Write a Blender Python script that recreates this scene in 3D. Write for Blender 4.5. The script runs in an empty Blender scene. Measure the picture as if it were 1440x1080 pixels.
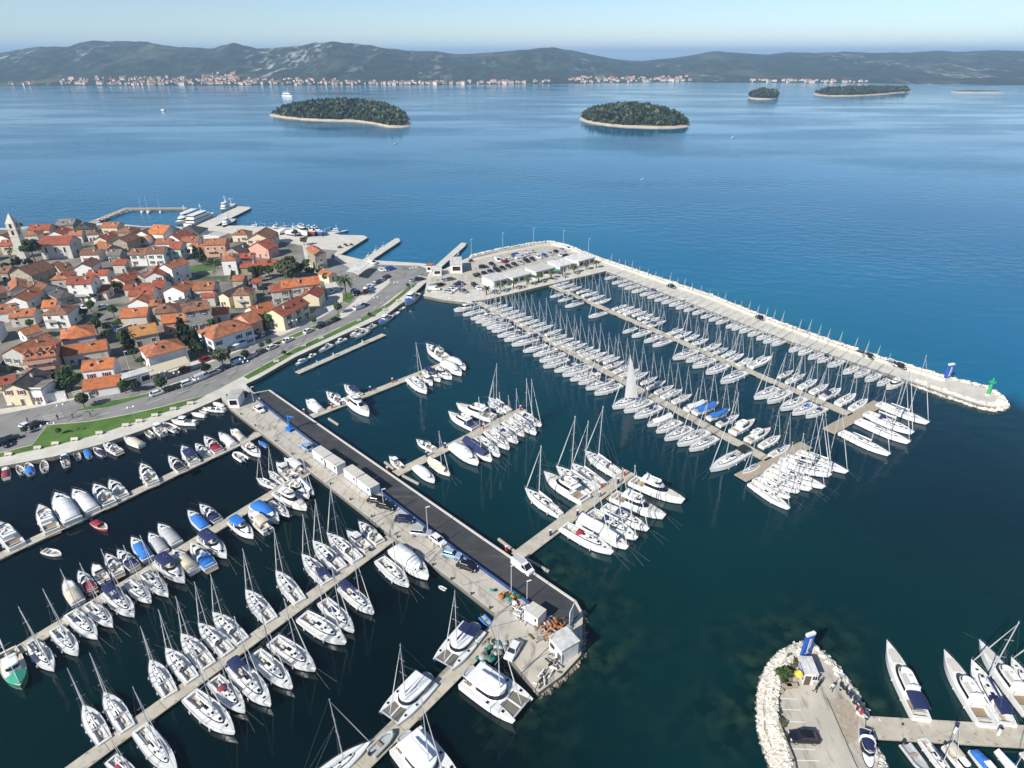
import bpy, bmesh, math, random
from mathutils import Vector, Matrix, noise
R = math.radians
random.seed(7)
scn = bpy.context.scene
COL = scn.collection
# ------------------------------------------------------------------ camera
CAMH = 90.0; FPX = 890.0; HOR = 77.0
PITCH = math.atan((540-HOR)/FPX)
cd = bpy.data.cameras.new('camera'); cam = bpy.data.objects.new('camera', cd); COL.objects.link(cam)
cd.sensor_width = 36; cd.lens = 36*FPX/1440; cd.clip_start = 1; cd.clip_end = 60000
cam.location = (0, 0, CAMH); cam.rotation_euler = (math.pi/2-PITCH, 0, 0)
scn.camera = cam
# ------------------------------------------------------------------ light
SUN_EL = R(36); SUN_AZ = R(224)
w = bpy.data.worlds.new("World"); scn.world = w; w.use_nodes = True
sky = w.node_tree.nodes.new('ShaderNodeTexSky'); sky.sky_type = 'NISHITA'
sky.sun_disc = False; sky.sun_elevation = SUN_EL; sky.sun_rotation = SUN_AZ
sky.altitude = 4000; sky.air_density = 1.35; sky.dust_density = 0.6; sky.ozone_density = 3.0
w.node_tree.links.new(sky.outputs[0], w.node_tree.nodes['Background'].inputs[0])
w.node_tree.nodes['Background'].inputs[1].default_value = 0.09
sl = bpy.data.lights.new('sun', 'SUN'); sl.energy = 4.8; sl.angle = R(0.5); sl.color = (1.0, 0.95, 0.87)
so = bpy.data.objects.new('sun', sl); COL.objects.link(so)
sd = Vector((math.cos(SUN_EL)*math.sin(SUN_AZ), math.cos(SUN_EL)*math.cos(SUN_AZ), math.sin(SUN_EL)))
so.rotation_euler = (-sd).to_track_quat('-Z', 'Y').to_euler()
scn.view_settings.view_transform = 'Standard'; scn.view_settings.look = 'None'
scn.view_settings.exposure = 0.5; scn.view_settings.gamma = 1
scn.cycles.max_bounces = 5; scn.cycles.diffuse_bounces = 2; scn.cycles.glossy_bounces = 3
scn.cycles.transmission_bounces = 2; scn.cycles.volume_bounces = 0; scn.cycles.transparent_max_bounces = 4
scn.cycles.caustics_reflective = False; scn.cycles.caustics_refractive = False
# ------------------------------------------------------------------ geometry of the view
cp, sp = math.cos(PITCH), math.sin(PITCH)
def ray(u, v):
    a = (u-720)/FPX; b = (540-v)/FPX
    return Vector((a, cp+b*sp, -sp+b*cp))
def G(u, v, z=0.0):
    d = ray(u, v); t = (z-CAMH)/d.z
    return Vector((d.x*t, d.y*t, z))
def at_depth(u, v, Y):
    d = ray(u, v); t = Y/d.y
    return Vector((d.x*t, Y, CAMH+d.z*t))
def GP(pts, z=0.0): return [G(u, v, z).to_2d() for u, v in pts]
# ------------------------------------------------------------------ materials
MATS = {}
def mat(name, col, rough=0.6, var=0.12, scale=1.5, metal=0.0, spec=0.5, col2=None, bump=0.0, inst=0.0, coords='Object', detail=4.0, thr=None):
    if name in MATS: return MATS[name]
    m = bpy.data.materials.new(name); m.use_nodes = True; MATS[name] = m
    nt = m.node_tree; N = nt.nodes; L = nt.links; b = N['Principled BSDF']
    b.inputs['Roughness'].default_value = rough; b.inputs['Metallic'].default_value = metal
    b.inputs['Specular IOR Level'].default_value = spec
    tc = N.new('ShaderNodeTexCoord'); nz = N.new('ShaderNodeTexNoise')
    nz.inputs['Scale'].default_value = scale; nz.inputs['Detail'].default_value = detail
    if coords == 'World':
        ge = N.new('ShaderNodeNewGeometry'); L.new(ge.outputs['Position'], nz.inputs['Vector'])
    else: L.new(tc.outputs[coords], nz.inputs['Vector'])
    rp = N.new('ShaderNodeValToRGB'); L.new(nz.outputs[0], rp.inputs[0])
    c2 = col2 or [min(1, c*(1+var)) for c in col]; c1 = col if col2 else [c*(1-var) for c in col]
    lo, hi = thr or (0.3, 0.7)
    rp.color_ramp.elements[0].position = lo; rp.color_ramp.elements[1].position = hi
    rp.color_ramp.elements[0].color = (*c1, 1); rp.color_ramp.elements[1].color = (*c2, 1)
    out = rp.outputs[0]
    if inst:
        oi = N.new('ShaderNodeObjectInfo'); mr = N.new('ShaderNodeMapRange')
        mr.inputs[3].default_value = 1-inst; mr.inputs[4].default_value = 1+inst
        L.new(oi.outputs['Random'], mr.inputs[0])
        hs = N.new('ShaderNodeHueSaturation'); L.new(mr.outputs[0], hs.inputs['Value']); L.new(out, hs.inputs['Color']); out = hs.outputs[0]
    L.new(out, b.inputs['Base Color'])
    if bump:
        bp = N.new('ShaderNodeBump'); bp.inputs['Strength'].default_value = 1; bp.inputs['Distance'].default_value = bump
        L.new(nz.outputs[0], bp.inputs['Height']); L.new(bp.outputs[0], b.inputs['Normal'])
    return m
def mixin(m, scale, col, lo, hi, coords='World', stretch=None, detail=5):
    """lay a second noise pattern of another colour over a material's base colour"""
    nt = m.node_tree; N = nt.nodes; L = nt.links; b = N['Principled BSDF']
    src = b.inputs['Base Color'].links[0].from_socket
    nz = N.new('ShaderNodeTexNoise'); nz.inputs['Scale'].default_value = scale; nz.inputs['Detail'].default_value = detail
    if coords == 'World': v = N.new('ShaderNodeNewGeometry').outputs['Position']
    else: v = N.new('ShaderNodeTexCoord').outputs[coords]
    if stretch:
        mp = N.new('ShaderNodeMapping'); mp.inputs['Scale'].default_value = stretch[:3]
        if len(stretch) > 3: mp.inputs['Rotation'].default_value = (0, 0, stretch[3])
        L.new(v, mp.inputs[0]); v = mp.outputs[0]
    L.new(v, nz.inputs['Vector'])
    mr = N.new('ShaderNodeMapRange'); mr.inputs[1].default_value = lo; mr.inputs[2].default_value = hi
    L.new(nz.outputs[0], mr.inputs[0])
    mx = N.new('ShaderNodeMixRGB'); mx.inputs[2].default_value = (*col, 1)
    L.new(mr.outputs[0], mx.inputs[0]); L.new(src, mx.inputs[1]); L.new(mx.outputs[0], b.inputs['Base Color'])
    return m
white = mat('gelcoat_white', (.78, .78, .76), .25, .03, .6, inst=.04)
mat('deck_white', (.70, .70, .67), .55, .06, 2.0, inst=.05)
mat('cover_seam', (.30, .30, .31), .8, .1)
mat('deck_cream', (.62, .57, .47), .6, .08, 2.0)
mat('teak', (.34, .25, .165), .6, .2, 6.0, inst=.22)
mat('antifoul', (.02, .05, .13), .6, .2, inst=.3)
mat('antifoul_red', (.28, .03, .02), .6, .2)
mat('hull_navy', (.012, .022, .07), .2, .1)
mat('hull_green', (.02, .17, .12), .5, .2)
mat('hull_red', (.32, .03, .03), .4, .2)
mat('hull_blue', (.02, .13, .40), .4, .15)
mat('dark_glass', (.012, .014, .018), .08, .1, spec=.7)
mat('alu', (.62, .63, .65), .35, .05, metal=.3, inst=.06)
mat('steel', (.5, .5, .52), .3, .05, metal=.7)
mat('cov_navy', (.013, .022, .085), .75, .25, 3); mat('cov_blue', (.02, .16, .52), .75, .2, 3)
mat('cov_white', (.72, .72, .70), .75, .06, 3); mat('cov_grey', (.40, .41, .41), .8, .1, 3)
mat('cov_beige', (.55, .49, .38), .8, .1, 3); mat('cov_red', (.26, .02, .035), .75, .2, 3)
mat('cov_black', (.02, .021, .024), .7, .2, 3); mat('cov_green', (.03, .30, .20), .75, .2, 3)
mat('sailcloth', (.82, .81, .77), .7, .04, 1)
_m = MATS['sailcloth'].node_tree; _t = _m.nodes.new('ShaderNodeBsdfTranslucent'); _t.inputs[0].default_value = (.8, .79, .75, 1); _x = _m.nodes.new('ShaderNodeMixShader'); _x.inputs[0].default_value = .42
_m.links.new(_m.nodes['Principled BSDF'].outputs[0], _x.inputs[1]); _m.links.new(_t.outputs[0], _x.inputs[2]); _m.links.new(_x.outputs[0], _m.nodes['Material Output'].inputs['Surface'])
mat('rope', (.50, .48, .42), .8, .1); mat('rubber', (.02, .02, .02), .8, .2); mat('net', (.16, .15, .12), .9, .2, 4)
mat('fender', (.70, .70, .72), .5, .1, inst=.2); mat('orange', (.45, .15, .035), .6, .2, 3); mat('red', (.55, .03, .02), .5, .1)
mat('yellow', (.75, .50, .04), .5, .1); mat('sign_blue', (.02, .09, .42), .4, .08); mat('green_paint', (.03, .38, .14), .5, .1)
mat('seat', (.55, .52, .46), .7, .1)
# ------------------------------------------------------------------ mesh building
class MB:
    def __init__(s): s.v = []; s.f = []; s.m = []; s.mats = []
    def mi(s, n):
        if n not in s.mats: s.mats.append(n)
        return s.mats.index(n)
    def add(s, vs, fs, m):
        o = len(s.v); s.v += [tuple(v) for v in vs]; k = s.mi(m)
        for f in fs: s.f.append(tuple(i+o for i in f)); s.m.append(k)
    def box(s, c, d, m, rz=0.0, taper=1.0, rx=0.0, ry=0.0):
        M = Matrix.Translation(c) @ Matrix.Rotation(rz, 4, 'Z') @ Matrix.Rotation(ry, 4, 'Y') @ Matrix.Rotation(rx, 4, 'X')
        vs = []
        for z in (-.5, .5):
            t = taper if z > 0 else 1
            for x, y in ((-.5, -.5), (.5, -.5), (.5, .5), (-.5, .5)): vs.append(M @ Vector((x*d[0]*t, y*d[1]*t, z*d[2])))
        s.add(vs, [(3, 2, 1, 0), (4, 5, 6, 7), (0, 1, 5, 4), (1, 2, 6, 5), (2, 3, 7, 6), (3, 0, 4, 7)], m)
    def loft(s, rings, m, c0=True, c1=True, closed=True, mc=None):
        n = len(rings[0]); vs = [p for r in rings for p in r]; fs = []
        for i in range(len(rings)-1):
            for j in range(n if closed else n-1):
                k = (j+1) % n; fs.append((i*n+j, i*n+k, (i+1)*n+k, (i+1)*n+j))
        s.add(vs, fs, m)
        if c0: s.add(rings[0], [tuple(reversed(range(n)))], mc or m)
        if c1: s.add(rings[-1], [tuple(range(n))], mc or m)
    def tube(s, p, q, r, m, n=5, r2=None):
        p = Vector(p); q = Vector(q); d = (q-p); r2 = r if r2 is None else r2
        if d.length < 1e-6: return
        d.normalize(); a = d.orthogonal().normalized(); b = d.cross(a)
        s.loft([[p+(a*math.cos(t)+b*math.sin(t))*r for t in [6.2832*i/n for i in range(n)]],
                [q+(a*math.cos(t)+b*math.sin(t))*r2 for t in [6.2832*i/n for i in range(n)]]], m)
    def path(s, pts, r, m, n=4):
        for a, b in zip(pts[:-1], pts[1:]): s.tube(a, b, r, m, n)
    def ball(s, c, r, m, nu=8, nv=5):
        r = r if hasattr(r, '__len__') else (r, r, r); rings = []
        for i in range(nv+1):
            t = math.pi*(i+.02)/(nv+.04)
            rings.append([(c[0]+r[0]*math.sin(t)*math.cos(6.2832*j/nu), c[1]+r[1]*math.sin(t)*math.sin(6.2832*j/nu), c[2]-r[2]*math.cos(t)) for j in range(nu)])
        s.loft(rings, m)
    def prism(s, poly, z0, z1, m, mside=None):
        n = len(poly)
        ar = sum(poly[i][0]*poly[(i+1) % n][1]-poly[(i+1) % n][0]*poly[i][1] for i in range(n))
        if ar < 0: poly = list(reversed(poly))
        s.add([(p[0], p[1], z0) for p in poly]+[(p[0], p[1], z1) for p in poly], [(i, (i+1) % n, n+(i+1) % n, n+i) for i in range(n)], mside or m)
        s.add([(p[0], p[1], z1) for p in poly], [tuple(range(n))], m)
    def sheet(s, poly, z, m):
        n = len(poly); ar = sum(poly[i][0]*poly[(i+1) % n][1]-poly[(i+1) % n][0]*poly[i][1] for i in range(n))
        if ar < 0: poly = list(reversed(poly))
        s.add([(p[0], p[1], z) for p in poly], [tuple(range(n))], m)
    def mesh(s, name, smooth=None):
        me = bpy.data.meshes.new(name); me.from_pydata(s.v, [], s.f)
        for n in s.mats: me.materials.append(MATS[n])
        me.polygons.foreach_set('material_index', s.m)
        if any(len(f) > 4 for f in s.f):
            bm = bmesh.new(); bm.from_mesh(me); bmesh.ops.triangulate(bm, faces=[f for f in bm.faces if len(f.verts) > 4], ngon_method='EAR_CLIP'); bm.to_mesh(me); bm.free()
        if smooth:
            me.polygons.foreach_set('use_smooth', [True]*len(me.polygons))
            me.set_sharp_from_angle(angle=smooth)
        me.update(); return me
    def obj(s, name, parent=None, smooth=None, **kw):
        return link(name, s.mesh(name, smooth), parent, **kw)
def link(name, data, parent=None, loc=None, rz=0.0, scale=None, label=None, cat=None, group=None, kind=None):
    o = bpy.data.objects.new(name, data); COL.objects.link(o)
    if parent: o.parent = parent
    if loc is not None: o.location = loc
    if rz: o.rotation_euler = (0, 0, rz)
    if scale: o.scale = (scale,)*3 if not hasattr(scale, '__len__') else scale
    for k, v in (('label', label), ('category', cat), ('group', group), ('kind', kind)):
        if v: o[k] = v
    return o
def spawn(parts, name, loc, rz, scale, label, cat, group=None):
    """an Empty at the thing's base parenting its parts and their sub-parts; parts = [(name, mesh, offset, [(sub, mesh, offset)...])]"""
    r = link(name, None, None, loc, rz, scale, label, cat, group)
    for pn, me, off, subs in parts:
        p = link(pn, me, r, off)
        for sn, sm, so_ in subs: link(sn, sm, p, so_)
    return r
ONES = ' first second third fourth fifth sixth seventh eighth ninth tenth eleventh twelfth thirteenth fourteenth fifteenth sixteenth seventeenth eighteenth nineteenth'.split(' ')
TENS = {2: 'twent', 3: 'thirt', 4: 'fort', 5: 'fift', 6: 'sixt', 7: 'sevent', 8: 'eight', 9: 'ninet'}
def ordw(n):
    if n < 20: return ONES[n]
    t, o = divmod(n, 10)
    return TENS[t]+'ieth' if o == 0 else TENS[t]+'y-'+ONES[o]
CACHE = {}
def memo(f):
    def g(*a):
        k = (f.__name__,)+a
        if k not in CACHE: CACHE[k] = f(*a)
        return CACHE[k]
    return g
HAZE = 0.00012
brnd = random.Random(77)
# ------------------------------------------------------------------ boats: every builder returns parts for one kind (x forward, z=0 the waterline)
def hull_rings(L, B, zs, zb, sr, tm, pw, rake=.06, n=14, deep=.5, yo=0):
    rings = []
    for i in range(n+1):
        t = i/n; t = t if t < .75 else .75+.25*(1-(1-(t-.75)/.25)**1.3)
        w = sr+(1-sr)*math.sin(math.pi/2*t/tm) if t < tm else max(.02, 1-((t-tm)/(1-tm))**pw)
        w *= B/2; z = zs+(zb-zs)*t*t; x = -L/2+L*t
        prof = [(1, z), (.985, z*.62), (.96, .26), (.945, .14), (.90, .02), (.55, -deep*.6), (.05, -deep)]
        k = t**5*rake*L; row = [(x-k*(1-max(0, q)/z)*1.0 + (0 if t > .02 else .03*L*(1-max(0, q)/z))*0, yo+w*a, q) for a, q in prof]
        rings.append(row+[(a, 2*yo-b, c) for a, b, c in reversed(row)])
    return rings
def hull_mb(L, B, zs, zb, sr, tm, pw, top='gelcoat_white', stripe='hull_navy', bottom='antifoul', **k):
    b = MB(); rg = hull_rings(L, B, zs, zb, sr, tm, pw, **k)
    n = len(rg[0])
    for j in range(n-1):
        jj = min(j, n-2-j); m = top if jj < 2 else (stripe if jj == 2 else bottom)
        if jj == 6: m = bottom
        b.loft([[r[j], r[j+1]] for r in rg], m, False, False, False)
    b.add(rg[0], [tuple(reversed(range(n)))], top)
    return b, rg
def deck_mb(rg, L, t0, t1, cw, depth, mat_deck='deck_white', mat_floor='teak', cam=.08, rim=.05):
    b = MB(); st = []
    for r in rg:
        x, y, z = r[0]; st.append((x, abs(y), z-.03))
    X0, X1 = -L/2+L*t0, -L/2+L*t1
    def samp(x):
        for a, c in zip(st[:-1], st[1:]):
            if a[0] <= x <= c[0]: k = (x-a[0])/(c[0]-a[0]+1e-9); return (x, a[1]+(c[1]-a[1])*k, a[2]+(c[2]-a[2])*k)
        return st[-1] if x > st[-1][0] else st[0]
    xs = sorted(set([s[0] for s in st]+[X0, X1])); rows = []
    for x in xs:
        q = samp(x)
        ins = depth and X0-1e-6 <= x <= X1+1e-6
        def row(sunk):
            w = q[1]; c = min(cw, w*.8); zf = q[2]-depth if sunk else q[2]+cam*.9
            return [(x, -w, q[2]), (x, -c, q[2]+cam*.8), (x, -c*.93, zf), (x, c*.93, zf), (x, c, q[2]+cam*.8), (x, w, q[2])]
        if ins and abs(x-X0) < 1e-6: rows += [(row(False), 0), (row(True), 1)]
        elif ins and abs(x-X1) < 1e-6: rows += [(row(True), 1), (row(False), 0)]
        else: rows.append((row(bool(ins)), 1 if ins else 0))
    for (a, fa), (c, fc) in zip(rows[:-1], rows[1:]):
        for j in range(5):
            b.add([a[j], c[j], c[j+1], a[j+1]], [(0, 1, 2, 3)], mat_floor if j == 2 and fa and fc else mat_deck)
    # toe rail
    for s in (1, -1):
        b.loft([[(p[0], s*p[1], p[2]), (p[0], s*p[1], p[2]+.03+rim), (p[0], s*p[1]*.965, p[2]+.03+rim), (p[0], s*p[1]*.965, p[2])] for p in st], mat_deck)
    return b
def house_plan(x0, x1, w, nose=.5, sq=2.2, n=6):
    """plan outline, counter-clockwise from the rear right: straight sides, rounded front"""
    pts = [(x0, -w)]; xn = x1-(x1-x0)*nose
    for i in range(n+1):
        a = math.pi/2*i/n; pts.append((xn+(x1-xn)*math.sin(a)**(2/sq), -w*max(.0, math.cos(a))**(2/sq)))
    for i in range(n-1, -1, -1):
        a = math.pi/2*i/n; pts.append((xn+(x1-xn)*math.sin(a)**(2/sq), w*math.cos(a)**(2/sq)))
    pts.append((x0, w)); return pts
def lerp_ring(P, z0, Q, z1, k, off=0.0):
    out = []; cx = sum(p[0] for p in P)/len(P)
    for (a, b), (c, d) in zip(P, Q):
        x = a+(c-a)*k; y = b+(d-b)*k; l = math.hypot(x-cx, y)+1e-6
        out.append((x+(x-cx)/l*off, y+y/l*off, z0+(z1-z0)*k))
    return out
def cabin(base, z0, top, z1, m='gelcoat_white', win=(.3, .8), roof_over=0.0, wm='dark_glass', rear=False, mroof=None):
    b = MB(); b.loft([lerp_ring(base, z0, top, z1, k) for k in (0, .5, 1)], m, False, False)
    rt = lerp_ring(base, z0, top, z1, 1.0, roof_over)
    n = len(rt); c = [(p[0]*.9+.1*sum(q[0] for q in rt)/n, p[1]*.82, p[2]+.07) for p in rt]
    b.loft([rt, c], mroof or m, True, True)
    g = MB(); r0 = lerp_ring(base, z0, top, z1, win[0], .015); r1 = lerp_ring(base, z0, top, z1, win[1], .015)
    g.loft([r0, r1], wm, False, False, rear)
    return b, g
def arch(xs, w, z0, z1, m, n=6, thick=.04):
    """fabric hood on hoops: xs = [(x, half width scale, height)]"""
    b = MB(); rows = []
    for x, ws, h in xs:
        rows.append([(x, -w*ws*math.cos(math.pi*j/n), z0+(z1-z0)*h*math.sin(math.pi*j/n)**.55) for j in range(n+1)])
    b.loft(rows, m, False, False, False)
    b.loft([[(p[0], p[1], p[2]-thick) for p in r] for r in reversed(rows)], m, False, False, False)
    return b
@memo
def fender_mesh():
    b = MB(); b.tube((0, 0, -.28), (0, 0, .22), .11, 'fender', 6); b.ball((0, 0, .24), (.11, .11, .09), 'fender', 6, 3); b.tube((0, 0, .3), (0, 0, .6), .015, 'rope', 3); return b.mesh('fender', .7)
@memo
def hatch_mesh():
    b = MB(); b.box((0, 0, .03), (.62, .62, .06), 'gelcoat_white'); b.box((0, 0, .055), (.54, .54, .04), 'dark_glass'); return b.mesh('hatch')
@memo
def wheel_mesh():
    b = MB(); n = 10; pts = [(0, .42*math.cos(6.2832*i/n), .42*math.sin(6.2832*i/n)) for i in range(n+1)]
    b.path(pts, .025, 'steel', 4)
    for i in range(0, n, 2): b.tube((0, 0, 0), pts[i], .015, 'steel', 3)
    b.tube((0, 0, -.55), (0.1, 0, 0), .08, 'gelcoat_white', 5); return b.mesh('wheel', .7)
SAIL = {  # L, B, zs, zb, sr, tm, pw
 's': (11.5, 3.75, 1.05, 1.4, .80, .46, 2.1), 'o': (10.0, 3.15, .9, 1.25, .52, .48, 1.9), 'x': (16.5, 4.6, 1.3, 1.75, .82, .45, 2.0)}
@memo
def sail_hull(k, top):
    L, B, zs, zb, sr, tm, pw = SAIL[k]
    return hull_mb(L, B, zs, zb, sr, tm, pw, top)[0].mesh('hull', .5)
@memo
def sail_deck(k, dm):
    L, B, zs, zb, sr, tm, pw = SAIL[k]; rg = hull_rings(L, B, zs, zb, sr, tm, pw)
    return deck_mb(rg, L, .04, .34, B*.24, .45, dm, 'teak' if k != 'o' else 'deck_cream').mesh('deck', .5)
def sail_trunk_dims(k):
    L, B, zs, zb, *_ = SAIL[k]; return L, B, zs+.12
@memo
def sail_trunk(k):
    L, B, z = sail_trunk_dims(k)
    b, g = cabin(house_plan(-L*.15, L*.30, B*.30, .75, 1.8), z-.15, house_plan(-L*.14, L*.24, B*.23, .75, 1.8), z+.42, win=(.5, .85))
    return b.mesh('cabin', .6), g.mesh('window', .6)
@memo
def sail_mast(k, H):
    b = MB(); b.tube((0, 0, 0), (-.02*H, 0, H), .112, 'alu', 6, .075); b.box((-.02*H, 0, H+.05), (.35, .08, .1), 'alu'); b.tube((-.02*H-.1, 0, H+.05), (-.02*H-.1, 0, H+.7), .012, 'steel', 3)
    return b.mesh('mast', .7)
@memo
def spreader_mesh(s):
    b = MB(); b.tube((0, -s, -.06), (.0, 0, .02), .035, 'alu', 4); b.tube((0, 0, .02), (0, s, -.06), .035, 'alu', 4); return b.mesh('spreader')
@memo
def sail_boom(k, bl):
    b = MB(); b.tube((0, 0, 0), (-bl, 0, .05), .075, 'alu', 5); return b.mesh('boom', .7)
@memo
def sail_bag(k, bl, cov):
    b = MB(); rows = []
    for i in range(7):
        t = i/6; h = .50*(1-.62*t); wd = .20*(1-.35*t)
        rows.append([(-.12-t*(bl-.25), wd*math.cos(a), .12+h*.5+h*.5*math.sin(a)) for a in [6.2832*j/8 for j in range(8)]])
    b.loft(rows, 'cov_'+cov); return b.mesh('mainsail_cover', .8)
@memo
def sail_rig(k, H, L, B, xm):
    b = MB(); zt = H; xb = L/2-xm-.25
    xt = -.02*H
    for s in (1, -1):
        y1 = B*.40; p1 = (xt*.45, s*.62, H*.45); p2 = (xt*.72, s*.48, H*.72)
        b.tube((-.25, s*B*.46, -.5), p1, .009, 'steel', 3); b.tube(p1, p2, .009, 'steel', 3); b.tube(p2, (xt, 0, zt*.98), .009, 'steel', 3)
        b.tube((-.15, s*B*.42, -.5), (xt*.45, 0, H*.45), .008, 'steel', 3)
        b.tube((-xm-L/2+.3, s*B*.3, -.6), (xt, 0, zt*.6), .012, 'steel', 3)
    b.tube((-xm-L/2+.2, 0, H*.1), (xt-.1, 0, zt), .009, 'steel', 3)
    return b.mesh('rigging')
@memo
def sail_jib(k, H, L, xm):
    b = MB(); p = Vector((L/2-xm-.35, 0, -.35)); q = Vector((-.01*H, 0, H*.94)); m = p.lerp(q, .25)
    b.tube(p, m, .06, 'sailcloth', 6, .12); b.tube(m, q, .12, 'sailcloth', 6, .035); return b.mesh('furled_jib', .8)
@memo
def sail_rails(k):
    L, B, zs, zb, sr, tm, pw = SAIL[k]; b = MB(); rg = hull_rings(L, B, zs, zb, sr, tm, pw)
    for s in (1, -1):
        pts = [(r[0][0], s*abs(r[0][1])*.95, r[0][2]+.6) for r in rg]
        b.path(pts[:-1], .016, 'steel', 3)
        for r in rg[::2]: b.tube((r[0][0], s*abs(r[0][1])*.95, r[0][2]), (r[0][0], s*abs(r[0][1])*.95, r[0][2]+.6), .016, 'steel', 3)
    x, y, z = rg[-2][0]; b.path([(x, y*.95, z+.6), (L/2+.1, 0, z+.65), (x, -y*.95, z+.6)], .022, 'steel', 4)
    x, y, z = rg[0][0]; b.path([(x, y*.95, z+.6), (x, -y*.95, z+.6)], .018, 'steel', 3)
    return b.mesh('guard_rail')
@memo
def lines_mesh(x, y, z, ln):
    b = MB()
    for s in (1, -1): b.tube((x, s*y, z), (x+ln*.94, s*(y+ln*.16), -.1), .007, 'rope', 3)
    return b.mesh('mooring_line')
@memo
def sprayhood(k, cov):
    L, B, z = sail_trunk_dims(k)
    return arch([(-L*.15-.5, 1, 1), (-L*.15+.1, 1, 1), (-L*.15+.75, .9, .35)], B*.26, z+.05, z+1.0, 'cov_'+cov).mesh('sprayhood', .8)
@memo
def bimini(k, cov):
    L, B, z = sail_trunk_dims(k)
    b = arch([(-L*.46, .95, .97), (-L*.36, 1, 1), (-L*.22, .98, .98)], B*.33, z+1.35, z+1.75, 'cov_'+cov)
    for x in (-L*.45, -L*.23):
        for s in (1, -1): b.tube((x, s*B*.32, z+1.37), (-L*.34, s*B*.34, z-.1), .02, 'steel', 3)
    return b.mesh('bimini', .8)
@memo
def tent(k, cov):
    L, B, z = sail_trunk_dims(k); b = MB(); z1 = z+1.5
    b.loft([[(x, -w, z+.35), (x, -w*.5, z+1.05), (x, 0, z1-.03*i), (x, w*.5, z+1.05), (x, w, z+.35)] for i, (x, w) in enumerate([(-L*.47, B*.40), (-L*.2, B*.47), (L*.1, B*.47), (L*.3, B*.30)])], 'cov_'+cov, False, False, False)
    return b.mesh('boat_tent', .8)
@memo
def hoisted(k, H, bl, L, xm):
    b = MB(); n = 9; rows = []
    for i in range(n):
        t = i/(n-1); c = bl*.8*(1-t)**.8+.12
        rows.append([(-c*s-.02*H*t-.08, .35*math.sin(math.pi*s)*(1-t)+.02, .3+t*(H-1.4)) for s in [j/6 for j in range(7)]])
    rows2 = [[(p[0], p[1]-.03, p[2]) for p in r] for r in rows]
    b.loft(rows, 'sailcloth', False, False, False); b.loft([list(reversed(r)) for r in rows2], 'sailcloth', False, False, False)
    return b.mesh('mainsail', 1.2)
@memo
def sail_bench(k):
    L, B, zs, zb, *_ = SAIL[k]; b = MB(); z = zs-.32
    for s in (1, -1): b.box((-L*.30, s*B*.165, z), (L*.26, B*.105, .34), 'deck_white'); b.box((-L*.30, s*B*.245, z+.36), (L*.27, .16, .26), 'gelcoat_white')
    b.box((-L*.27, 0, z+.12), (L*.09, B*.09, .5), 'seat'); b.tube((-L*.2, -B*.28, z+.6), (-L*.2, -B*.28, z+.78), .12, 'steel', 8); b.tube((-L*.2, B*.28, z+.6), (-L*.2, B*.28, z+.78), .12, 'steel', 8)
    return b.mesh('cockpit_bench')
@memo
def companion(k):
    L, B, z = sail_trunk_dims(k); b = MB(); b.box((-L*.10, 0, z+.50), (L*.09, B*.17, .05), 'dark_glass'); b.box((-L*.148, 0, z+.15), (.06, B*.17, .6), 'dark_glass')
    for s in (1, -1): b.box((L*.02, s*B*.15, z+.47), (L*.05, .3, .04), 'dark_glass'); b.box((L*.0, s*B*.22, z+.46), (L*.28, .05, .05), 'teak')
    return b.mesh('companionway')
def sailboat(k, cov, scov, lod, bim=None, top='gelcoat_white', special=None, mh=1.27):
    L, B, zs, zb, sr, tm, pw = SAIL[k]; Lz, B_, z = sail_trunk_dims(k)
    xm = L*.10; H = round(L*mh, 2); bl = round(L*.37, 2); zm = z+.4
    tr, win = sail_trunk(k); P = [('hull', sail_hull(k, top), None, []), ('deck', sail_deck(k, 'deck_white'), None, []), ('cabin', tr, None, [('window', win, None)])]
    P.append(('cockpit_bench', sail_bench(k), None, [])); P.append(('companionway', companion(k), None, []))
    P.append(('mast', sail_mast(k, H), (xm, 0, zm), [('spreader', spreader_mesh(round(B*.26, 2)), (-.02*H*.45, 0, H*.45)), ('spreader', spreader_mesh(round(B*.2, 2)), (-.02*H*.72, 0, H*.72))]))
    if special == 'bare': P.pop()
    if special != 'hoist': P.append(('mainsail_cover', sail_bag(k, bl, scov), (xm, 0, zm+1.0), []))
    else: P.append(('mainsail', hoisted(k, H, bl, L, xm), (xm, 0, zm+.8), []))
    P.append(('boom', sail_boom(k, bl), (xm, 0, zm+1.0), []))
    P.append(('rigging', sail_rig(k, H, L, B, xm), (xm, 0, zm), []))
    P.append(('furled_jib', sail_jib(k, H, L, xm), (xm, 0, zm), []))
    if special == 'tent': P.append(('boat_tent', tent(k, cov), None, []))
    elif cov: P.append(('sprayhood', sprayhood(k, cov), None, []))
    if bim: P.append(('bimini', bimini(k, bim), None, []))
    if lod:
        P.append(('guard_rail', sail_rails(k), None, []))
        for x in (.05, .2, .34): P.append(('hatch', hatch_mesh(), (L*x, 0, z+.44 if x < .24 else z+.1), []))
        P.append(('wheel', wheel_mesh(), (-L*.36, B*.0, z+.35), []))
        if brnd.random() < .5: P.append(('mooring_line', lines_mesh(L*.47, .2, zb, 5.0), None, []))
        for x in (-.28, -.05, .15):
            for s in (1, -1): P.append(('fender', fender_mesh(), (L*x, s*(B*.5+.05), .55), []))
    return P
MOT = {'m': (8.5, 3.0, 1.05, 1.35, .86, .42, 2.3), 'f': (14.0, 4.4, 1.5, 2.1, .88, .42, 2.3), 'k': (7.0, 2.6, .85, 1.15, .84, .4, 2.2), 'p': (5.2, 2.0, .55, .85, .78, .42, 2.2), 'y': (19.0, 4.9, 1.7, 2.2, .88, .42, 2.4)}
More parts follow.
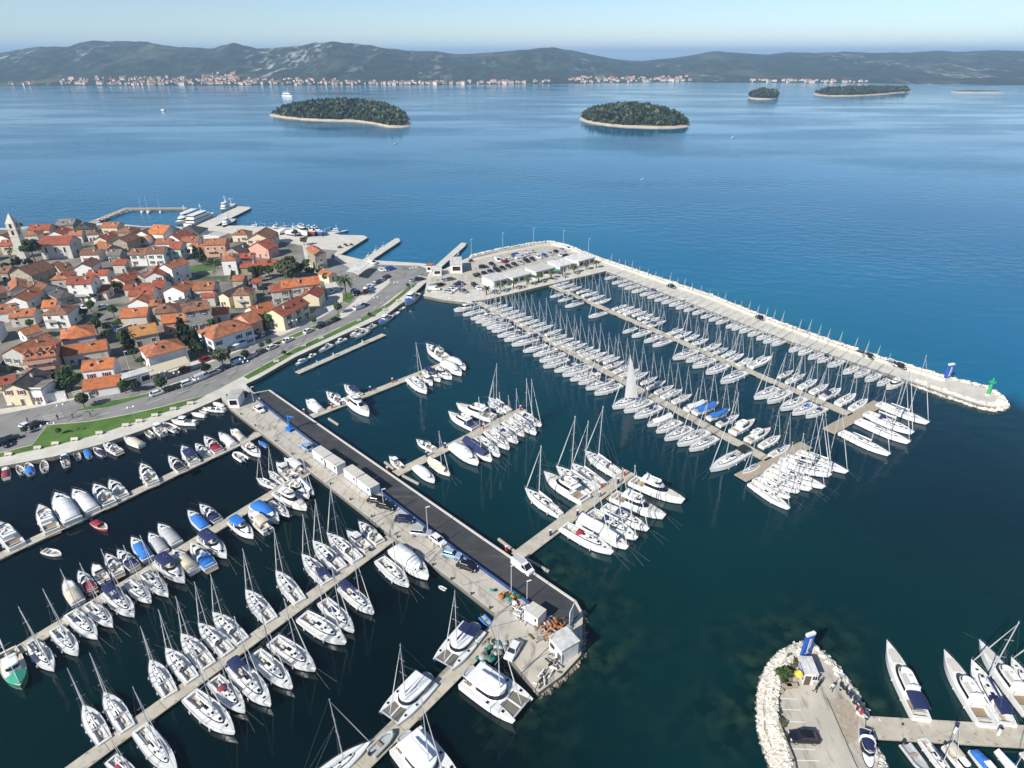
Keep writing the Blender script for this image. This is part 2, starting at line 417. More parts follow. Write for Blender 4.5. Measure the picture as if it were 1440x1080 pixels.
@memo
def mot_hull(k, top):
    L, B, zs, zb, sr, tm, pw = MOT[k]; return hull_mb(L, B, zs, zb, sr, tm, pw, top, stripe='hull_navy' if k in 'mf' else top)[0].mesh('hull', .5)
@memo
def mot_deck(k, dm):
    L, B, zs, zb, sr, tm, pw = MOT[k]; rg = hull_rings(L, B, zs, zb, sr, tm, pw)
    a, c, wd, dp = {'m': (.03, .40, .40, .5), 'f': (.03, .26, .42, .55), 'k': (.03, .45, .40, .45), 'p': (.05, .86, .40, .35), 'y': (.03, .24, .40, .6)}[k]
    return deck_mb(rg, L, a, c, B*wd, dp, 'deck_white', dm).mesh('deck', .5)
@memo
def platform_mesh(k):
    L, B, *_ = MOT[k]; b = MB(); b.box((-L/2-L*.03, 0, .38), (L*.08, B*.78, .12), 'teak'); return b.mesh('swim_platform')
@memo
def mot_house(k):
    L, B, zs, zb, *_ = MOT[k]; z = zs+.08
    if k == 'm': b, g = cabin(house_plan(-L*.05, L*.36, B*.36, .8, 1.9), z-.1, house_plan(-L*.02, L*.26, B*.27, .8, 1.9), z+.42, win=(.3, .75))
    elif k == 'f': b, g = cabin(house_plan(-L*.20, L*.25, B*.40, .55, 2.0), z-.1, house_plan(-L*.20, L*.09, B*.33, .45, 2.2), z+1.75, win=(.42, .88))
    elif k == 'y': b, g = cabin(house_plan(-L*.22, L*.22, B*.40, .6, 2.0), z-.1, house_plan(-L*.20, L*.06, B*.31, .5, 2.2), z+1.5, win=(.40, .86))
    else: b, g = cabin(house_plan(-L*.06, L*.22, B*.33, .35, 2.6), z-.1, house_plan(-L*.08, L*.16, B*.29, .3, 2.6), z+1.25, win=(.5, .88), roof_over=.08, rear=True)
    return b.mesh('cabin', .6), g.mesh('window', .6)
@memo
def foredeck_pad(k):
    L, B, zs, zb, *_ = MOT[k]; b = MB(); b.loft([lerp_ring(house_plan(L*.16, L*.38, B*.24, .6), zb-.12, house_plan(L*.17, L*.37, B*.22, .6), zb+.10, q) for q in (0, 1)], 'seat'); return b.mesh('sun_pad', .6)
@memo
def windshield(k):
    L, B, zs, *_ = MOT[k]; z = zs+.45 if k == 'm' else zs+.2; b = MB(); p0 = [(L*.14, 0), (L*.10, B*.24), (L*.0, B*.36), (-L*.10, B*.38)]
    p0 = [(x, -y) for x, y in reversed(p0)]+p0[1:]
    b.loft([[(x, y, z-.15) for x, y in p0], [(x-.45, y*.92, z+.55) for x, y in p0]], 'dark_glass', False, False, False)
    b.loft([[(x-.45, y*.92, z+.55) for x, y in p0], [(x-.5, y*.91, z+.62) for x, y in p0]], 'gelcoat_white', False, False, False)
    return b.mesh('windshield', .8)
@memo
def radar_arch(k):
    L, B, zs, *_ = MOT[k]; b = MB(); z = {'m': zs+.2, 'f': zs+2.0, 'y': zs+1.9}.get(k, zs); x = {'m': -L*.16, 'f': -L*.20, 'y': -L*.2}.get(k, -L*.2); h = 1.25 if k == 'm' else 1.1
    n = 8; w = B*.42 if k == 'm' else B*.34; pts = [(x-.35*math.sin(math.pi*j/n), -w*math.cos(math.pi*j/n), z+h*math.sin(math.pi*j/n)**.5) for j in range(n+1)]
    b.loft([[(p[0]-.2, p[1], p[2]), (p[0]+.2, p[1], p[2]), (p[0]+.2, p[1]*.9, p[2]-.1), (p[0]-.2, p[1]*.9, p[2]-.1)] for p in pts], 'gelcoat_white')
    b.tube((x-.35, 0, z+h), (x-.45, 0, z+h+.9), .03, 'alu', 4); b.ball((x-.35, .4, z+h+.12), (.28, .28, .12), 'gelcoat_white', 8, 4)
    return b.mesh('radar_arch', .7)
@memo
def cockpit_seats(k):
    L, B, zs, *_ = MOT[k]; b = MB(); z = zs-.25
    x0 = {'m': -L*.40, 'f': -L*.42, 'k': -L*.4, 'p': -L*.3, 'y': -L*.42}[k]
    b.box((x0, 0, z), (.7, B*.62, .45), 'seat'); b.box((x0-.3, 0, z+.3), (.16, B*.62, .5), 'seat')
    if k in 'mk': b.box((-L*.12, -B*.2, z+.05), (.6, .6, .6), 'seat'); b.box((-L*.15, B*.24, z), (L*.2, .55, .45), 'seat')
    if k == 'p': b.box((L*.05, 0, z+.1), (.4, B*.72, .08), 'teak'); b.box((L*.22, 0, z+.15), (.4, B*.55, .08), 'teak')
    return b.mesh('cockpit_seat')
@memo
def outboard(k):
    L, B, zs, *_ = MOT[k]; b = MB(); b.box((-L/2-.25, 0, zs+.25), (.5, .4, .55), 'cov_black', taper=.8); b.box((-L/2-.22, 0, zs-.4), (.18, .16, .9), 'cov_grey'); return b.mesh('outboard_motor', .6)
@memo
def mot_bimini(k, cov):
    L, B, zs, *_ = MOT[k]; z = zs+{'m': 1.25, 'k': 1.2, 'f': 3.0, 'y': 1.55, 'p': 1.2}[k]; x0, x1 = {'m': (-.40, .02), 'k': (-.42, -.06), 'f': (-.22, .02), 'y': (-.46, -.24), 'p': (-.2, .1)}[k]
    b = arch([(L*x0, .97, .95), (L*(x0+x1)/2, 1, 1), (L*x1, .97, .95)], B*.42, z, z+.45, 'cov_'+cov)
    for x in (x0+.02, x1-.02):
        for s in (1, -1): b.tube((L*x, s*B*.41, z+.02), (L*(x0+x1)/2, s*B*.42, zs+(1.75 if k in 'fy' else 0)), .02, 'steel', 3)
    return b.mesh('bimini', .8)
@memo
def mot_canvas(k, cov):
    """canvas laced down over cockpit and cabin, ridge over the screen"""
    L, B, zs, zb, *_ = MOT[k]; b = MB(); rows = []
    for x, w, h in ((-.47, .38, .30), (-.43, .42, .62), (-.30, .42, .70), (-.16, .42, .92), (-.13, .42, .98), (.0, .41, .95), (.02, .41, .90), (.13, .36, .48), (.22, .28, .14)) if k != 'p' else ((-.47, .41, .25), (-.40, .44, .6), (-.20, .45, .8), (-.02, .44, .9), (.12, .42, .72), (.26, .33, .5), (.40, .17, .22)):
        z0 = zs+(zb-zs)*((x+.5)**2)-.02; hh = h*(1.22 if k == 'm' else 1.3 if k == 'k' else .62 if k == 'p' else 2.1)
        rows.append([(L*x, B*w*a, z0+hh*c) for a, c in ((-1, 0), (-.94, .55), (-.72, .90), (0, 1), (.72, .90), (.94, .55), (1, 0))])
    b.loft(rows, 'cov_'+cov, False, False, False); b.add(rows[0], [tuple(range(7))], 'cov_'+cov); b.add(rows[-1], [tuple(reversed(range(7)))], 'cov_'+cov)
    for r in rows[2::2]: b.path([(x, y, z+.008) for x, y, z in r], .02, 'cover_seam', 3)
    return b.mesh('canvas_cover', .9)
@memo
def cockpit_cover(k, cov):
    L, B, zs, *_ = MOT[k]; b = MB(); z = zs+.12; rows = []
    for x, w, h in ((-.48, .40, .1), (-.3, .43, .35), (-.08, .42, .45), (.02, .38, .35)): rows.append([(L*x, B*w*a, z+h*c) for a, c in ((-1, -.1), (-.6, .8), (0, 1), (.6, .8), (1, -.1))])
    b.loft(rows, 'cov_'+cov, False, False, False); b.add(rows[0], [(0, 1, 2, 3, 4)], 'cov_'+cov); return b.mesh('cockpit_cover', .9)
@memo
def flybridge(k):
    L, B, zs, *_ = MOT[k]; b = MB(); z = zs+(1.85 if k == 'f' else 1.6)
    P = house_plan(-L*.30, L*.08, B*.36, .4, 2.3); Q = house_plan(-L*.30, L*.05, B*.34, .4, 2.3)
    b.loft([lerp_ring(P, z-.06, Q, z+.10, q) for q in (0, 1)], 'gelcoat_white')
    P2 = house_plan(-L*.19, L*.06, B*.34, .4, 2.3); i2 = house_plan(-L*.19, L*.045, B*.31, .4, 2.3)
    b.loft([lerp_ring(P2, z+.1, P2, z+.5, q) for q in (0, 1)], 'gelcoat_white', False, False, False); b.loft([lerp_ring(i2, z+.5, i2, z+.1, q) for q in (0, 1)], 'gelcoat_white', False, False, False)
    b.loft([[(x, y, z+.5) for x, y in P2], [(x, y, z+.5) for x, y in i2]], 'gelcoat_white', False, False, False)
    b.loft([[(x, y, z+.5) for x, y in P2[2:-2]], [(x-.25, y*.95, z+.85) for x, y in P2[2:-2]]], 'dark_glass', False, False, False)
    b.box((-L*.05, -B*.15, z+.35), (.6, .6, .5), 'seat'); b.box((-L*.10, B*.15, z+.3), (L*.12, .7, .4), 'seat')
    for s in (1, -1): b.tube((-L*.29, s*B*.34, z), (-L*.29, s*B*.38, zs-.1), .05, 'gelcoat_white', 5)
    return b.mesh('flybridge', .6)
@memo
def mot_rails(k):
    L, B, zs, zb, sr, tm, pw = MOT[k]; b = MB(); rg = hull_rings(L, B, zs, zb, sr, tm, pw)[7:]
    for s in (1, -1):
        pts = [(r[0][0], s*abs(r[0][1])*.94, r[0][2]+.55) for r in rg]; b.path(pts, .018, 'steel', 3)
        for r in rg[::2]: b.tube((r[0][0], s*abs(r[0][1])*.94, r[0][2]), (r[0][0], s*abs(r[0][1])*.94, r[0][2]+.55), .016, 'steel', 3)
    return b.mesh('guard_rail')
def motorboat(k, mode, cov, lod, top='gelcoat_white'):
    """mode: open, bimini, canvas (all covered), cover (cockpit covered)"""
    L, B, zs, zb, *_ = MOT[k]
    P = [('hull', mot_hull(k, top), None, []), ('deck', mot_deck(k, 'teak' if k in 'fy' else ('deck_cream' if k != 'p' else 'cov_grey')), None, [])]
    if mode == 'canvas':
        if k != 'p': h, g = mot_house(k); P.append(('cabin', h, None, [('window', g, None)]))
        if lod and k in 'mf': P.append(('hatch', hatch_mesh(), (L*.30, 0, zb+.1), []))
        P.append(('canvas_cover', mot_canvas(k, cov), None, []))
        if k == 'p': P.append(('outboard_motor', outboard(k), None, []))
        elif lod: P.append(('guard_rail', mot_rails(k), None, []))
        return P
    if k != 'p':
        h, g = mot_house(k); P.append(('cabin', h, None, [('window', g, None)]))
        if lod: P.append(('guard_rail', mot_rails(k), None, []))
    P.append(('cockpit_seat', cockpit_seats(k), None, []))
    if k in 'pk': P.append(('outboard_motor', outboard(k), None, []))
    if k == 'm': P += [('windshield', windshield(k), None, []), ('radar_arch', radar_arch(k), None, []), ('swim_platform', platform_mesh(k), None, [])]
    if k in 'fy':
        P += [('flybridge', flybridge(k), None, []), ('radar_arch', radar_arch(k), None, []), ('swim_platform', platform_mesh(k), None, []), ('sun_pad', foredeck_pad(k), None, [])]
    if mode == 'bimini': P.append(('bimini', mot_bimini(k, cov), None, []))
    if mode == 'cover': P.append(('cockpit_cover', cockpit_cover(k, cov), None, []))
    if lod and k in 'mfy':
        P.append(('hatch', hatch_mesh(), (L*.33, 0, zb-.02), []))
        for x in (-.25, .0):
            for s in (1, -1): P.append(('fender', fender_mesh(), (L*x, s*(B*.5+.06), .6), []))
        (brnd.random() < .5) and P.append(('mooring_line', lines_mesh(round(L*.47, 2), .2, zb, 5.0), None, []))
    return P
@memo
def cat_parts(cov, big):
    L, B = 12.5, 6.9; P = []; zs, zb = 1.55, 1.85
    for s in (1, -1):
        b, rg = hull_mb(L, 1.75, zs, zb, .86, .4, 2.6, n=12, yo=s*(B/2-.88)); b2 = MB()
        b.loft([[(r[0][0], r[0][1], r[0][2]), (r[-1][0], r[-1][1], r[-1][2])] for r in rg], 'deck_white', False, False, False)
        P.append(('hull', b.mesh('hull', .5), None, [('hatch', hatch_mesh(), (L*.28, s*(B/2-.88), zb-.1)), ('hatch', hatch_mesh(), (L*.02, s*(B/2-.6), zs+.12))]))
    b = MB(); b.box((-L*.13, 0, zs-.30), (L*.62, B-1.9, .75), 'gelcoat_white'); b.box((L*.45, 0, zb-.25), (.28, B-1.6, .2), 'alu'); b.box((-L*.40, 0, zs+.1), (L*.12, B-2.2, .06), 'teak'); P.append(('bridge_deck', b.mesh('bridge_deck'), None, []))
    t = MB()
    for s in (1, -1): t.box((L*.315, s*1.28, zb-.32), (L*.25, 2.2, .05), 'net')
    t.box((L*.315, 0, zb-.28), (L*.25, .3, .12), 'gelcoat_white'); P.append(('trampoline', t.mesh('trampoline'), None, []))
    h, g = cabin(house_plan(-L*.22, L*.20, B*.36, .6, 2.1), zs, house_plan(-L*.24, L*.13, B*.31, .6, 2.1), zs+1.35, win=(.30, .80), roof_over=.1)
    P.append(('cabin', h.mesh('cabin', .6), None, [('window', g.mesh('window', .6), None)]))
    r = MB(); r.loft([lerp_ring(house_plan(-L*.44, -L*.2, B*.33, .1), zs+1.42, house_plan(-L*.43, -L*.2, B*.31, .1), zs+1.55, q) for q in (0, 1)], 'cov_'+cov if cov != 'none' else 'gelcoat_white')
    for s in (1, -1): r.tube((-L*.42, s*B*.3, zs+1.45), (-L*.42, s*B*.34, zs), .05, 'alu', 5)
    P.append(('bimini', r.mesh('bimini', .6), None, []))
    s_ = MB(); s_.box((-L*.38, B*.12, zs+.3), (.7, 2.4, .45), 'seat'); s_.box((-L*.30, B*.26, zs+.35), (1.6, .7, .45), 'seat'); s_.box((-L*.31, .4, zs+.65), (1.0, .9, .06), 'teak'); P.append(('cockpit_seat', s_.mesh('cockpit_seat'), None, []))
    d = MB(); n = 12; pts = [(-L*.53+.75*math.cos(6.2832*i/n)*.9, 1.35*math.sin(6.2832*i/n), zs-.1) for i in range(n+1)]; d.path(pts, .22, 'cov_grey', 6); d.box((-L*.53, 0, zs-.15), (.9, 2.0, .1), 'cov_grey'); P.append(('tender', d.mesh('tender', .8), None, []))
    H = 16.5; zm = zs+1.45; xm = L*.06
    P.append(('mast', sail_mast('c', H), (xm, 0, zm), [('spreader', spreader_mesh(1.1), (-.02*H*.45, 0, H*.45)), ('spreader', spreader_mesh(.8), (-.02*H*.72, 0, H*.72))]))
    P.append(('boom', sail_boom('c', 5.0), (xm, 0, zm+.8), [])); P.append(('mainsail_cover', sail_bag('c', 5.0, cov if cov in ('navy',) else 'white'), (xm, 0, zm+.8), []))
    P.append(('rigging', sail_rig('c', H, L, B, xm), (xm, 0, zm), [])); P.append(('furled_jib', sail_jib('c', H, L*.94, xm), (xm, 0, zm), []))
    return P
@memo
def rib_parts(cov):
    b = MB(); pts = [(-1.6, .62, .32), (.6, .62, .34), (1.3, .42, .40), (1.65, 0, .46), (1.3, -.42, .40), (.6, -.62, .34), (-1.6, -.62, .32)]
    b.path(pts, .2, 'cov_'+cov, 8)
    for p in pts[1:-1]: b.ball(p, .2, 'cov_'+cov, 8, 5)
    f = MB(); f.box((-.15, 0, .2), (2.9, 1.0, .12), 'cov_grey'); s = MB(); s.box((-.3, 0, .45), (.35, 1.0, .08), 'teak')
    o = MB(); o.box((-1.8, 0, .6), (.35, .3, .45), 'cov_black', taper=.8); o.box((-1.75, 0, .2), (.12, .12, .6), 'cov_grey')
    return [('tube', b.mesh('tube', .9), None, []), ('floor', f.mesh('floor'), None, []), ('thwart', s.mesh('thwart'), None, []), ('outboard_motor', o.mesh('outboard_motor'), None, [])]
@memo
def fishing_parts(hull, cov, big):
    L, B = 10.5, 3.7; b, rg = hull_mb(L, B, 1.0, 1.7, .8, .45, 2.4, hull, 'gelcoat_white', 'antifoul_red'); P = [('hull', b.mesh('hull', .5), None, [])]
    P.append(('deck', deck_mb(rg, L, .04, .36, B*.36, .4, 'deck_cream', 'teak').mesh('deck', .5), None, []))
    h, g = cabin(house_plan(-L*.10, L*.16, B*.30, .25, 3), 1.1, house_plan(-L*.10, L*.14, B*.28, .25, 3), 3.1, win=(.55, .85), roof_over=.12, rear=True)
    P.append(('wheelhouse', h.mesh('wheelhouse', .6), None, [('window', g.mesh('window', .6), None)]))
    m = MB(); m.tube((-.4, 0, 3.1), (-.7, 0, 7.2), .08, 'alu', 6); m.tube((-.6, 0, 5.8), (-.6, 1.2, 6.0), .04, 'alu', 4); m.tube((-.6, 0, 5.8), (-.6, -1.2, 6.0), .04, 'alu', 4); m.tube((-.7, 0, 7.2), (L*.47, 0, 1.9), .015, 'steel', 3); m.tube((-.5, 0, 4.2), (-L*.42, 0, 5.2), .07, 'alu', 5)
    P.append(('mast', m.mesh('mast', .7), None, []))
    if cov != 'none':
        c = MB(); c.loft([[(x, -w, z0), (x, 0, z1), (x, w, z0)] for x, w, z0, z1 in ((L*.18, B*.44, 1.5, 2.0), (L*.34, B*.30, 1.65, 2.0), (L*.46, B*.08, 1.85, 1.95))], 'cov_'+cov, False, False, False); P.append(('foredeck_cover', c.mesh('foredeck_cover'), None, []))
    n = MB(); n.ball((-L*.36, .3, 1.0), (.7, .9, .4), 'net', 8, 4); n.tube((-L*.28, -1.2, 1.3), (-L*.28, 1.2, 1.3), .3, 'steel', 8); P.append(('net_drum', n.mesh('net_drum', .8), None, []))
    return P
@memo
def ship_parts(kind):
    L, B = (26.0, 6.6) if kind != 'tug' else (30.0, 8.2); top = 'gelcoat_white' if kind == 'ferry' else ('hull_blue' if kind == 'tug' else 'hull_navy' if kind == 'trawler_navy' else 'gelcoat_white')
    b, rg = hull_mb(L, B, 1.9, 3.6 if kind != 'ferry' else 2.8, .85, .4, 2.6, top, 'gelcoat_white', 'antifoul_red'); P = [('hull', b.mesh('hull', .5), None, [])]
    P.append(('deck', deck_mb(rg, L, .04, .36, B*.38, .5, 'deck_cream', 'cov_grey').mesh('deck', .5), None, []))
    if kind == 'ferry':
        for i, (x0, x1, z0, z1, q) in enumerate(((-.40, .34, 1.9, 4.3, .44), (-.36, .22, 4.4, 6.5, .38))):
            h, g = cabin(house_plan(L*x0, L*x1, B*q, .3, 2.4), z0, house_plan(L*x0, L*(x1-.05), B*q*.97, .3, 2.4), z1, win=(.45, .82), roof_over=.15, rear=True); P.append(('deckhouse', h.mesh('deckhouse', .6), None, [('window', g.mesh('window', .6), None)]))
        zt = 6.6
    else:
        x0 = -.02 if kind == 'tug' else .12
        h, g = cabin(house_plan(L*(x0-.14), L*(x0+.18), B*.36, .25, 3), 2.1, house_plan(L*(x0-.14), L*(x0+.16), B*.34, .25, 3), 4.8, win=(.6, .85), rear=True); P.append(('deckhouse', h.mesh('deckhouse', .6), None, [('window', g.mesh('window', .6), None)]))
        h, g = cabin(house_plan(L*(x0-.06), L*(x0+.14), B*.28, .25, 3), 4.9, house_plan(L*(x0-.06), L*(x0+.12), B*.27, .25, 3), 7.3, win=(.5, .85), roof_over=.15, rear=True); P.append(('wheelhouse', h.mesh('wheelhouse', .6), None, [('window', g.mesh('window', .6), None)]))
        zt = 7.4
        f = MB(); f.tube((L*(x0-.11), 0, 4.8), (L*(x0-.12), 0, 8.8), .75, 'cov_black' if kind == 'tug' else 'gelcoat_white', 8); P.append(('funnel', f.mesh('funnel', .8), None, []))
    m = MB(); m.tube((L*.05, 0, zt), (L*.04, 0, zt+5.5), .16, 'gelcoat_white', 6, .08); m.tube((L*.045, -1.4, zt+3.2), (L*.045, 1.4, zt+3.2), .07, 'gelcoat_white', 4); m.ball((L*.045, 0, zt+4.2), (.5, .5, .25), 'gelcoat_white')
    if kind != 'ferry': m.tube((-L*.38, 0, 2), (-L*.38, 0, 8), .16, 'gelcoat_white', 6); m.tube((-L*.38, 0, 7.5), (-L*.12, 0, 10.0), .1, 'gelcoat_white', 5); m.tube((-L*.38, -2, 7.0), (-L*.38, 2, 7.0), .12, 'gelcoat_white', 5)
    P.append(('mast', m.mesh('mast', .7), None, []))
    return P
# ------------------------------------------------------------------ setting
Z0 = 1.25   # quay level
def seg_d(p, a, b):
    ab = b-a; t = max(0, min(1, (p-a).dot(ab)/(ab.length_squared+1e-9))); return (p-a-ab*t).length
def line_d(p, L): return min(seg_d(p, a, b) for a, b in zip(L[:-1], L[1:]))
def sstep(a, b, x): t = max(0, min(1, (x-a)/(b-a))); return t*t*(3-2*t)
outer_line = GP([(609, 371), (650, 362), (700, 352), (750, 343), (775, 341), (800, 347), (837, 362), (1000, 417), (1095, 455), (1220, 500), (1330, 532), (1408, 562), (1380, 571), (1325, 553)])
pen_line = GP([(1110, 1130), (1080, 1060), (1068, 1000), (1085, 930), (1130, 905), (1180, 945), (1215, 1010)])
pier_line = GP([(757, 974), (817, 925), (820, 858), (760, 810)])
coast_line = GP([(20, 320), (150, 312), (247, 319), (425, 321), (475, 340), (527, 366), (609, 371)])
inner_line = GP([(346, 540), (415, 502), (490, 467), (577, 417), (620, 423), (685, 423)])
wqa, wqb = G(330, 560).to_2d(), G(815, 940).to_2d()
def wq(y): return wqa.x+(wqb.x-wqa.x)*(y-wqa.y)/(wqb.y-wqa.y) if y > wqb.y else wqb.x
def sea():
    xs = [-30000, -12000, -6000, -3000, -1800, -1100, -700]+list(range(-480, 640, 8))+[700, 800, 1000, 1400, 2200, 4000, 8000, 16000, 30000]
    ys = [-600, -200]+list(range(0, 640, 8))+[680, 760, 900, 1150, 1500, 2000, 3000, 5000, 9000, 16000, 30000]
    vs = [(x, y, 0) for y in ys for x in xs]; nx = len(xs)
    fs = [(j*nx+i, j*nx+i+1, (j+1)*nx+i+1, (j+1)*nx+i) for j in range(len(ys)-1) for i in range(nx-1)]
    me = bpy.data.meshes.new('sea'); me.from_pydata(vs, [], fs); me.materials.append(MATS['sea'])
    A = me.attributes.new('shoal', 'FLOAT', 'POINT'); B = me.attributes.new('bank', 'FLOAT', 'POINT'); C = me.attributes.new('harbour', 'FLOAT', 'POINT')
    mole = GP([(609, 371), (775, 345), (1000, 420), (1220, 502), (1400, 566)])
    for i, v in enumerate(vs):
        if abs(v[0]) > 640 or not -10 < v[1] < 640: B.data[i].value = 0; C.data[i].value = 0; A.data[i].value = 0; continue
        p = Vector(v[:2]); do = line_d(p, outer_line)
        # which side of the breakwater: outer water shelves gently and is pale over sand
        x, y = p; side = False
        for a, b in zip(mole[:-1], mole[1:]):
            if a.x <= x <= b.x: side = y > a.y+(b.y-a.y)*(x-a.x)/(b.x-a.x)
        if x > mole[-1].x: side = y > mole[-1].y-(x-mole[-1].x)*.2
        if x < mole[0].x: side = y > mole[0].y-4
        nz = .6+.8*noise.fractal(Vector((x*.012, y*.012, 3)), 1, 2, 4)
        A.data[i].value = max(0, (math.exp(-do/38)*(1 if side else .1) + math.exp(-line_d(p, coast_line)/22)*.7*(y > 250)))*max(.15, nz)
        B.data[i].value = min(1, math.exp(-max(0, line_d(p, pen_line)-1)/5.5)+math.exp(-max(0, line_d(p, pier_line)-1)/6)+.5*math.exp(-line_d(p, inner_line)/5))
        C.data[i].value = 0.0 if side else (1.0-(.45+.07*sstep(70, 190, y))*sstep(-12, 10, (x-wq(y))))
    return link('sea', me, kind='structure')
def sea_material():
    m = bpy.data.materials.new('sea'); m.use_nodes = True; MATS['sea'] = m
    nt = m.node_tree; N = nt.nodes; L = nt.links; b = N['Principled BSDF']
    b.inputs['IOR'].default_value = 1.333; b.inputs['Specular IOR Level'].default_value = .5
    pos = N.new('ShaderNodeNewGeometry').outputs['Position']
    def nz(scale, detail=3, st=(1, 1, 1), rot=0.0, rough=.5):
        mp = N.new('ShaderNodeMapping'); mp.inputs['Scale'].default_value = st; mp.inputs['Rotation'].default_value = (0, 0, rot); L.new(pos, mp.inputs[0])
        n = N.new('ShaderNodeTexNoise'); n.inputs['Scale'].default_value = scale; n.inputs['Detail'].default_value = detail; n.inputs['Roughness'].default_value = rough; L.new(mp.outputs[0], n.inputs['Vector']); return n.outputs[0]
    def at(name): a = N.new('ShaderNodeAttribute'); a.attribute_name = name; return a.outputs['Fac']
    def mth(op, a, c=None):
        n = N.new('ShaderNodeMath'); n.operation = op
        for i, q in enumerate((a, c)):
            if q is None: continue
            if isinstance(q, (int, float)): n.inputs[i].default_value = q
            else: L.new(q, n.inputs[i])
        return n.outputs[0]
    def mr(x, a, c, d=0, e=1):
        n = N.new('ShaderNodeMapRange'); L.new(x, n.inputs[0]); n.inputs[1].default_value = a; n.inputs[2].default_value = c; n.inputs[3].default_value = d; n.inputs[4].default_value = e; return n.outputs[0]
    def mix(f, a, c):
        n = N.new('ShaderNodeMixRGB'); L.new(f, n.inputs[0])
        for i, q in ((1, a), (2, c)):
            if isinstance(q, tuple): n.inputs[i].default_value = (*q, 1)
            else: L.new(q, n.inputs[i])
        return n.outputs[0]
    har = at('harbour'); sh = at('shoal'); bk = at('bank')
    openc = mix(mr(nz(.004, 3), .35, .65), (.0008, .100, .205), (.0014, .140, .265))
    leftc = mix(mr(nz(.012, 4), .40, .75), (.0003, .0040, .0052), (.0008, .017, .016))
    basin = mix(mr(nz(.011, 4), .35, .7), (.0003, .0115, .0150), (.0006, .030, .028))
    col = mix(mr(har, 0, .55), openc, mix(mr(har, .55, 1), basin, leftc))
    col = mix(mr(sh, .10, 1.3), col, (.005, .125, .185))
    patch = mix(mr(nz(.35, 6), .42, .62), (.002, .010, .007), (.030, .060, .034))
    col = mix(mth('MULTIPLY', mr(bk, .08, 1), mr(nz(.12, 5), .35, .62)), col, patch)
    L.new(col, b.inputs['Base Color'])
    slick = mr(nz(.0035, 5, (1, 2.6, 1), .12), .42, .62)
    amp = mth('MULTIPLY', mr(har, 0, .55, 1, .42), mr(slick, 0, 1, .14, 1))
    h = mth('ADD', mth('MULTIPLY', nz(.11, 2, (1, 1.8, 1), .5), .55), mth('ADD', mth('MULTIPLY', nz(.5, 3, (1, 1.5, 1), .3), .16), mth('MULTIPLY', nz(1.9, 3), .045)))
    bp = N.new('ShaderNodeBump'); bp.inputs['Distance'].default_value = 1.0; L.new(amp, bp.inputs['Strength']); L.new(h, bp.inputs['Height']); L.new(bp.outputs[0], b.inputs['Normal'])
    L.new(mr(slick, 0, 1, .06, .14), b.inputs['Roughness'])
sea_material(); sea()
# grounds
mat('concrete', (.41, .375, .31), .85, .1, .25, coords='World', col2=(.53, .485, .405)); mixin(MATS['concrete'], .9, (.23, .21, .175), .52, .72, stretch=(1, .35, 1, .6))
mat('concrete_pale', (.50, .47, .40), .85, .1, .3, coords='World', col2=(.62, .59, .51)); mixin(MATS['concrete_pale'], 1.1, (.36, .34, .30), .6, .8)
mat('quay_wall', (.16, .155, .14), .9, .2, .6, coords='World')
mat('asphalt_old', (.19, .185, .175), .9, .1, .15, coords='World', col2=(.27, .26, .245)); mixin(MATS['asphalt_old'], .5, (.14, .137, .13), .58, .72, stretch=(1, .25, 1, .5))
mat('asphalt_new', (.030, .031, .034), .8, .2, .3, coords='World', col2=(.055, .055, .058)); mixin(MATS['asphalt_new'], .3, (.085, .085, .085), .60, .75, stretch=(.25, 1.6, 1, -.62))
mat('town_earth', (.12, .11, .09), .9, .1, .08, coords='World', col2=(.27, .25, .215)); mixin(MATS['town_earth'], .06, (.07, .085, .035), .56, .64)
mat('paving', (.42, .38, .32), .85, .1, .8, coords='World', col2=(.52, .48, .41))
mat('grass', (.040, .105, .012), .95, .1, .25, coords='World', col2=(.10, .19, .024), detail=8); mixin(MATS['grass'], 2.0, (.12, .13, .05), .62, .8)
mat('paint_white', (.72, .72, .70), .7, .06, 3); mat('kerb', (.55, .54, .50), .8, .08, 2)
mat('rock_pale', (.52, .48, .40), .9, .15, .9, coords='World', col2=(.74, .71, .64)); mat('rock_brown', (.17, .145, .115), .9, .2, .9, coords='World', col2=(.36, .32, .25)); mat('soil', (.22, .14, .08), .95, .2, 1, coords='World')
mat('float_grey', (.30, .30, .29), .8, .15, 1); mat('plank', (.30, .25, .18), .8, .2, 2, coords='World', col2=(.42, .36, .28))
mat('pontoon', (.40, .36, .28), .85, .1, .5, coords='World', col2=(.52, .48, .39)); mixin(MATS['pontoon'], 1.2, (.28, .25, .19), .58, .75)
def ground(name, pts, z0, z1, m, ms='quay_wall', kind='structure', **k):
    b = MB(); b.prism(GP(pts, z1), z0, z1, m, ms); return b.obj(name, kind=kind, **k)
def sheet(name, pts, z, m):
    b = MB(); b.sheet(GP(pts, z), z, m); return b.obj(name, kind='structure')
town_poly = [(-420, 760), (-60, 676), (0, 656), (75, 642), (140, 625), (200, 605), (275, 575), (311, 559), (325, 575), (352, 560), (346, 540), (365, 531), (415, 502), (490, 467), (540, 445), (577, 417), (600, 396), (597, 412), (596, 416), (620, 421), (650, 425), (685, 421), (768, 401), (852, 381), (1100, 476), (1280, 536), (1325, 552), (1380, 570), (1400, 573), (1409, 567), (1408, 560), (1392, 547), (1330, 532), (1255, 505), (1220, 499), (1095, 455), (1000, 417), (860, 370), (837, 362), (800, 347), (787, 342), (775, 341), (750, 343), (700, 352), (662, 361), (654, 364), (640, 371), (622, 380), (609, 372), (590, 370), (527, 366), (510, 365), (475, 357), (480, 357), (517, 334), (512, 331), (478, 330), (470, 328), (447, 324), (425, 321), (340, 317), (247, 319), (200, 318), (160, 314), (125, 313), (60, 317), (20, 320), (-60, 323), (-420, 318)]
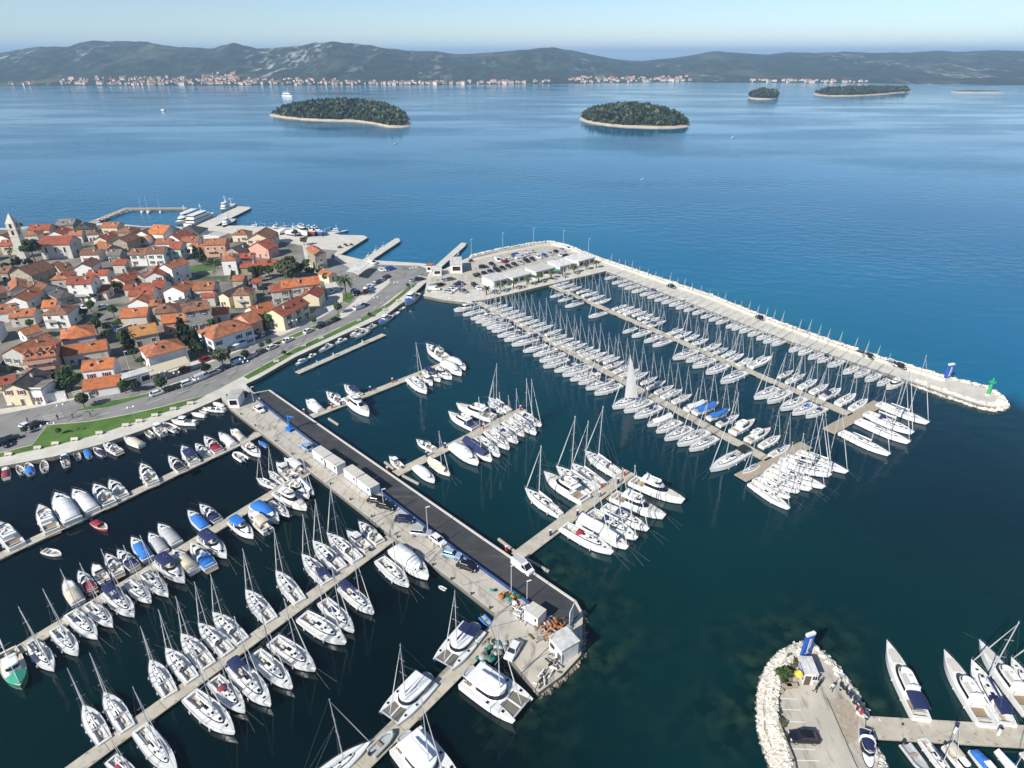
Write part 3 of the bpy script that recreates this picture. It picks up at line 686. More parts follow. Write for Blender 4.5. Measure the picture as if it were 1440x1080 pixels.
ground('town_ground', town_poly, -3, Z0, 'concrete_pale')
sheet('village_ground', [(-420, 560), (-100, 575), (0, 575), (60, 567), (165, 549), (205, 535), (262, 510), (300, 497), (360, 470), (440, 440), (462, 420), (455, 395), (430, 370), (425, 345), (370, 335), (300, 325), (150, 316), (20, 323), (-420, 321)], Z0+.004, 'town_earth')
sheet('upper_road', [(-420, 640), (-120, 604), (0, 583), (100, 563), (175, 548), (250, 527), (300, 508), (340, 492), (400, 470), (452, 446), (474, 432), (484, 420), (478, 404), (455, 378), (432, 355), (445, 350), (475, 352), (466, 362), (490, 376), (506, 390), (514, 404), (498, 424), (478, 440), (440, 458), (392, 478), (335, 505), (290, 522), (205, 553), (150, 565), (96, 580), (0, 600), (-120, 622), (-420, 662)], Z0+.012, 'asphalt_old')
sheet('seafront_road', [(-420, 690), (-120, 618), (0, 596), (96, 580), (205, 556), (262, 536), (300, 522), (345, 504), (400, 482), (452, 461), (486, 445), (512, 428), (548, 398), (548, 388), (560, 385), (585, 386), (596, 393), (585, 399), (565, 409), (520, 443), (470, 464), (415, 489), (372, 512), (343, 528), (310, 546), (291, 555), (262, 562), (225, 572), (175, 583), (125, 592), (67, 597), (45, 625), (0, 636), (-120, 670), (-420, 740)], Z0+.016, 'asphalt_old')
sheet('quay_car_park', [(530, 372), (590, 374), (606, 380), (600, 390), (585, 386), (548, 388), (510, 402), (498, 396), (512, 380)], Z0+.020, 'asphalt_old')
sheet('mole_car_park', [(606, 381), (640, 376), (668, 366), (752, 347), (778, 346), (832, 367), (700, 400), (690, 407), (640, 408), (604, 402)], Z0+.008, 'concrete')
for nm, pts in (('promenade_lawn', [(-60, 655), (0, 637), (45, 626), (67, 598), (125, 593), (175, 584), (225, 573), (262, 563), (289, 556), (270, 566), (240, 577), (200, 590), (140, 610), (75, 627), (0, 643), (-60, 662)]),
                ('median_lawn', [(97, 580), (150, 565), (205, 554), (262, 534), (300, 519), (335, 506), (392, 479), (440, 459), (476, 441), (479, 444), (452, 459), (400, 481), (345, 503), (300, 521), (262, 537), (205, 557), (150, 573)]),
                ('quayside_lawn', [(342, 530), (365, 517), (415, 490), (470, 465), (515, 444), (545, 427), (570, 407), (583, 396), (586, 399), (573, 410), (548, 430), (518, 448), (472, 470), (416, 496), (368, 523), (348, 533)]),
                ('garden_lawn', [(247, 381), (262, 376), (285, 374), (302, 377), (303, 383), (270, 386), (248, 387)]),
                ('palm_lawn', [(482, 414), (492, 411), (498, 418), (490, 427), (482, 424)]), ('mole_verge', [(600, 409), (606, 400), (616, 397), (612, 402), (603, 411)])):
    b = MB(); b.prism(GP(pts, Z0+.1), Z0, Z0+.12, 'grass', 'kerb'); b.obj(nm, kind='structure')
# painted lines on the sea-front road and the car parks
b = MB()
def stripe(b, p, q, wd, z, m='paint_white'):
    p = Vector(p[:2]); q = Vector(q[:2]); d = (q-p).normalized(); n = Vector((-d.y, d.x))*wd/2
    b.add([(*(p-n), z), (*(q-n), z), (*(q+n), z), (*(p+n), z)], [(0, 1, 2, 3)], m)
cl = GP([(60, 602), (205, 568), (290, 540), (345, 516), (390, 496), (440, 476), (490, 455), (525, 434), (552, 412)], Z0)
for a, c in zip(cl[:-1], cl[1:]):
    d = c-a; n = int(d.length/6)
    for i in range(n): stripe(b, a+d*(i/n), a+d*((i+.5)/n), .14, Z0+.022)
for p, q in (((486, 446), (548, 397)), ((300, 523), (392, 485)), ((60, 586), (88, 581)), ((60, 592), (90, 585)), ((62, 589), (84, 584))): stripe(b, G(*p, Z0), G(*q, Z0), .15, Z0+.022)
b.obj('road_markings', kind='structure')
# long working quay with its new asphalt strip
mat('fence_blue', (.02, .055, .19), .5, .1)
ground('working_quay', [(312, 562), (325, 575), (510, 720), (545, 750), (607, 793), (697, 863), (690, 880), (700, 905), (757, 974), (790, 950), (817, 921), (820, 860), (809, 845), (680, 757), (379, 548), (357, 552), (346, 541), (350, 556)], -3, Z0+.004, 'concrete')
sheet('asphalt_strip', [(358, 553), (379, 549), (680, 758.5), (808, 847), (816, 862), (800, 884), (785, 881), (640, 773), (520, 680), (440, 620), (365, 560)], Z0+.012, 'asphalt_new')
b = MB()
E_ = GP([(379, 548.6), (680, 757.4), (809, 845.4), (818, 862)], Z0+.2)
for a, c in zip(E_[:-1], E_[1:]): b.box(((a.x+c.x)/2, (a.y+c.y)/2, Z0+.13), ((c-a).length+.1, .4, .26), 'kerb', math.atan2(c.y-a.y, c.x-a.x))
b.obj('quay_kerb', kind='structure')
b = MB()
for x0, y0, x1, y1, z in ((325, 577, 510, 722, 0), (510, 722, 607, 795, 0), (607, 795, 696, 863, 0)):
    stripe(b, G(x0+1.5, y0-1.5, Z0), G(x1+1.5, y1-1.5, Z0), .5, Z0+.016, 'paving')
b.obj('quay_edge_coping', kind='structure')
b = MB()
qa = GP([(330, 578), (505, 718), (600, 790), (694, 862)], Z0); qb = GP([(366, 566), (520, 690), (640, 781), (738, 852)], Z0)
for (a, c), (e, f) in zip(zip(qa[:-1], qa[1:]), zip(qb[:-1], qb[1:])):
    n = int((c-a).length/6.5)
    for i in range(n): stripe(b, a.lerp(c, i/n), e.lerp(f, i/n), .10, Z0+.010, 'quay_wall')
    stripe(b, a.lerp(e, .5), c.lerp(f, .5), .09, Z0+.010, 'quay_wall')
for p, q in (((697, 862), (742, 853)), ((690, 882), (770, 862)), ((705, 903), (783, 885)), ((735, 940), (790, 905)), ((757, 960), (800, 925)), ((700, 905), (745, 960)), ((742, 858), (790, 930))): stripe(b, G(*p, Z0), G(*q, Z0), .11, Z0+.010, 'quay_wall')
b.obj('expansion_joints', kind='structure')
def jetty(name, pts, z=1.2, m='concrete_pale', label=None, cat='jetty', depth=-3):
    b = MB(); b.prism(GP(pts, z), depth, z, m, 'quay_wall'); return b.obj(name, label=label, cat=cat)
jetty('jetty', [(606, 379), (612, 383), (654, 346), (656, 342), (649, 341)], label='narrow pale jetty reaching seaward beside the flat white mole building')
jetty('jetty', [(510, 365), (521, 367), (563, 339), (561, 335), (556, 335)], label='short stone jetty with fishing boats moored along its left side')
jetty('jetty', [(268, 321), (335, 290), (352, 291), (352, 293), (288, 325)], m='concrete_pale', label='broad white ferry jetty beyond the town roofs')
jetty('jetty', [(122, 313), (175, 292), (263, 291.5), (263, 293.8), (179, 294.5), (133, 315)], m='plank', label='bent stone breakwater jetty of the old harbour, low and brown')
# kiosk peninsula at lower right
PEN = [(1112, 1140), (1100, 1082), (1086, 1052), (1075, 1024), (1073, 991), (1077, 963), (1086, 940), (1102, 920), (1118, 911), (1131, 909), (1146, 913), (1162, 926), (1178, 945), (1195, 966), (1210, 996), (1217, 1011), (1216, 1040), (1226, 1060), (1238, 1085), (1258, 1140)]
ground('kiosk_peninsula', PEN, -3, Z0, 'concrete')
b = MB(); W_ = GP([(1120, 1100), (1115, 1070), (1100, 1032), (1089, 1000), (1088, 972), (1092, 951), (1108, 924), (1128, 911)], Z0+.5)
for a, c in zip(W_[:-1], W_[1:]): b.box(((a.x+c.x)/2, (a.y+c.y)/2, Z0+.35), ((c-a).length+.3, .45, .7), 'plank', math.atan2(c.y-a.y, c.x-a.x))
b.obj('retaining_wall', label='low curved stone wall behind the white boulders of the kiosk car park', cat='wall')
sheet('kiosk_flowerbed', [(1093, 956), (1104, 935), (1118, 921), (1127, 917), (1120, 934), (1116, 948), (1114, 966), (1096, 968)], Z0+.006, 'soil')
sheet('slipway', [(1165, 982), (1191, 984), (1208, 1004), (1206, 1040), (1192, 1048)], Z0+.004, 'plank')
b = MB()
for y0, y1 in ((982, 983), (997.5, 998.5), (1014.5, 1015.5), (1053, 1054), (1069, 1070)):
    stripe(b, G(1092+(y0-982)*.28, y0, Z0), G(1121+(y0-982)*.36, y1, Z0), .13, Z0+.008)
stripe(b, G(1163, 981, Z0), G(1206, 1080, Z0), .14, Z0+.008, 'asphalt_new'); b.obj('bay_markings', kind='structure')
# algae and wet stain on stone near the waterline
for nm in ('rock_pale', 'rock_brown', 'quay_wall'):
    m_ = MATS[nm]; N = m_.node_tree.nodes; L = m_.node_tree.links; bs = N['Principled BSDF']; src = bs.inputs['Base Color'].links[0].from_socket
    ge = N.new('ShaderNodeNewGeometry'); sx = N.new('ShaderNodeSeparateXYZ'); L.new(ge.outputs['Position'], sx.inputs[0]); q = N.new('ShaderNodeMapRange'); q.inputs[1].default_value = .05; q.inputs[2].default_value = .40; q.inputs[3].default_value = 1; q.inputs[4].default_value = 0; L.new(sx.outputs[2], q.inputs[0])
    x_ = N.new('ShaderNodeMixRGB'); x_.inputs[2].default_value = (.035, .036, .022, 1); L.new(q.outputs[0], x_.inputs[0]); L.new(src, x_.inputs[1]); L.new(x_.outputs[0], bs.inputs['Base Color'])
# boulders
def boulders(name, line, wd, n, s0, s1, zt, label, out=1, seed=1, m='rock_pale', inset=1.0):
    rnd = random.Random(seed); L = GP(line, 0.6); b = MB(); seg = [(a, c, (c-a).length) for a, c in zip(L[:-1], L[1:])]; tot = sum(s[2] for s in seg)
    for _ in range(n):
        t = rnd.random()*tot
        for a, c, l in seg:
            if t <= l: break
            t -= l
        d = (c-a)/l; nn = Vector((-d.y, d.x))*out; q = rnd.random(); p = a+d*t+nn*(q*wd-inset+rnd.uniform(-.3, .3)); s = rnd.uniform(s0, s1)
        z = zt*(1-q**1.3)+rnd.uniform(-.25, .15)-.1
        M = Matrix.Rotation(rnd.random()*6.28, 3, 'Z') @ Matrix.Rotation(rnd.random()*6.28, 3, 'X'); vs = []
        for x, y, zz in ((-1, -1, -1), (1, -1, -1), (1, 1, -1), (-1, 1, -1), (-1, -1, 1), (1, -1, 1), (1, 1, 1), (-1, 1, 1)):
            v = M @ Vector((x*rnd.uniform(.25, .62), y*rnd.uniform(.25, .55), zz*rnd.uniform(.25, .5)))*s; vs.append((p.x+v.x, p.y+v.y, z+v.z))
        b.add(vs, [(3, 2, 1, 0), (4, 5, 6, 7), (0, 1, 5, 4), (1, 2, 6, 5), (2, 3, 7, 6), (3, 0, 4, 7)], m)
    return b.obj(name, label=label, cat='boulders', kind='stuff')
boulders('riprap', [(1108, 1120), (1088, 1056), (1078, 1024), (1076, 991), (1080, 963), (1089, 941), (1104, 922), (1131, 909), (1146, 911)], 2.5, 4400, .26, .60, 2.0, 'white boulders heaped round the left shore of the kiosk car park', 1, 3, "rock_pale", 1.35)
boulders('riprap', [(1140, 909), (1147, 912), (1163, 925), (1180, 944), (1197, 966), (1212, 997), (1217, 1010)], 1.7, 420, .4, .9, 1.2, 'narrow row of pale boulders on the right shore of the kiosk car park', 1, 4)
boulders('riprap', [(1222, 1045), (1232, 1062), (1244, 1082), (1256, 1110)], 2.0, 200, .4, .9, 1.1, 'pale boulders beside the motor yacht moored at the car park', 1, 14)
boulders('riprap', [(662, 361), (700, 352), (750, 343), (775, 341), (800, 347), (837, 362), (860, 370), (1000, 417), (1095, 455), (1220, 499), (1330, 532), (1392, 547)], 2.6, 3000, .5, 1.15, 1.5, 'pale boulders along the seaward face of the long breakwater', 1, 5)
boulders('riprap', [(1390, 546), (1408, 560), (1410, 568), (1400, 574), (1380, 571), (1325, 553), (1285, 538)], 2.4, 1100, .45, 1.05, 1.3, 'pale boulders wrapped round the breakwater tip by the green beacon', 1, 6)
boulders('riprap', [(820, 858), (820, 890), (817, 921), (790, 950), (757, 976)], 1.5, 520, .3, .8, .7, 'brown boulders round the end of the working quay', 1, 8, 'rock_brown')
boulders('riprap', [(597, 414), (620, 421), (650, 425), (680, 422)], 1.5, 240, .5, 1.1, 1.0, 'pale boulders below the parked cars on the mole', -1, 9)
b = MB(); W_ = GP([(662, 361), (700, 352), (750, 343), (775, 341), (800, 347), (837, 362), (860, 370), (1000, 417), (1095, 455), (1220, 499), (1330, 532)], Z0+1)
for a, c in zip(W_[:-1], W_[1:]): b.box(((a.x+c.x)/2, (a.y+c.y)/2, Z0+.45), ((c-a).length+.2, .7, .9), 'concrete_pale', math.atan2(c.y-a.y, c.x-a.x))
b.obj('sea_wall', label='long low pale parapet wall on the seaward edge of the breakwater', cat='wall')
# pontoons: (label, start, end, width, name)
PONT = {}
def pontoon(key, p, q, wd, label, m='pontoon', seg=8.0):
    a = G(*p, .55).to_2d(); c = G(*q, .55).to_2d(); d = c-a; l = d.length; d /= l; rz = math.atan2(d.y, d.x); PONT[key] = (a, c, d)
    r = link('pontoon', None, None, (a.x, a.y, 0), rz, label=label, cat='pontoon', group='floating pontoons of the marina')
    b = MB(); n = max(1, round(l/seg)); f = MB()
    for i in range(n):
        x = (i+.5)*l/n; b.box((x, 0, .44), (l/n-.07, wd, .22), m); f.box((x, 0, .1), (l/n*.7, wd*.85, .44), 'float_grey')
    for s in (1, -1): b.box((l/2, s*(wd/2+.03), .45), (l, .08, .16), 'plank')
    b.obj('deck', r); f.obj('float', r)
    cl_ = MB()
    for i in range(int(l/4)):
        for s in (1, -1): cl_.box((2+i*4, s*(wd/2-.2), .6), (.35, .1, .1), 'steel')
    c_ = cl_.obj('cleat', r); c_['kind'] = 'stuff'
pontoon('P1', (-120, 838), (377, 604), 2.4, 'slim pontoon on the left, the one nearest the promenade lawn')
pontoon('P2', (-130, 1010), (443, 657), 2.4, 'second pontoon from the promenade on the left, motorboats above and sailboats below')
pontoon('P3', (60, 1114), (557, 751), 2.5, 'third pontoon from the promenade on the left, sailboats on both sides')
pontoon('P4', (440, 1140), (700, 884), 3.0, 'broad pontoon at the bottom with catamarans moored to it')
pontoon('R0', (418, 524), (540, 470), 2.3, 'short empty pontoon parallel to the promenade quay')
pontoon('R1', (436, 586), (638, 506), 2.6, 'upper of three short pontoons right of the asphalt strip')
pontoon('R2', (556, 666), (737, 575), 2.6, 'middle one of three short pontoons right of the asphalt strip')
pontoon('R3', (727, 783), (886, 663), 3.0, 'lowest of three short pontoons right of the asphalt strip')
pontoon('A', (672, 424), (1081, 646), 2.6, 'long crowded pontoon nearest the camera in the big sailboat basin')
pontoon('B', (765, 397), (1197, 583), 2.6, 'long middle pontoon in the big sailboat basin')
pontoon('TA', (1041, 672), (1134, 625), 3.4, 'brown cross pontoon ending the long near pontoon', 'plank')
pontoon('TB', (1165, 606), (1237, 566), 3.4, 'brown cross pontoon ending the long middle pontoon', 'plank')
pontoon('LR', (1216, 1022), (1620, 1046), 3.6, 'concrete pontoon at lower right between yachts and small boats')
PONT['C'] = (G(852, 384, 1).to_2d(), G(1280, 537, 1).to_2d(), (G(1280, 537, 1)-G(852, 384, 1)).to_2d().normalized())
PONT['S0'] = (G(0, 656, 1).to_2d(), G(311, 559, 1).to_2d(), (G(311, 559, 1)-G(0, 656, 1)).to_2d().normalized())
for p, q in (((462, 588), (476, 597)), ((566, 668), (589, 680)), ((541, 649), (555, 660)), ((740, 785), (772, 803)), ((701, 757), (726, 776))):
    a = G(*p, .4).to_2d(); c = G(*q, .4).to_2d(); d = c-a; b = MB(); b.box((0, 0, .25), (d.length, .5, .4), 'plank'); b.tube((-d.length/2, 0, .2), (d.length/2, 0, .2), .3, 'cov_grey', 6)
    o = b.obj('mooring_boom', label='narrow floating boom alongside the kerbed edge of the asphalt strip', cat='floating boom', group='floating booms by the asphalt strip')
    o.location = ((a.x+c.x)/2, (a.y+c.y)/2, 0); o.rotation_euler = (0, 0, math.atan2(d.y, d.x))
# ------------------------------------------------------------------ far shore
RIDGE = [(-500, 76), (-200, 74), (0, 75), (20, 71.7), (53, 67), (83, 65.7), (100, 66), (120, 59.3), (137, 57), (160, 59), (187, 58), (213, 60), (233, 64), (253, 66.7), (280, 67.3), (300, 69), (313, 65), (330, 60.7), (347, 64.3), (363, 69), (393, 68), (427, 65), (447, 60.7), (467, 59), (480, 60), (520, 65), (573, 71.7), (613, 72.7), (640, 76.7), (680, 75), (720, 71.7), (763, 67.7), (780, 67.3), (800, 70.7), (830, 76.7), (863, 83), (885, 85.5), (905, 85.5), (923, 84), (947, 82), (960, 80), (980, 76.7), (1003, 72.7), (1040, 75), (1077, 77), (1110, 74), (1147, 74.7), (1187, 73), (1220, 74.7), (1280, 74), (1313, 71.7), (1353, 73.7), (1393, 70.7), (1440, 72), (1600, 70), (1950, 74)]
SHORE = [(-500, 122), (0, 121), (300, 120.3), (600, 119.5), (800, 117.5), (960, 115.5), (1200, 117), (1440, 120), (1950, 123)]
def interp(T, u):
    for (a, p), (c, q) in zip(T[:-1], T[1:]):
        if a <= u <= c: return p+(q-p)*(u-a)/(c-a)
    return T[0][1] if u < T[0][0] else T[-1][1]
def far_depths(u):
    g = G(u, interp(SHORE, u)); ys = g.y; yr = ys+1300+500*sstep(700, 1100, u)+120*math.sin(u*.01); return ys, yr
def far_z(u, s):
    ys, yr = far_depths(u); zr = max(8, at_depth(u, interp(RIDGE, u), yr).z); Y = ys+(yr-ys)*s
    if s <= 0: return ys, -2.0
    f = .08*min(1, s/.12)+.92*sstep(.06, 1.0, s)**1.15
    p = Vector((u*.02, s*5, 1.7)); nzz = noise.fractal(p, 1, 2, 5); nz2 = noise.fractal(Vector((u*.06, s*12, 9)), 1, 2, 4)
    z = 1+zr*f*(1+.5*nzz*(1-s)*min(1, s*4))+zr*.10*nz2*s*(1-s*.85)*2
    return Y, z
def far_pt(u, s):
    Y, z = far_z(u, s); b = (540-HOR)/FPX
    return (Y*((u-720)/FPX)/(cp+b*sp), Y, z)
mat('far_hill', (.008, .024, .016), .95, .1, .010, coords='World', col2=(.040, .062, .034), detail=9, thr=(.40, .60)); mixin(MATS['far_hill'], .05, (.003, .012, .009), .44, .56, stretch=(1, .22, 1), detail=8); mixin(MATS['far_hill'], .0052, (.085, .10, .055), .58, .72, stretch=(1, .35, 1), detail=8)
_n = MATS['far_hill'].node_tree; _b = _n.nodes['Principled BSDF']; _src = _b.inputs['Base Color'].links[0].from_socket; _g = _n.nodes.new('ShaderNodeNewGeometry'); _o = []
for sc_, lo_, hi_ in ((.034, .53, .64), (.0046, .52, .68)):       # bare limestone: small outcrops gathered in fields
    _p = _n.nodes.new('ShaderNodeMapping'); _p.inputs['Scale'].default_value = (1, .25, 1); _n.links.new(_g.outputs['Position'], _p.inputs[0]); _z = _n.nodes.new('ShaderNodeTexNoise'); _z.inputs['Scale'].default_value = sc_; _z.inputs['Detail'].default_value = 7
    _n.links.new(_p.outputs[0], _z.inputs['Vector']); _r = _n.nodes.new('ShaderNodeMapRange'); _r.inputs[1].default_value = lo_; _r.inputs[2].default_value = hi_; _n.links.new(_z.outputs[0], _r.inputs[0]); _o.append(_r.outputs[0])
_q = _n.nodes.new('ShaderNodeMath'); _q.operation = 'MULTIPLY'; _n.links.new(_o[0], _q.inputs[0]); _n.links.new(_o[1], _q.inputs[1])
_y = _n.nodes.new('ShaderNodeMixRGB'); _y.inputs[2].default_value = (.36, .35, .31, 1); _n.links.new(_q.outputs[0], _y.inputs[0]); _n.links.new(_src, _y.inputs[1]); _n.links.new(_y.outputs[0], _b.inputs['Base Color'])
us = [-460+6*i for i in range(395)]; SS = [-.02, 0, .02, .04, .07]+[.1+.9*i/34 for i in range(35)]+[1.06, 1.2, 1.5]
vs = []
for s in SS:
    for u in us:
        if s <= 1: vs.append(far_pt(u, s))
        else:
            x, y, z = far_pt(u, 1.0); k = (s-1)*2; vs.append((x*(1+k*.4), y*(1+k*.4), z*(1-k)))
nu = len(us); me = bpy.data.meshes.new('hills'); me.from_pydata(vs, [], [(j*nu+i, j*nu+i+1, (j+1)*nu+i+1, (j+1)*nu+i) for j in range(len(SS)-1) for i in range(nu-1)])
me.materials.append(MATS['far_hill']); me.polygons.foreach_set('use_smooth', [True]*len(me.polygons)); link('hills', me, kind='structure')
# dim outline of land beyond the gap in the hills
mat('leaf_dark', (.010, .020, .009), .9, .1, .12, coords='World', col2=(.030, .048, .018), inst=.2)
mat('leaf_pine', (.010, .022, .010), .9, .1, .2, coords='World', col2=(.030, .050, .016), inst=.25)
mat('leaf_green', (.025, .055, .013), .9, .1, .6, coords='World', col2=(.060, .105, .025), inst=.3)
mat('leaf_olive', (.050, .060, .026), .9, .1, .6, coords='World', col2=(.11, .12, .055), inst=.2)
mat('bark', (.10, .075, .05), .9, .2, 3); mat('beach', (.45, .38, .28), .95, .15, .1, coords='World')
def island(pts, ht, label, seed, n, tree=6.0, bare=False):
    rnd = random.Random(seed); P = GP(pts, .5)
    for _ in range(2): P = [q for a, e in zip(P, P[1:]+P[:1]) for q in (a.lerp(e, .25), a.lerp(e, .75))]
    P = [p+Vector((noise.noise(Vector((p.x*.045, p.y*.045, seed))), noise.noise(Vector((p.x*.045, p.y*.045, seed+9)))))*(5 if len(P) > 1 else 0) for p in P]; c = sum(P, Vector((0, 0)))/len(P)
    b = MB(); r0 = [(p.x, p.y, -1) for p in P]; r1 = [tuple((c+(p-c)*.97))+(1.2,) for p in P]; r2 = [tuple((c+(p-c)*(.90+.05*noise.noise(Vector((p.x*.03, p.y*.03, 4))))))+(2.2,) for p in P]; r3 = [tuple((c+(p-c)*.45))+(ht,) for p in P]
    if sum(P[i].cross(P[(i+1) % len(P)]) for i in range(len(P))) < 0: r0.reverse(); r1.reverse(); r2.reverse(); r3.reverse()
    b.loft([r0, r1, r2], 'beach', False, False); b.loft([r2, r3], 'leaf_dark', False, True); b.obj('island', kind='structure', smooth=1.0)
    if n == 0: return
    m = MB(); N = len(P); k = 0
    while k < n:
        i = rnd.randrange(N); e = P[i].lerp(P[(i+1) % N], rnd.random()); q = math.sqrt(rnd.random())*.93; p = c+(e-c)*q
        if noise.noise(Vector((p.x*.03, p.y*.03, seed))) < -.45: k += 1; continue
        zb = 2.5+(ht-2.5)*max(0, min(1, (.86-q)/.41)); r = tree*rnd.choice((.35, .5, .6, .7, .8, .95, 1.15))*(1 if q < .85 else .65); zc = zb+r*.75
        for _ in range(13):
            a = rnd.random()*6.28; e_ = rnd.uniform(-.4, 1); rr = r*rnd.uniform(.55, 1); o = Vector((math.cos(a)*math.sqrt(max(0, 1-e_*e_))*rr, math.sin(a)*math.sqrt(max(0, 1-e_*e_))*rr, e_*rr*.9)); s = r*rnd.uniform(.28, .5)
            t = Vector((rnd.uniform(-1, 1), rnd.uniform(-1, 1), rnd.uniform(-1, 1))).normalized(); t2 = t.orthogonal().normalized(); t3 = t.cross(t2); pc = Vector((p.x, p.y, zc))+o
            m.add([pc-t2*s-t3*s*.7, pc+t2*s-t3*s, pc+t2*s*.8+t3*s, pc-t2*s+t3*s*.8], [(0, 1, 2, 3)], 'leaf_dark' if rnd.random() < .8 else 'leaf_olive')
        k += 1
    m.obj('island_wood', label=label, cat='wood', kind='stuff')
island([(374, 162), (390, 164.5), (420, 168), (460, 170), (500, 170.5), (530, 174), (545, 178.5), (565, 179.5), (580, 177), (577, 170), (572, 163), (560, 157), (530, 152), (490, 149), (450, 149), (420, 152), (395, 157)], 10, 'dark pine wood covering the left one of the two nearer islands', 3, 3000, 6.2)
island([(813, 166), (820, 171), (840, 175), (870, 178), (910, 180), (945, 180.5), (972, 178), (970, 172), (955, 166), (930, 160), (900, 156.5), (870, 156), (840, 158), (820, 162)], 9, 'dark pine wood covering the right one of the two nearer islands', 5, 2600, 6.0)
island([(1050, 137), (1060, 139), (1080, 139.5), (1094, 138.5), (1093, 135.5), (1080, 134), (1062, 134)], 5, 'dark wood on the small round island before the right hills', 6, 420, 7)
island([(1141, 132), (1150, 135), (1190, 135.5), (1240, 133), (1272, 129.5), (1288, 129.2), (1270, 127), (1220, 128), (1180, 129), (1150, 130)], 4, 'dark wood on the long low island before the right hills', 7, 1000, 6.5)
island([(1333, 129), (1350, 130), (1380, 130), (1412, 130), (1415, 128.8), (1380, 128), (1350, 127.8)], 3, '', 8, 0)
# far villages
mat('far_wall', (.55, .50, .43), .9, .05, .2, inst=.15); mat('far_roof', (.34, .13, .07), .9, .1, .2, inst=.25)
@memo
def far_house(k):
    w_, d_, h_ = ((11, 9, 5.5), (14, 9, 6.5), (20, 10, 7), (9, 9, 7))[k]; b = MB(); b.box((0, 0, h_/2-2), (w_, d_, h_+4), 'far_wall')
    b.add([(-w_/2-.4, -d_/2-.4, h_), (w_/2+.4, -d_/2-.4, h_), (w_/2+.4, d_/2+.4, h_), (-w_/2-.4, d_/2+.4, h_), (-w_/2+2, 0, h_+2.8), (w_/2-2, 0, h_+2.8)], [(0, 1, 5, 4), (2, 3, 4, 5), (1, 2, 5), (3, 0, 4), (3, 2, 1, 0)], 'far_roof')
    for x in (-.3, 0, .3): b.box((w_*x, -d_/2-.02, h_*.6), (1.3, .06, 1.6), 'dark_glass')
    return b.mesh('far_house')
rnd = random.Random(12)
for u0, u1, s0, s1, n, lab in ((0, 62, .012, .05, 10, 'at far left end of opposite shore'), (60, 275, .012, .17, 74, 'in the left village on the far shore'), (268, 330, .02, .30, 40, 'on slope above left far village'), (330, 470, .012, .15, 40, 'on far shore behind left island'), (470, 620, .012, .05, 34, 'on far shore between two nearer islands'), (620, 780, .012, .055, 26, 'on the middle of the far shore'), (790, 975, .012, .20, 50, 'in the far village above the right island'), (1060, 1150, .012, .06, 22, 'in small far village before right hills'), (1150, 1240, .012, .035, 10, 'at far right end of opposite shore')):
    for i in range(n):
        u = rnd.uniform(u0, u1) if n < 60 else rnd.triangular(u0, u1, u1-25); s = s0+(s1-s0)*rnd.random()**1.8; k = rnd.randrange(4)
        link('far_house', far_house(k), None, Vector(far_pt(u, s)), rnd.uniform(-.7, .7), rnd.uniform(.6, 1.05), 'small pale house with red roof '+lab, 'house', 'houses '+lab)
b = MB(); rnd = random.Random(31)
for u0, u1, s0, s1, n in ((70, 470, .02, .16, 130), (285, 330, .1, .34, 20), (480, 760, .015, .08, 40), (800, 970, .02, .2, 60), (1060, 1230, .015, .06, 24)):
    for i in range(n):
        p = Vector(far_pt(rnd.uniform(u0, u1), s0+(s1-s0)*rnd.random()**1.5)); k = rnd.uniform(.5, .85); w_, d_, h_ = 10*k, 8*k, 6.5*k; rz = rnd.uniform(-.6, .6); b.box(p+Vector((0, 0, h_/2-1)), (w_, d_, h_+2), 'far_wall', rz)
        M = Matrix.Translation(p) @ Matrix.Rotation(rz, 4, 'Z'); b.add([M @ Vector(q) for q in ((-w_/2, -d_/2, h_), (w_/2, -d_/2, h_), (w_/2, d_/2, h_), (-w_/2, d_/2, h_), (-w_/4, 0, h_+2), (w_/4, 0, h_+2))], [(0, 1, 5, 4), (2, 3, 4, 5), (1, 2, 5), (3, 0, 4)], 'far_roof')
b.obj('far_houses', label='the many tiniest houses scattered through the villages of the far shore', cat='houses', kind='stuff')
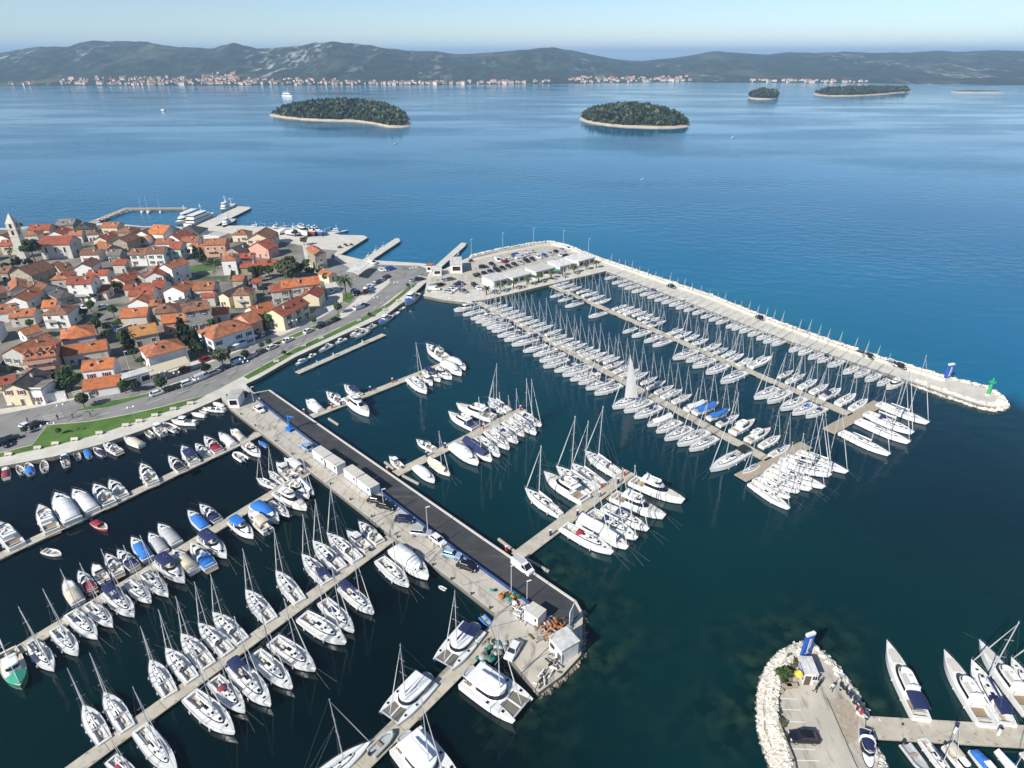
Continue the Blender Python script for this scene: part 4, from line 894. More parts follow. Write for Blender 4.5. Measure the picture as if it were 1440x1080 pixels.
# ------------------------------------------------------------------ boats in their places
COV = {'n': 'navy', 'b': 'blue', 'w': 'white', 'g': 'grey', 'e': 'beige', 'r': 'red', 'k': 'black', 't': 'green'}
brnd = random.Random(21)
LENS = {'s': 11.5, 'o': 10.0, 'x': 16.5, 'm': 8.5, 'f': 14.0, 'k': 7.0, 'p': 5.2, 'y': 19.0, 'c': 12.5, 'r': 3.4, 'g': 10.5}
ROWS = []
def boat(code, bow, stern, lod):
    """code: kind + mode + colours, e.g. 's-w' plain sailboat with white sail cover, 'snn' navy sprayhood+navy sail cover, 'mB n'"""
    k = code[0]; d = bow-stern; L = d.length; rz = math.atan2(d.y, d.x); c = (bow+stern)/2; sc = L/LENS[k]; opt = code[1:]
    grp = None
    if k in 'sox':
        cov = COV.get(opt[0]) if opt[:1] not in ('', '-') else None; sc_ = COV[opt[1]] if len(opt) > 1 and opt[1] in COV else 'white'; bim = COV.get(opt[2]) if len(opt) > 2 and opt[2] in COV else None
        sp_ = 'tent' if 'T' in opt else 'hoist' if 'H' in opt else None; top = 'gelcoat_white'
        if 'N' in opt: top = 'hull_navy'
        P = sailboat(k, cov or ('white' if sp_ == 'tent' else None), sc_ if sc_ in ('navy', 'white', 'blue', 'grey', 'beige', 'red', 'green') else 'white', lod, bim, top, sp_, brnd.choice((1.2, 1.27, 1.33)))
        desc = {'s': 'white sailboat', 'o': 'slim white sailboat', 'x': 'large white sailing yacht'}[k]
        if top == 'hull_navy': desc = 'dark hulled sailboat'
        if sp_ == 'tent': desc = desc.replace('white ', '')+' under %s tent' % (cov or 'white')
        elif sp_ == 'hoist': desc += ' with hoisted mainsail'
        elif bim: desc += ' with %s bimini' % bim
        elif cov and cov != 'white': desc += ' with %s sprayhood' % cov
        elif sc_ != 'white': desc += ' with %s sail cover' % sc_
        name, cat = 'sailboat', 'sailboat'
    elif k in 'mfkpy':
        mode = {'C': 'canvas', 'B': 'bimini', 'O': 'open', 'V': 'cover'}[opt[0]]; cov = COV.get(opt[1:2] or 'w', 'white'); top = 'hull_red' if 'R' in opt else 'hull_blue' if 'L' in opt else 'gelcoat_white'
        P = motorboat(k, mode, cov, lod, top)
        desc = {'m': 'white motor cruiser', 'f': 'white flybridge motorboat', 'k': 'small white cabin boat', 'p': 'small open boat', 'y': 'long white motor yacht'}[k]
        if top == 'hull_red': desc = desc.replace('white', 'red').replace('small open', 'small red open')
        if top == 'hull_blue': desc = desc.replace('white', 'blue').replace('small open', 'small blue open')
        if mode == 'canvas': desc += ' under %s canvas' % cov
        elif mode == 'bimini': desc += ' with %s bimini' % cov
        elif mode == 'cover': desc += ' with %s cockpit cover' % cov
        name, cat = {'m': ('motor_cruiser', 'motorboat'), 'f': ('flybridge_motorboat', 'motorboat'), 'k': ('cabin_boat', 'motorboat'), 'p': ('open_boat', 'small boat'), 'y': ('motor_yacht', 'yacht')}[k]
    elif k == 'c': cov = COV.get(opt[:1], 'none'); P = cat_parts(cov, 0); desc = 'white sailing catamaran' + (' with %s canopy' % cov if cov != 'none' else ''); name = 'catamaran'; cat = 'catamaran'
    elif k == 'r': cov = COV.get(opt[:1], 'grey'); P = rib_parts(cov); desc = '%s inflatable dinghy' % cov; name = 'dinghy'; cat = 'dinghy'
    elif k == 'g': P = fishing_parts({'w': 'gelcoat_white', 'b': 'hull_blue', 't': 'hull_green', 'k': 'hull_navy'}[opt[0]], COV.get(opt[1:2], 'none'), 0); desc = {'w': 'white', 'b': 'blue', 't': 'green', 'k': 'dark blue'}[opt[0]]+' wheelhouse fishing boat'; name = 'fishing_boat'; cat = 'fishing boat'
    o = spawn(P, name, (c.x, c.y, 0), rz+brnd.uniform(-.02, .02), (sc, sc*brnd.uniform(.82, .92) if k not in 'cr' else sc, sc*.95), '', cat)
    return o, desc
def row(spec, where, group, zb=1.0, z2=None):
    """spec: 'code bowu,bowv,sternu,sternv;...' in photo pixels; placed on the water in metres"""
    out = []
    for s in spec.replace('\n', '').split(';'):
        if not s.strip(): continue
        code, q = s.split(); a = [float(x) for x in q.split(',')]
        B_ = G(a[0], a[1], zb).to_2d(); S_ = G(a[2], a[3], zb).to_2d(); cen = (B_+S_)/2
        o, d = boat(code, B_, S_, cen.y < 250); out.append(((a[0]+a[2])/2, o, d))
    finish(out, where, group)
def dock(spec, key, where, group, default, gap=1.0, Lr=(8.5, 15.5), weights=None):
    """spec: 'u,v[:code];...' bows; each boat lies square to pontoon key with its stern at the edge"""
    a, c, d = PONT[key]; out = []
    for s in spec.replace('\n', '').split(';'):
        if not s.strip(): continue
        q, _, code = s.strip().partition(':'); u, v = [float(x) for x in q.split(',')]
        B_ = G(u, v, 1.2).to_2d(); t = (B_-a).dot(d); foot = a+d*t; n = (B_-foot); dist = n.length; n /= dist
        L = max(Lr[0], min(Lr[1], dist-gap-1.6))*brnd.choice((.84, .92, .97, 1, 1, 1.03)); n = (n+d*brnd.uniform(-.04, .04)).normalized(); S_ = B_-n*L
        o, dd = boat(code or brnd.choice(default.split()), B_, S_, B_.y < 190); out.append((u, o, dd))
    finish(out, where, group)
def finish(out, where, group):
    out.sort(key=lambda x: x[0])
    for i, (u, o, d) in enumerate(out):
        o['label'] = '%s, %s' % (d, where % ordw(i+1)) if '%s' in where else '%s, %s' % (d, where); o['group'] = group
small = lambda s: ';'.join(s.split())
# small boats along the promenade quay: bow towards the quay, given by centre and length in pixels
def shore(spec, where, group):
    a, c, d = PONT['S0']; n = Vector((-d.y, d.x)); n = n if n.y > 0 else -n; out = []
    for s in spec.split():
        code, q = s.split(':'); u, v, l, tw = [float(x) for x in q.split(',')]; p = G(u, v, .5).to_2d(); ang = math.atan2(n.y, n.x)+tw
        e = Vector((math.cos(ang), math.sin(ang)))*l*.60; o, dd = boat(code, p+e, p-e, p.y < 190); out.append((u, o, dd))
    finish(out, where, group)
shore('kCr:9,665,4.6,-.1 pO:28,660,4,.1 pVb:41,659,5,0 pOk:62,655,4.6,-.1 kBn:92,647,5.2,-.1 pO:108,640,3.8,0 pCb:123,637,4.2,0 pVn:139,635,4.6,.25 mO:157,631,6.4,.3 mCe:187,622,6.2,.35 pO:209,609,4.2,.15 kO:223,604,6.4,.1 pO:239,601,5.6,.3 kO:259,594,6.2,.75 pCw:279,583,4,.55 pO:285,577,3.2,.4 mO:301,576,5.4,.75 pCw:307,569,4.2,.4', '%s from left along the promenade quay', 'small boats along the promenade quay')
row('fO -6,736,25,768;fO 57,712,73,747;mCw 80,697,103,734;mCw 104,691,131,719;mO 133,683,155,709;mO 155,676,173,699;mO 199,654,216,680;mVk 238,642,256,661;mBn 256,629,275,651;mO 275,624,292,640;mVr 288,615,308,635;mCw 308,609,328,625;kCe 324,604,342,617;rg 358,604,353,609', '%s from left, upper side of first left pontoon', 'motorboats above the first left pontoon')
row('pVrR 151,743,130,731;pO 86,777,59,771;rw 329,635,345,645;mO 367,640,344,624;pCb 363,618,375,625', '%s from left below first left pontoon', 'boats below the first left pontoon')
row('kCe 91,816,110,847;mVrR 111,803,129,830;kO 131,793,147,817;mO 150,779,167,807;mVn 165,774,190,797;mCb 185,757,209,785;mCg 210,750,230,775;mCg 223,738,249,764;mCb 264,719,290,742;mVn 281,710,307,732;o-w 360,671,387,683;o-w 377,661,398,677;kO 389,651,411,671;kBw 400,645,424,665', '%s from left, upper side of second left pontoon', 'boats above the second left pontoon')
row('gtt 31,967,8,914;o-n 76,942,42,901;snw 110,920,76,882;snw 137,897,98,860;o-w 159,880,122,847;snnn 189,866,151,829;o-w 213,846,178,816;o-n 238,837,200,804;mBn 261,818,224,786;mCe 243,774,273,802;mVb 268,765,297,798;mBn 320,783,284,753;mBb 357,755,326,731;kBe 349,720,377,746;mCb 393,735,358,708;oNn 408,727,379,704;fO 432,716,389,690;mO 436,699,403,678;o-bT 442,695,421,674', '%s from left, lower side of second left pontoon', 'boats below the second left pontoon')
row('s-w 116,991,147,1041;s-w 146,973,179,1024;s-w 211,927,239,976;sgw 233,911,270,955;s-w 255,891,293,936;sww 279,876,321,917;sww 299,861,341,901;s-w 346,829,381,872;s-w 388,803,422,845;s-nn 424,780,461,817;snw 440,761,480,800;sww 460,750,503,787;kO 487,747,519,772;mO 504,734,535,763', '%s from left, upper side of third left pontoon', 'boats above the third left pontoon')
row('srw 196,1102,154,1064;x-w 250,1090,195,1022;s-w 331,1032,266,976;srn 345,1001,299,953;s-nn 383,992,326,934;s-w 412,968,358,917;s-w 445,942,383,899;s-w 487,905,425,864;snw 499,888,453,844;s-nn 527,862,480,823;s-w 576,824,533,785;mCw 604,814,554,771', '%s from left, lower side of third left pontoon', 'boats below the third left pontoon')
row('rw 617,820,627,825;rb 692,878,677,862', '%s from left beside the working quay', 'dinghies by the working quay')
row('cn 622,934,667,879;c- 545,1010,600,950;c- 737,999,662,944;x-w 522,1040,420,1112;c- 632,1112,570,1036', '%s from left at the broad bottom pontoon', 'yachts at the catamaran pontoon', 1.4)
o = spawn(rib_parts('grey'), 'dinghy', (*G(537, 1047, .6).to_2d(), .58), 0.9, 1.25, 'grey inflatable dinghy lying on the broad bottom pontoon', 'dinghy')
row('kCw 430,563,451,577;mO 459,552,482,567;mBn 484,542,506,556;mO 599,487,628,506', '%s from left above upper short pontoon', 'boats above the upper short pontoon')
row('fO 520,584,489,559;s-w 601,552,575,531;kO 609,540,592,527;mBn 620,535,598,521;mO 636,532,609,518;mCw 650,527,624,510;mCw 655,519,633,504', '%s from left below upper short pontoon', 'boats below the upper short pontoon')
row('kO 547,641,565,656;mO 585,618,611,631;fVn 630,581,669,601;fO 642,570,694,588;o-b 686,565,707,578;snw 687,559,716,577', '%s from left above middle short pontoon', 'boats above the middle short pontoon')
row('mCw 612,677,584,655;oe-T 633,667,604,646;mCw 674,653,636,626;snnT 692,648,654,619;s-w 704,641,670,614;s-w 717,631,685,605;snw 729,622,697,599;s-w 738,612,710,591;s-w 755,610,720,585;snw 762,598,727,579', '%s from left below middle short pontoon', 'boats below the middle short pontoon')
row('o-w 738,688,789,724;fO 765,667,824,704;s-w 782,657,836,691;s-w 804,652,849,682;sgw 822,635,871,667', '%s from left above lowest short pontoon', 'boats above the lowest short pontoon')
row('srw 863,778,792,739;sweT 884,771,816,729;snw 897,758,830,719;snn 913,745,849,711;fO 936,728,862,696;fO 963,706,888,675', '%s from left below lowest short pontoon', 'boats below the lowest short pontoon')
SB = 's-w s-w sgg sww sew s-n snw sgw s-w snn o-w onn sbw s-g s-e s-wn seew'
dock('637.5,436:m;650,442;661,447.5;668,452;677,456;684,460.5;691,465;699,472;708,478;719,484.5;735,493;749,499;758,507;763,515;779,521;790,527;801,533;813,538;823,546;835,553;860,572.5:s-wH;877,578;891,586;910,597:s-nT;922,606;934,617;952,625;969,632'.replace(':m;', ':fO;'), 'A', '%s from left, near side of long near pontoon', 'sailboats on the near side of the long near pontoon', SB)
row('x-wk 998,662,1050,633;o-w 1044,664,1068,652', '%s at the outer end of long near pontoon', 'boats at the end of the long near pontoon')
dock('706,424;714,427;722,430.5;731,435;740,439;749,443.5;758,448;768,451.5;779,456;791,461.5;798,469;807.5,474;817,478;826,481.5;836,486;845,490;854,494;864,497;873,500;879,506.5;890,512;900,517.5;912,522;925,528;937,534;948,540;960,546;974,553;995,562:s-nT;1011,565:sbnT;1027,574:sbnT;1040,582:s-nn;1062,590:fO;1084,602:fO;1098,611;1112,624:snn', 'A', '%s from left, far side of long near pontoon', 'sailboats on the far side of the long near pontoon', SB)
dock('773,416;784,422;794,430;827,444.5;875,466;888,472;905,479.5;917,485;945,503.5;964,507;973,515;992,524;1012,537;1060,559;1078,565;1097,575;1114,581;1133,585', 'B', '%s from left, near side of long middle pontoon', 'sailboats on the near side of the long middle pontoon', SB)
dock('800,395;809,398;819,402;830,405;841,409;851,414;860,419;882,427;892,430;901,433;910,436;919,440;928,445;937,450;962,461;973,465;985,469;997,475;1015,482;1025,487.5;1036,491.5;1047,496;1060,502;1085,501;1117,519;1133,525;1150,532.5;1166,539;1183,545;1204,552.5;1221,560', 'B', '%s from left, far side of long middle pontoon', 'sailboats on the far side of the long middle pontoon', SB)
dock('850,391;860,397.5;869,401;878,405;888,409.5;899,414;910,417.5;920,421.5;930,425;940,428.5;950,432.5;961,436;973,440.5;985,445.5;996,449.5;1006,453.5;1020,459;1029,462;1039,466;1051,470.5;1063,475.5;1073,480;1085,484;1109,492.5;1122,497;1136,503;1149,508;1164,514;1185,523.5;1201,528.5;1216,534;1233,540;1246,544.5:fO', 'C', '%s from the left along the long breakwater', 'sailboats along the breakwater', SB, 1.6, (9, 14))
row('x-w 1112,713,1056,676;s-w 1112,698,1062,670;s-w 1125,690,1070,666;s-w 1142,687,1078,659;x-w 1161,684,1085,653;s-w 1170,667,1096,645;snw 1172,661,1106,640;x-w 1194,662,1122,633', '%s from left on the nearer brown cross pontoon', 'yachts on the near cross pontoon', 1.3)
row('x-w 1253,638,1183,605;x-w 1281,621,1206,589;snw 1286,608,1218,579;x-w 1307,594,1236,565', '%s from left on the farther brown cross pontoon', 'yachts on the far cross pontoon', 1.3)
row('yBn 1246,900,1299,1009;yO 1327,913,1392,1018;snnn 1366,926,1420,1016;yO 1378,899,1452,1000;snw 1424,922,1470,1000;rw 1238,1006,1271,1013', '%s from left above lower right pontoon', 'yachts above the lower right pontoon', 1.5)
row('mVn 1223,1098,1217,1022;rg 1306,1084,1273,1042;s-n 1346,1099,1297,1036;kBe 1377,1100,1331,1046;kCb 1412,1104,1369,1052;o-bT 1446,1098,1403,1052;snw 1486,1102,1440,1054', '%s from left below lower right pontoon', 'boats below the lower right pontoon')
# boats along the promenade and the old harbour
row('kCw 415,513,431,505;kO 432,504,444,497;mO 448,495,468,485;kO 471,483,487,476;mO 492,475,510,463;mO 499,476,518,465;mO 512,464,529,457;gwb 533,456,550,444;pO 551,444,561,438;pO 561,436,569,431;gwb 570,430,587,414', '%s from left along promenade past working quay', 'boats along the promenade', .6)
row('gw 533,349,545,346;gw 523,354,534,351;gw 514,359,522,357;kO 646,355,640,359', '%s from left at the short jetties', 'boats at the short jetties', .8)
row('kO 137,314,143,310;kO 141,312,148,309;kO 145,310,152,307;pO 149,308.5,155,306;kO 153,307,160,304;kO 158,305,164,302;mO 162,303,170,300;kO 167,301,174,298;pO 172,299.5,179,297;mO 176,298,185,296', '%s from left along bent old harbour breakwater', 'small boats at the old harbour breakwater', .6)
row('o-w 200,299,199,296;s-w 209,299.5,208,296;o-w 226,299,225,296.3', '%s from left in the old harbour', 'sailboats in the old harbour', .6)
for o_ in COL.objects:     # the one hoisted sail is sheeted out
    if o_.name.split('.')[0] == 'mainsail':
        o_.rotation_euler = (0, 0, -.7)
        for q_ in o_.parent.children:
            if q_.name.startswith('boom'): q_.rotation_euler = (0, 0, -.7)
def ship(kind, bow, stern, label, cat, name='ship'):
    B_ = G(*bow, 2).to_2d(); S_ = G(*stern, 2).to_2d(); d = B_-S_; c = (B_+S_)/2; L = 30.0 if kind == 'tug' else 26.0
    return spawn(ship_parts(kind), name, (c.x, c.y, 0), math.atan2(d.y, d.x), (d.length/L, d.length/L*.85, d.length/L*.78), label, cat)
ship('ferry', (246, 313.5), (279, 299), 'left of two white passenger ships beside the broad ferry jetty', 'passenger ship', 'passenger_ship')
ship('ferry', (301, 299), (263, 314), 'right of two white passenger ships beside the broad ferry jetty', 'passenger ship', 'passenger_ship')
ship('trawler', (310, 296), (327, 285), 'white boat moored at the far end of the broad ferry jetty', 'passenger ship', 'passenger_ship')
ship('trawler_navy', (313, 318), (327, 306), 'dark trawler on the town side of the broad ferry jetty', 'trawler', 'trawler')
ship('trawler_navy', (346, 318), (376, 316), 'white and blue trawler left of the boatyard', 'trawler', 'trawler')
ship('trawler_navy', (378, 319), (402, 314), 'trawler with raised crane arm in front of the boatyard', 'trawler', 'trawler')
ship('trawler', (427, 318), (396, 323), 'white trawler with tall mast pointing right at the boatyard', 'trawler', 'trawler')
ship('tug', (491, 322), (452, 325), 'blue and white tug with black funnel at the boatyard quay', 'tug', 'tug')
ship('ferry', (411, 136), (399, 134.5), 'white ship crossing the channel left of the wooded island', 'passenger ship', 'passenger_ship')
row('pO 905,251,902,252;kO 559,201.5,554,202;kO 1033,193,1029,193.5;pO 231,156,228,155;pO 113,201.5,109,202;kO 708,378,707,380', '%s from left of those out on open water', 'small boats under way', .4)
# boats laid up on the yard
for i, (u, v, rz, code, lab) in enumerate(((388, 327, .3, 'k', 'small boat laid up ashore at the left end of the boatyard'), (402, 328, .9, 'm', 'white boat on the hard beside the masted trawler'), (413, 331, -.4, 'm', 'white boat laid up ashore in the middle of the boatyard'), (427, 330, -1.0, 'f', 'white hulled motorboat on the hard of the boatyard'), (437, 330, -.9, 'R', 'red hulled boat on the hard of the boatyard'), (446, 330, -.8, 'L', 'blue hulled boat on the hard of the boatyard, nearest the tug'))):
    p = G(u, v, Z0); P = motorboat('m' if code in 'RL' else code, 'open' if code != 'm' else 'canvas', 'white', False, {'R': 'hull_red', 'L': 'hull_blue'}.get(code, 'gelcoat_white'))
    o = spawn(P, 'laid_up_boat', (p.x, p.y, Z0+.62*(1.4 if code in 'RL' else 1)), rz, 1.5 if code in 'RL' else 1.1, lab, 'motorboat')
    c = MB()
    for x in (-2, 0, 2):
        for s in (1, -1): c.tube((x, s*1.2, -.62), (x, s*.8, .1), .08, 'antifoul', 4)
        c.box((x, 0, -.56), (.3, 2.6, .12), 'plank')
    c.obj('cradle', o)
# ------------------------------------------------------------------ houses
def roofmat(name, c1, c2, mottle):
    m = mat(name, c1, .85, .1, 1.3, coords='Object', col2=c2, detail=6, inst=.18)
    nt = m.node_tree; N = nt.nodes; L = nt.links; b = N['Principled BSDF']
    mixin(m, .55, mottle, .46, .70, coords='Object')
    wv = N.new('ShaderNodeTexWave'); wv.inputs['Scale'].default_value = 1.4; wv.inputs['Distortion'].default_value = .6; wv.bands_direction = 'X'
    tc = N.new('ShaderNodeTexCoord'); L.new(tc.outputs['Object'], wv.inputs['Vector'])
    bp = N.new('ShaderNodeBump'); bp.inputs['Distance'].default_value = .05; L.new(wv.outputs[0], bp.inputs['Height']); L.new(bp.outputs[0], b.inputs['Normal'])
mat('awn', (.54, .47, .34), .8, .06, 2)
roofmat('roof_o', (.33, .105, .042), (.47, .18, .080), (.19, .085, .05))
roofmat('roof_b', (.48, .135, .038), (.55, .19, .065), (.30, .10, .05))
roofmat('roof_r', (.29, .065, .032), (.40, .11, .055), (.17, .055, .035))
roofmat('roof_w', (.19, .080, .045), (.31, .145, .080), (.11, .065, .045))
roofmat('roof_y', (.45, .20, .055), (.52, .27, .09), (.36, .14, .05))
roofmat('roof_g', (.16, .15, .13), (.25, .23, .20), (.10, .095, .09))
roofmat('roof_d', (.055, .050, .050), (.11, .095, .09), (.04, .035, .035))
roofmat('roof_f', (.55, .54, .51), (.68, .67, .63), (.42, .41, .38))
for n, c, v in (('w', (.74, .72, .68), .06), ('c', (.66, .57, .40), .06), ('s', (.33, .29, .22), .25), ('g', (.42, .41, .39), .1), ('p', (.62, .34, .27), .08), ('k', (.60, .33, .22), .08), ('l', (.55, .52, .46), .1), ('b', (.62, .68, .74), .05), ('n', (.45, .58, .50), .08)):
    mat('wall_'+n, c, .9, v, .6, coords='Object', detail=6); mixin(MATS['wall_'+n], .35, tuple(q*.62 for q in c), .58, .80, coords='Object', stretch=(1, 1, .35))
mat('shutter_g', (.04, .12, .07), .7, .1); mat('shutter_r', (.20, .05, .035), .7, .1); mat('shutter_b', (.10, .07, .05), .7, .1); mat('frame_w', (.70, .69, .66), .6, .05)
@memo
def window_mesh(sh):
    b = MB(); b.box((0, -.02, 0), (1.15, .10, 1.45), 'frame_w'); b.box((0, -.06, 0), (.92, .06, 1.22), 'dark_glass'); b.box((0, -.085, 0), (.06, .04, 1.22), 'frame_w'); b.box((0, -.10, -.75), (1.35, .26, .08), 'frame_w')
    if sh != '-':
        for s in (1, -1): b.box((s*.86, -.05, 0), (.52, .06, 1.4), 'shutter_'+sh)
    return b.mesh('window')
@memo
def door_mesh(): b = MB(); b.box((0, -.03, 1.05), (1.2, .12, 2.2), 'frame_w'); b.box((0, -.08, 1.0), (.95, .08, 2.0), 'shutter_b'); return b.mesh('door')
@memo
def chimney_mesh(): b = MB(); b.box((0, 0, .3), (.55, .55, 1.5), 'wall_l'); b.box((0, 0, 1.1), (.75, .75, .12), 'wall_g'); b.box((0, 0, 1.25), (.4, .4, .25), 'roof_o'); return b.mesh('chimney')
RN = {'o': 'orange', 'b': 'bright orange', 'r': 'red', 'w': 'brown', 'y': 'yellowish', 'g': 'grey', 'd': 'dark', 'f': 'flat white'}
WN = {'w': 'white', 'c': 'cream', 's': 'stone', 'g': 'grey', 'p': 'pink', 'k': 'salmon', 'l': 'pale', 'b': 'bluish white', 'n': 'greenish'}
hr = random.Random(5)
def house(spec, hint):
    """eave ends in pixels, eave height, depth, roof shape g/p/h/f/l, wall, roof, storeys"""
    q = spec.split(); u0, v0, u1, v1, h, D = [float(x) for x in q[:6]]; h = max(2.7, h*.76); D *= .86; typ, wall, rf, sh = q[6], 'wall_'+q[7], 'roof_'+q[8], q[9] if len(q) > 9 else hr.choice('--grb')
    a = G(u0, v0, Z0+h).to_2d(); c = G(u1, v1, Z0+h).to_2d(); W = (c-a).length; rz = math.atan2(c.y-a.y, c.x-a.x)
    mid = (a+c)/2
    r = link('house', None, None, (mid.x, mid.y, Z0), rz, label='%s house, %s%s roof, %s' % (WN[q[7]], RN[q[8]], {'h': ' hipped', 'g': '', 'p': ' gabled', 'f': '', 'l': ' lean-to'}[typ] if rf != 'roof_f' else '', hint), cat='house', group='houses of the old town')
    w = W/2; b = MB(); t = MB(); ov = .35; th = .16
    pitch = .50 if typ != 'h' else .50
    b.box((0, D/2, h/2-.5), (W, D, h+1.0), wall)
    R_ = rf
    def slab(p):
        n = (Vector(p[1])-Vector(p[0])).cross(Vector(p[2])-Vector(p[0])).normalized()
        if n.z < 0: p = list(reversed(p))
        k = len(p); lo = [(x, y, z+.02) for x, y, z in p]; hi = [(x, y, z+.02+th) for x, y, z in p]
        t.add(lo+hi, [tuple(reversed(range(k))), tuple(range(k, 2*k))]+[(i, (i+1) % k, k+(i+1) % k, k+i) for i in range(k)], R_)
    if typ == 'g':
        rh = D/2*pitch; e = ov*pitch
        slab([(-w-ov, -ov, h-e), (w+ov, -ov, h-e), (w+ov, D/2, h+rh), (-w-ov, D/2, h+rh)]); slab([(w+ov, D+ov, h-e), (-w-ov, D+ov, h-e), (-w-ov, D/2, h+rh), (w+ov, D/2, h+rh)])
        for x in (-w, w): b.add([(x, 0, h-.01), (x, D, h-.01), (x, D/2, h+rh-.01)], [(0, 1, 2) if x > 0 else (2, 1, 0)], wall)
        t.box((0, D/2, h+rh+.16), (W+2*ov, .3, .14), rf); cz = h+rh*.6; cy = D*.30
    elif typ == 'p':
        rh = w*pitch; e = ov*pitch
        slab([(-w-ov, D+ov, h-e), (-w-ov, -ov, h-e), (0, -ov, h+rh), (0, D+ov, h+rh)]); slab([(w+ov, -ov, h-e), (w+ov, D+ov, h-e), (0, D+ov, h+rh), (0, -ov, h+rh)])
        for y in (0, D): b.add([(-w, y, h-.01), (w, y, h-.01), (0, y, h+rh-.01)], [(0, 1, 2) if y == 0 else (2, 1, 0)], wall)
        t.box((0, D/2, h+rh+.16), (.3, D+2*ov, .14), rf); cz = h+rh*.5; cy = D*.6
    elif typ == 'h':
        m_ = min(w, D/2); rh = m_*pitch; e = ov*pitch; o = [(-w-ov, -ov, h-e), (w+ov, -ov, h-e), (w+ov, D+ov, h-e), (-w-ov, D+ov, h-e)]
        if W >= D: k = [(-w+m_, D/2, h+rh), (w-m_-.01, D/2, h+rh)]; F = [[o[0], o[1], k[1], k[0]], [o[2], o[3], k[0], k[1]], [o[1], o[2], k[1]], [o[3], o[0], k[0]]]
        else: k = [(0, m_, h+rh), (0, D-m_, h+rh)]; F = [[o[0], o[1], k[0]], [o[2], o[3], k[1]], [o[1], o[2], k[1], k[0]], [o[3], o[0], k[0], k[1]]]
        for f in F: slab(f)
        cz = h+rh*.5; cy = D*.4
    elif typ == 'l':
        rh = D*.22; slab([(-w-ov, -ov, h-ov*.22), (w+ov, -ov, h-ov*.22), (w+ov, D, h+rh), (-w-ov, D, h+rh)]); cz = None
        b.add([(-w, 0, h-.01), (w, 0, h-.01), (w, D, h+rh-.01), (-w, D, h+rh-.01), (-w, D, h-.01), (w, D, h-.01)], [(0, 3, 4), (1, 5, 2), (2, 5, 4, 3)], wall)
    else:
        t.box((0, D/2, h+.12), (W+.3, D+.3, .24), rf); t.box((0, D*.05, h+.4), (W+.3, .2, .35), wall); cz = None
    b.obj('wall', r); t.obj('roof', r)
    if cz and W > 5: link('chimney', chimney_mesh(), r, (hr.uniform(-.3, .3)*W, cy, cz))
    st = max(1, int((h+.5)/2.6)); nx = max(1, int(W/3.2))
    link('door', door_mesh(), r, (hr.uniform(-.35, .35)*W, -.0, 0))
    wm = window_mesh(sh if sh in 'grb-' else '-')
    for s in range(st):
        z = 1.55+s*2.6
        if z > h-.6: break
        for i in range(nx):
            if s == 0 and hr.random() < .35: continue
            if hr.random() < .12: continue
            link('window', wm, r, (-w+(i+.5)*W/nx, -.001, z))
        for i in range(max(1, int(D/4.5))):
            y = (i+.5)*D/max(1, int(D/4.5))
            for sx in (-1, 1):
                if hr.random() < .6: o = link('window', wm, r, (sx*(w+.001), y, z), sx*math.pi/2)
    if cz and hr.random() < .45:
        an = MB(); an.tube((0, 0, 0), (0, 0, 2.4), .03, 'steel', 3)
        for q_ in (1.7, 2.0, 2.3): an.tube((-.5, 0, q_), (.5, 0, q_), .02, 'steel', 3)
        an.obj('aerial', r).location = (hr.uniform(-.3, .3)*W, cy+.5, cz)
    if cz and hr.random() < .4:
        sk = MB(); sk.box((0, 0, 0), (.8, 1.1, .1), 'dark_glass', 0, 1, math.atan(pitch) if typ != 'p' else 0, 0)
        if typ != 'p': sk.obj('skylight', r).location = (hr.uniform(-.25, .25)*W, D*.22, h+D*.22*pitch+.24)
    if hr.random() < .35 and st > 1:
        bl = MB(); bw = min(W*.5, 4); bl.box((0, -.55, 2.75), (bw, 1.1, .14), 'wall_l'); bl.box((0, -1.08, 3.2), (bw, .06, .8), 'wall_g'); bl.obj('balcony', r).location = (hr.uniform(-.2, .2)*W, 0, 0)
    return r
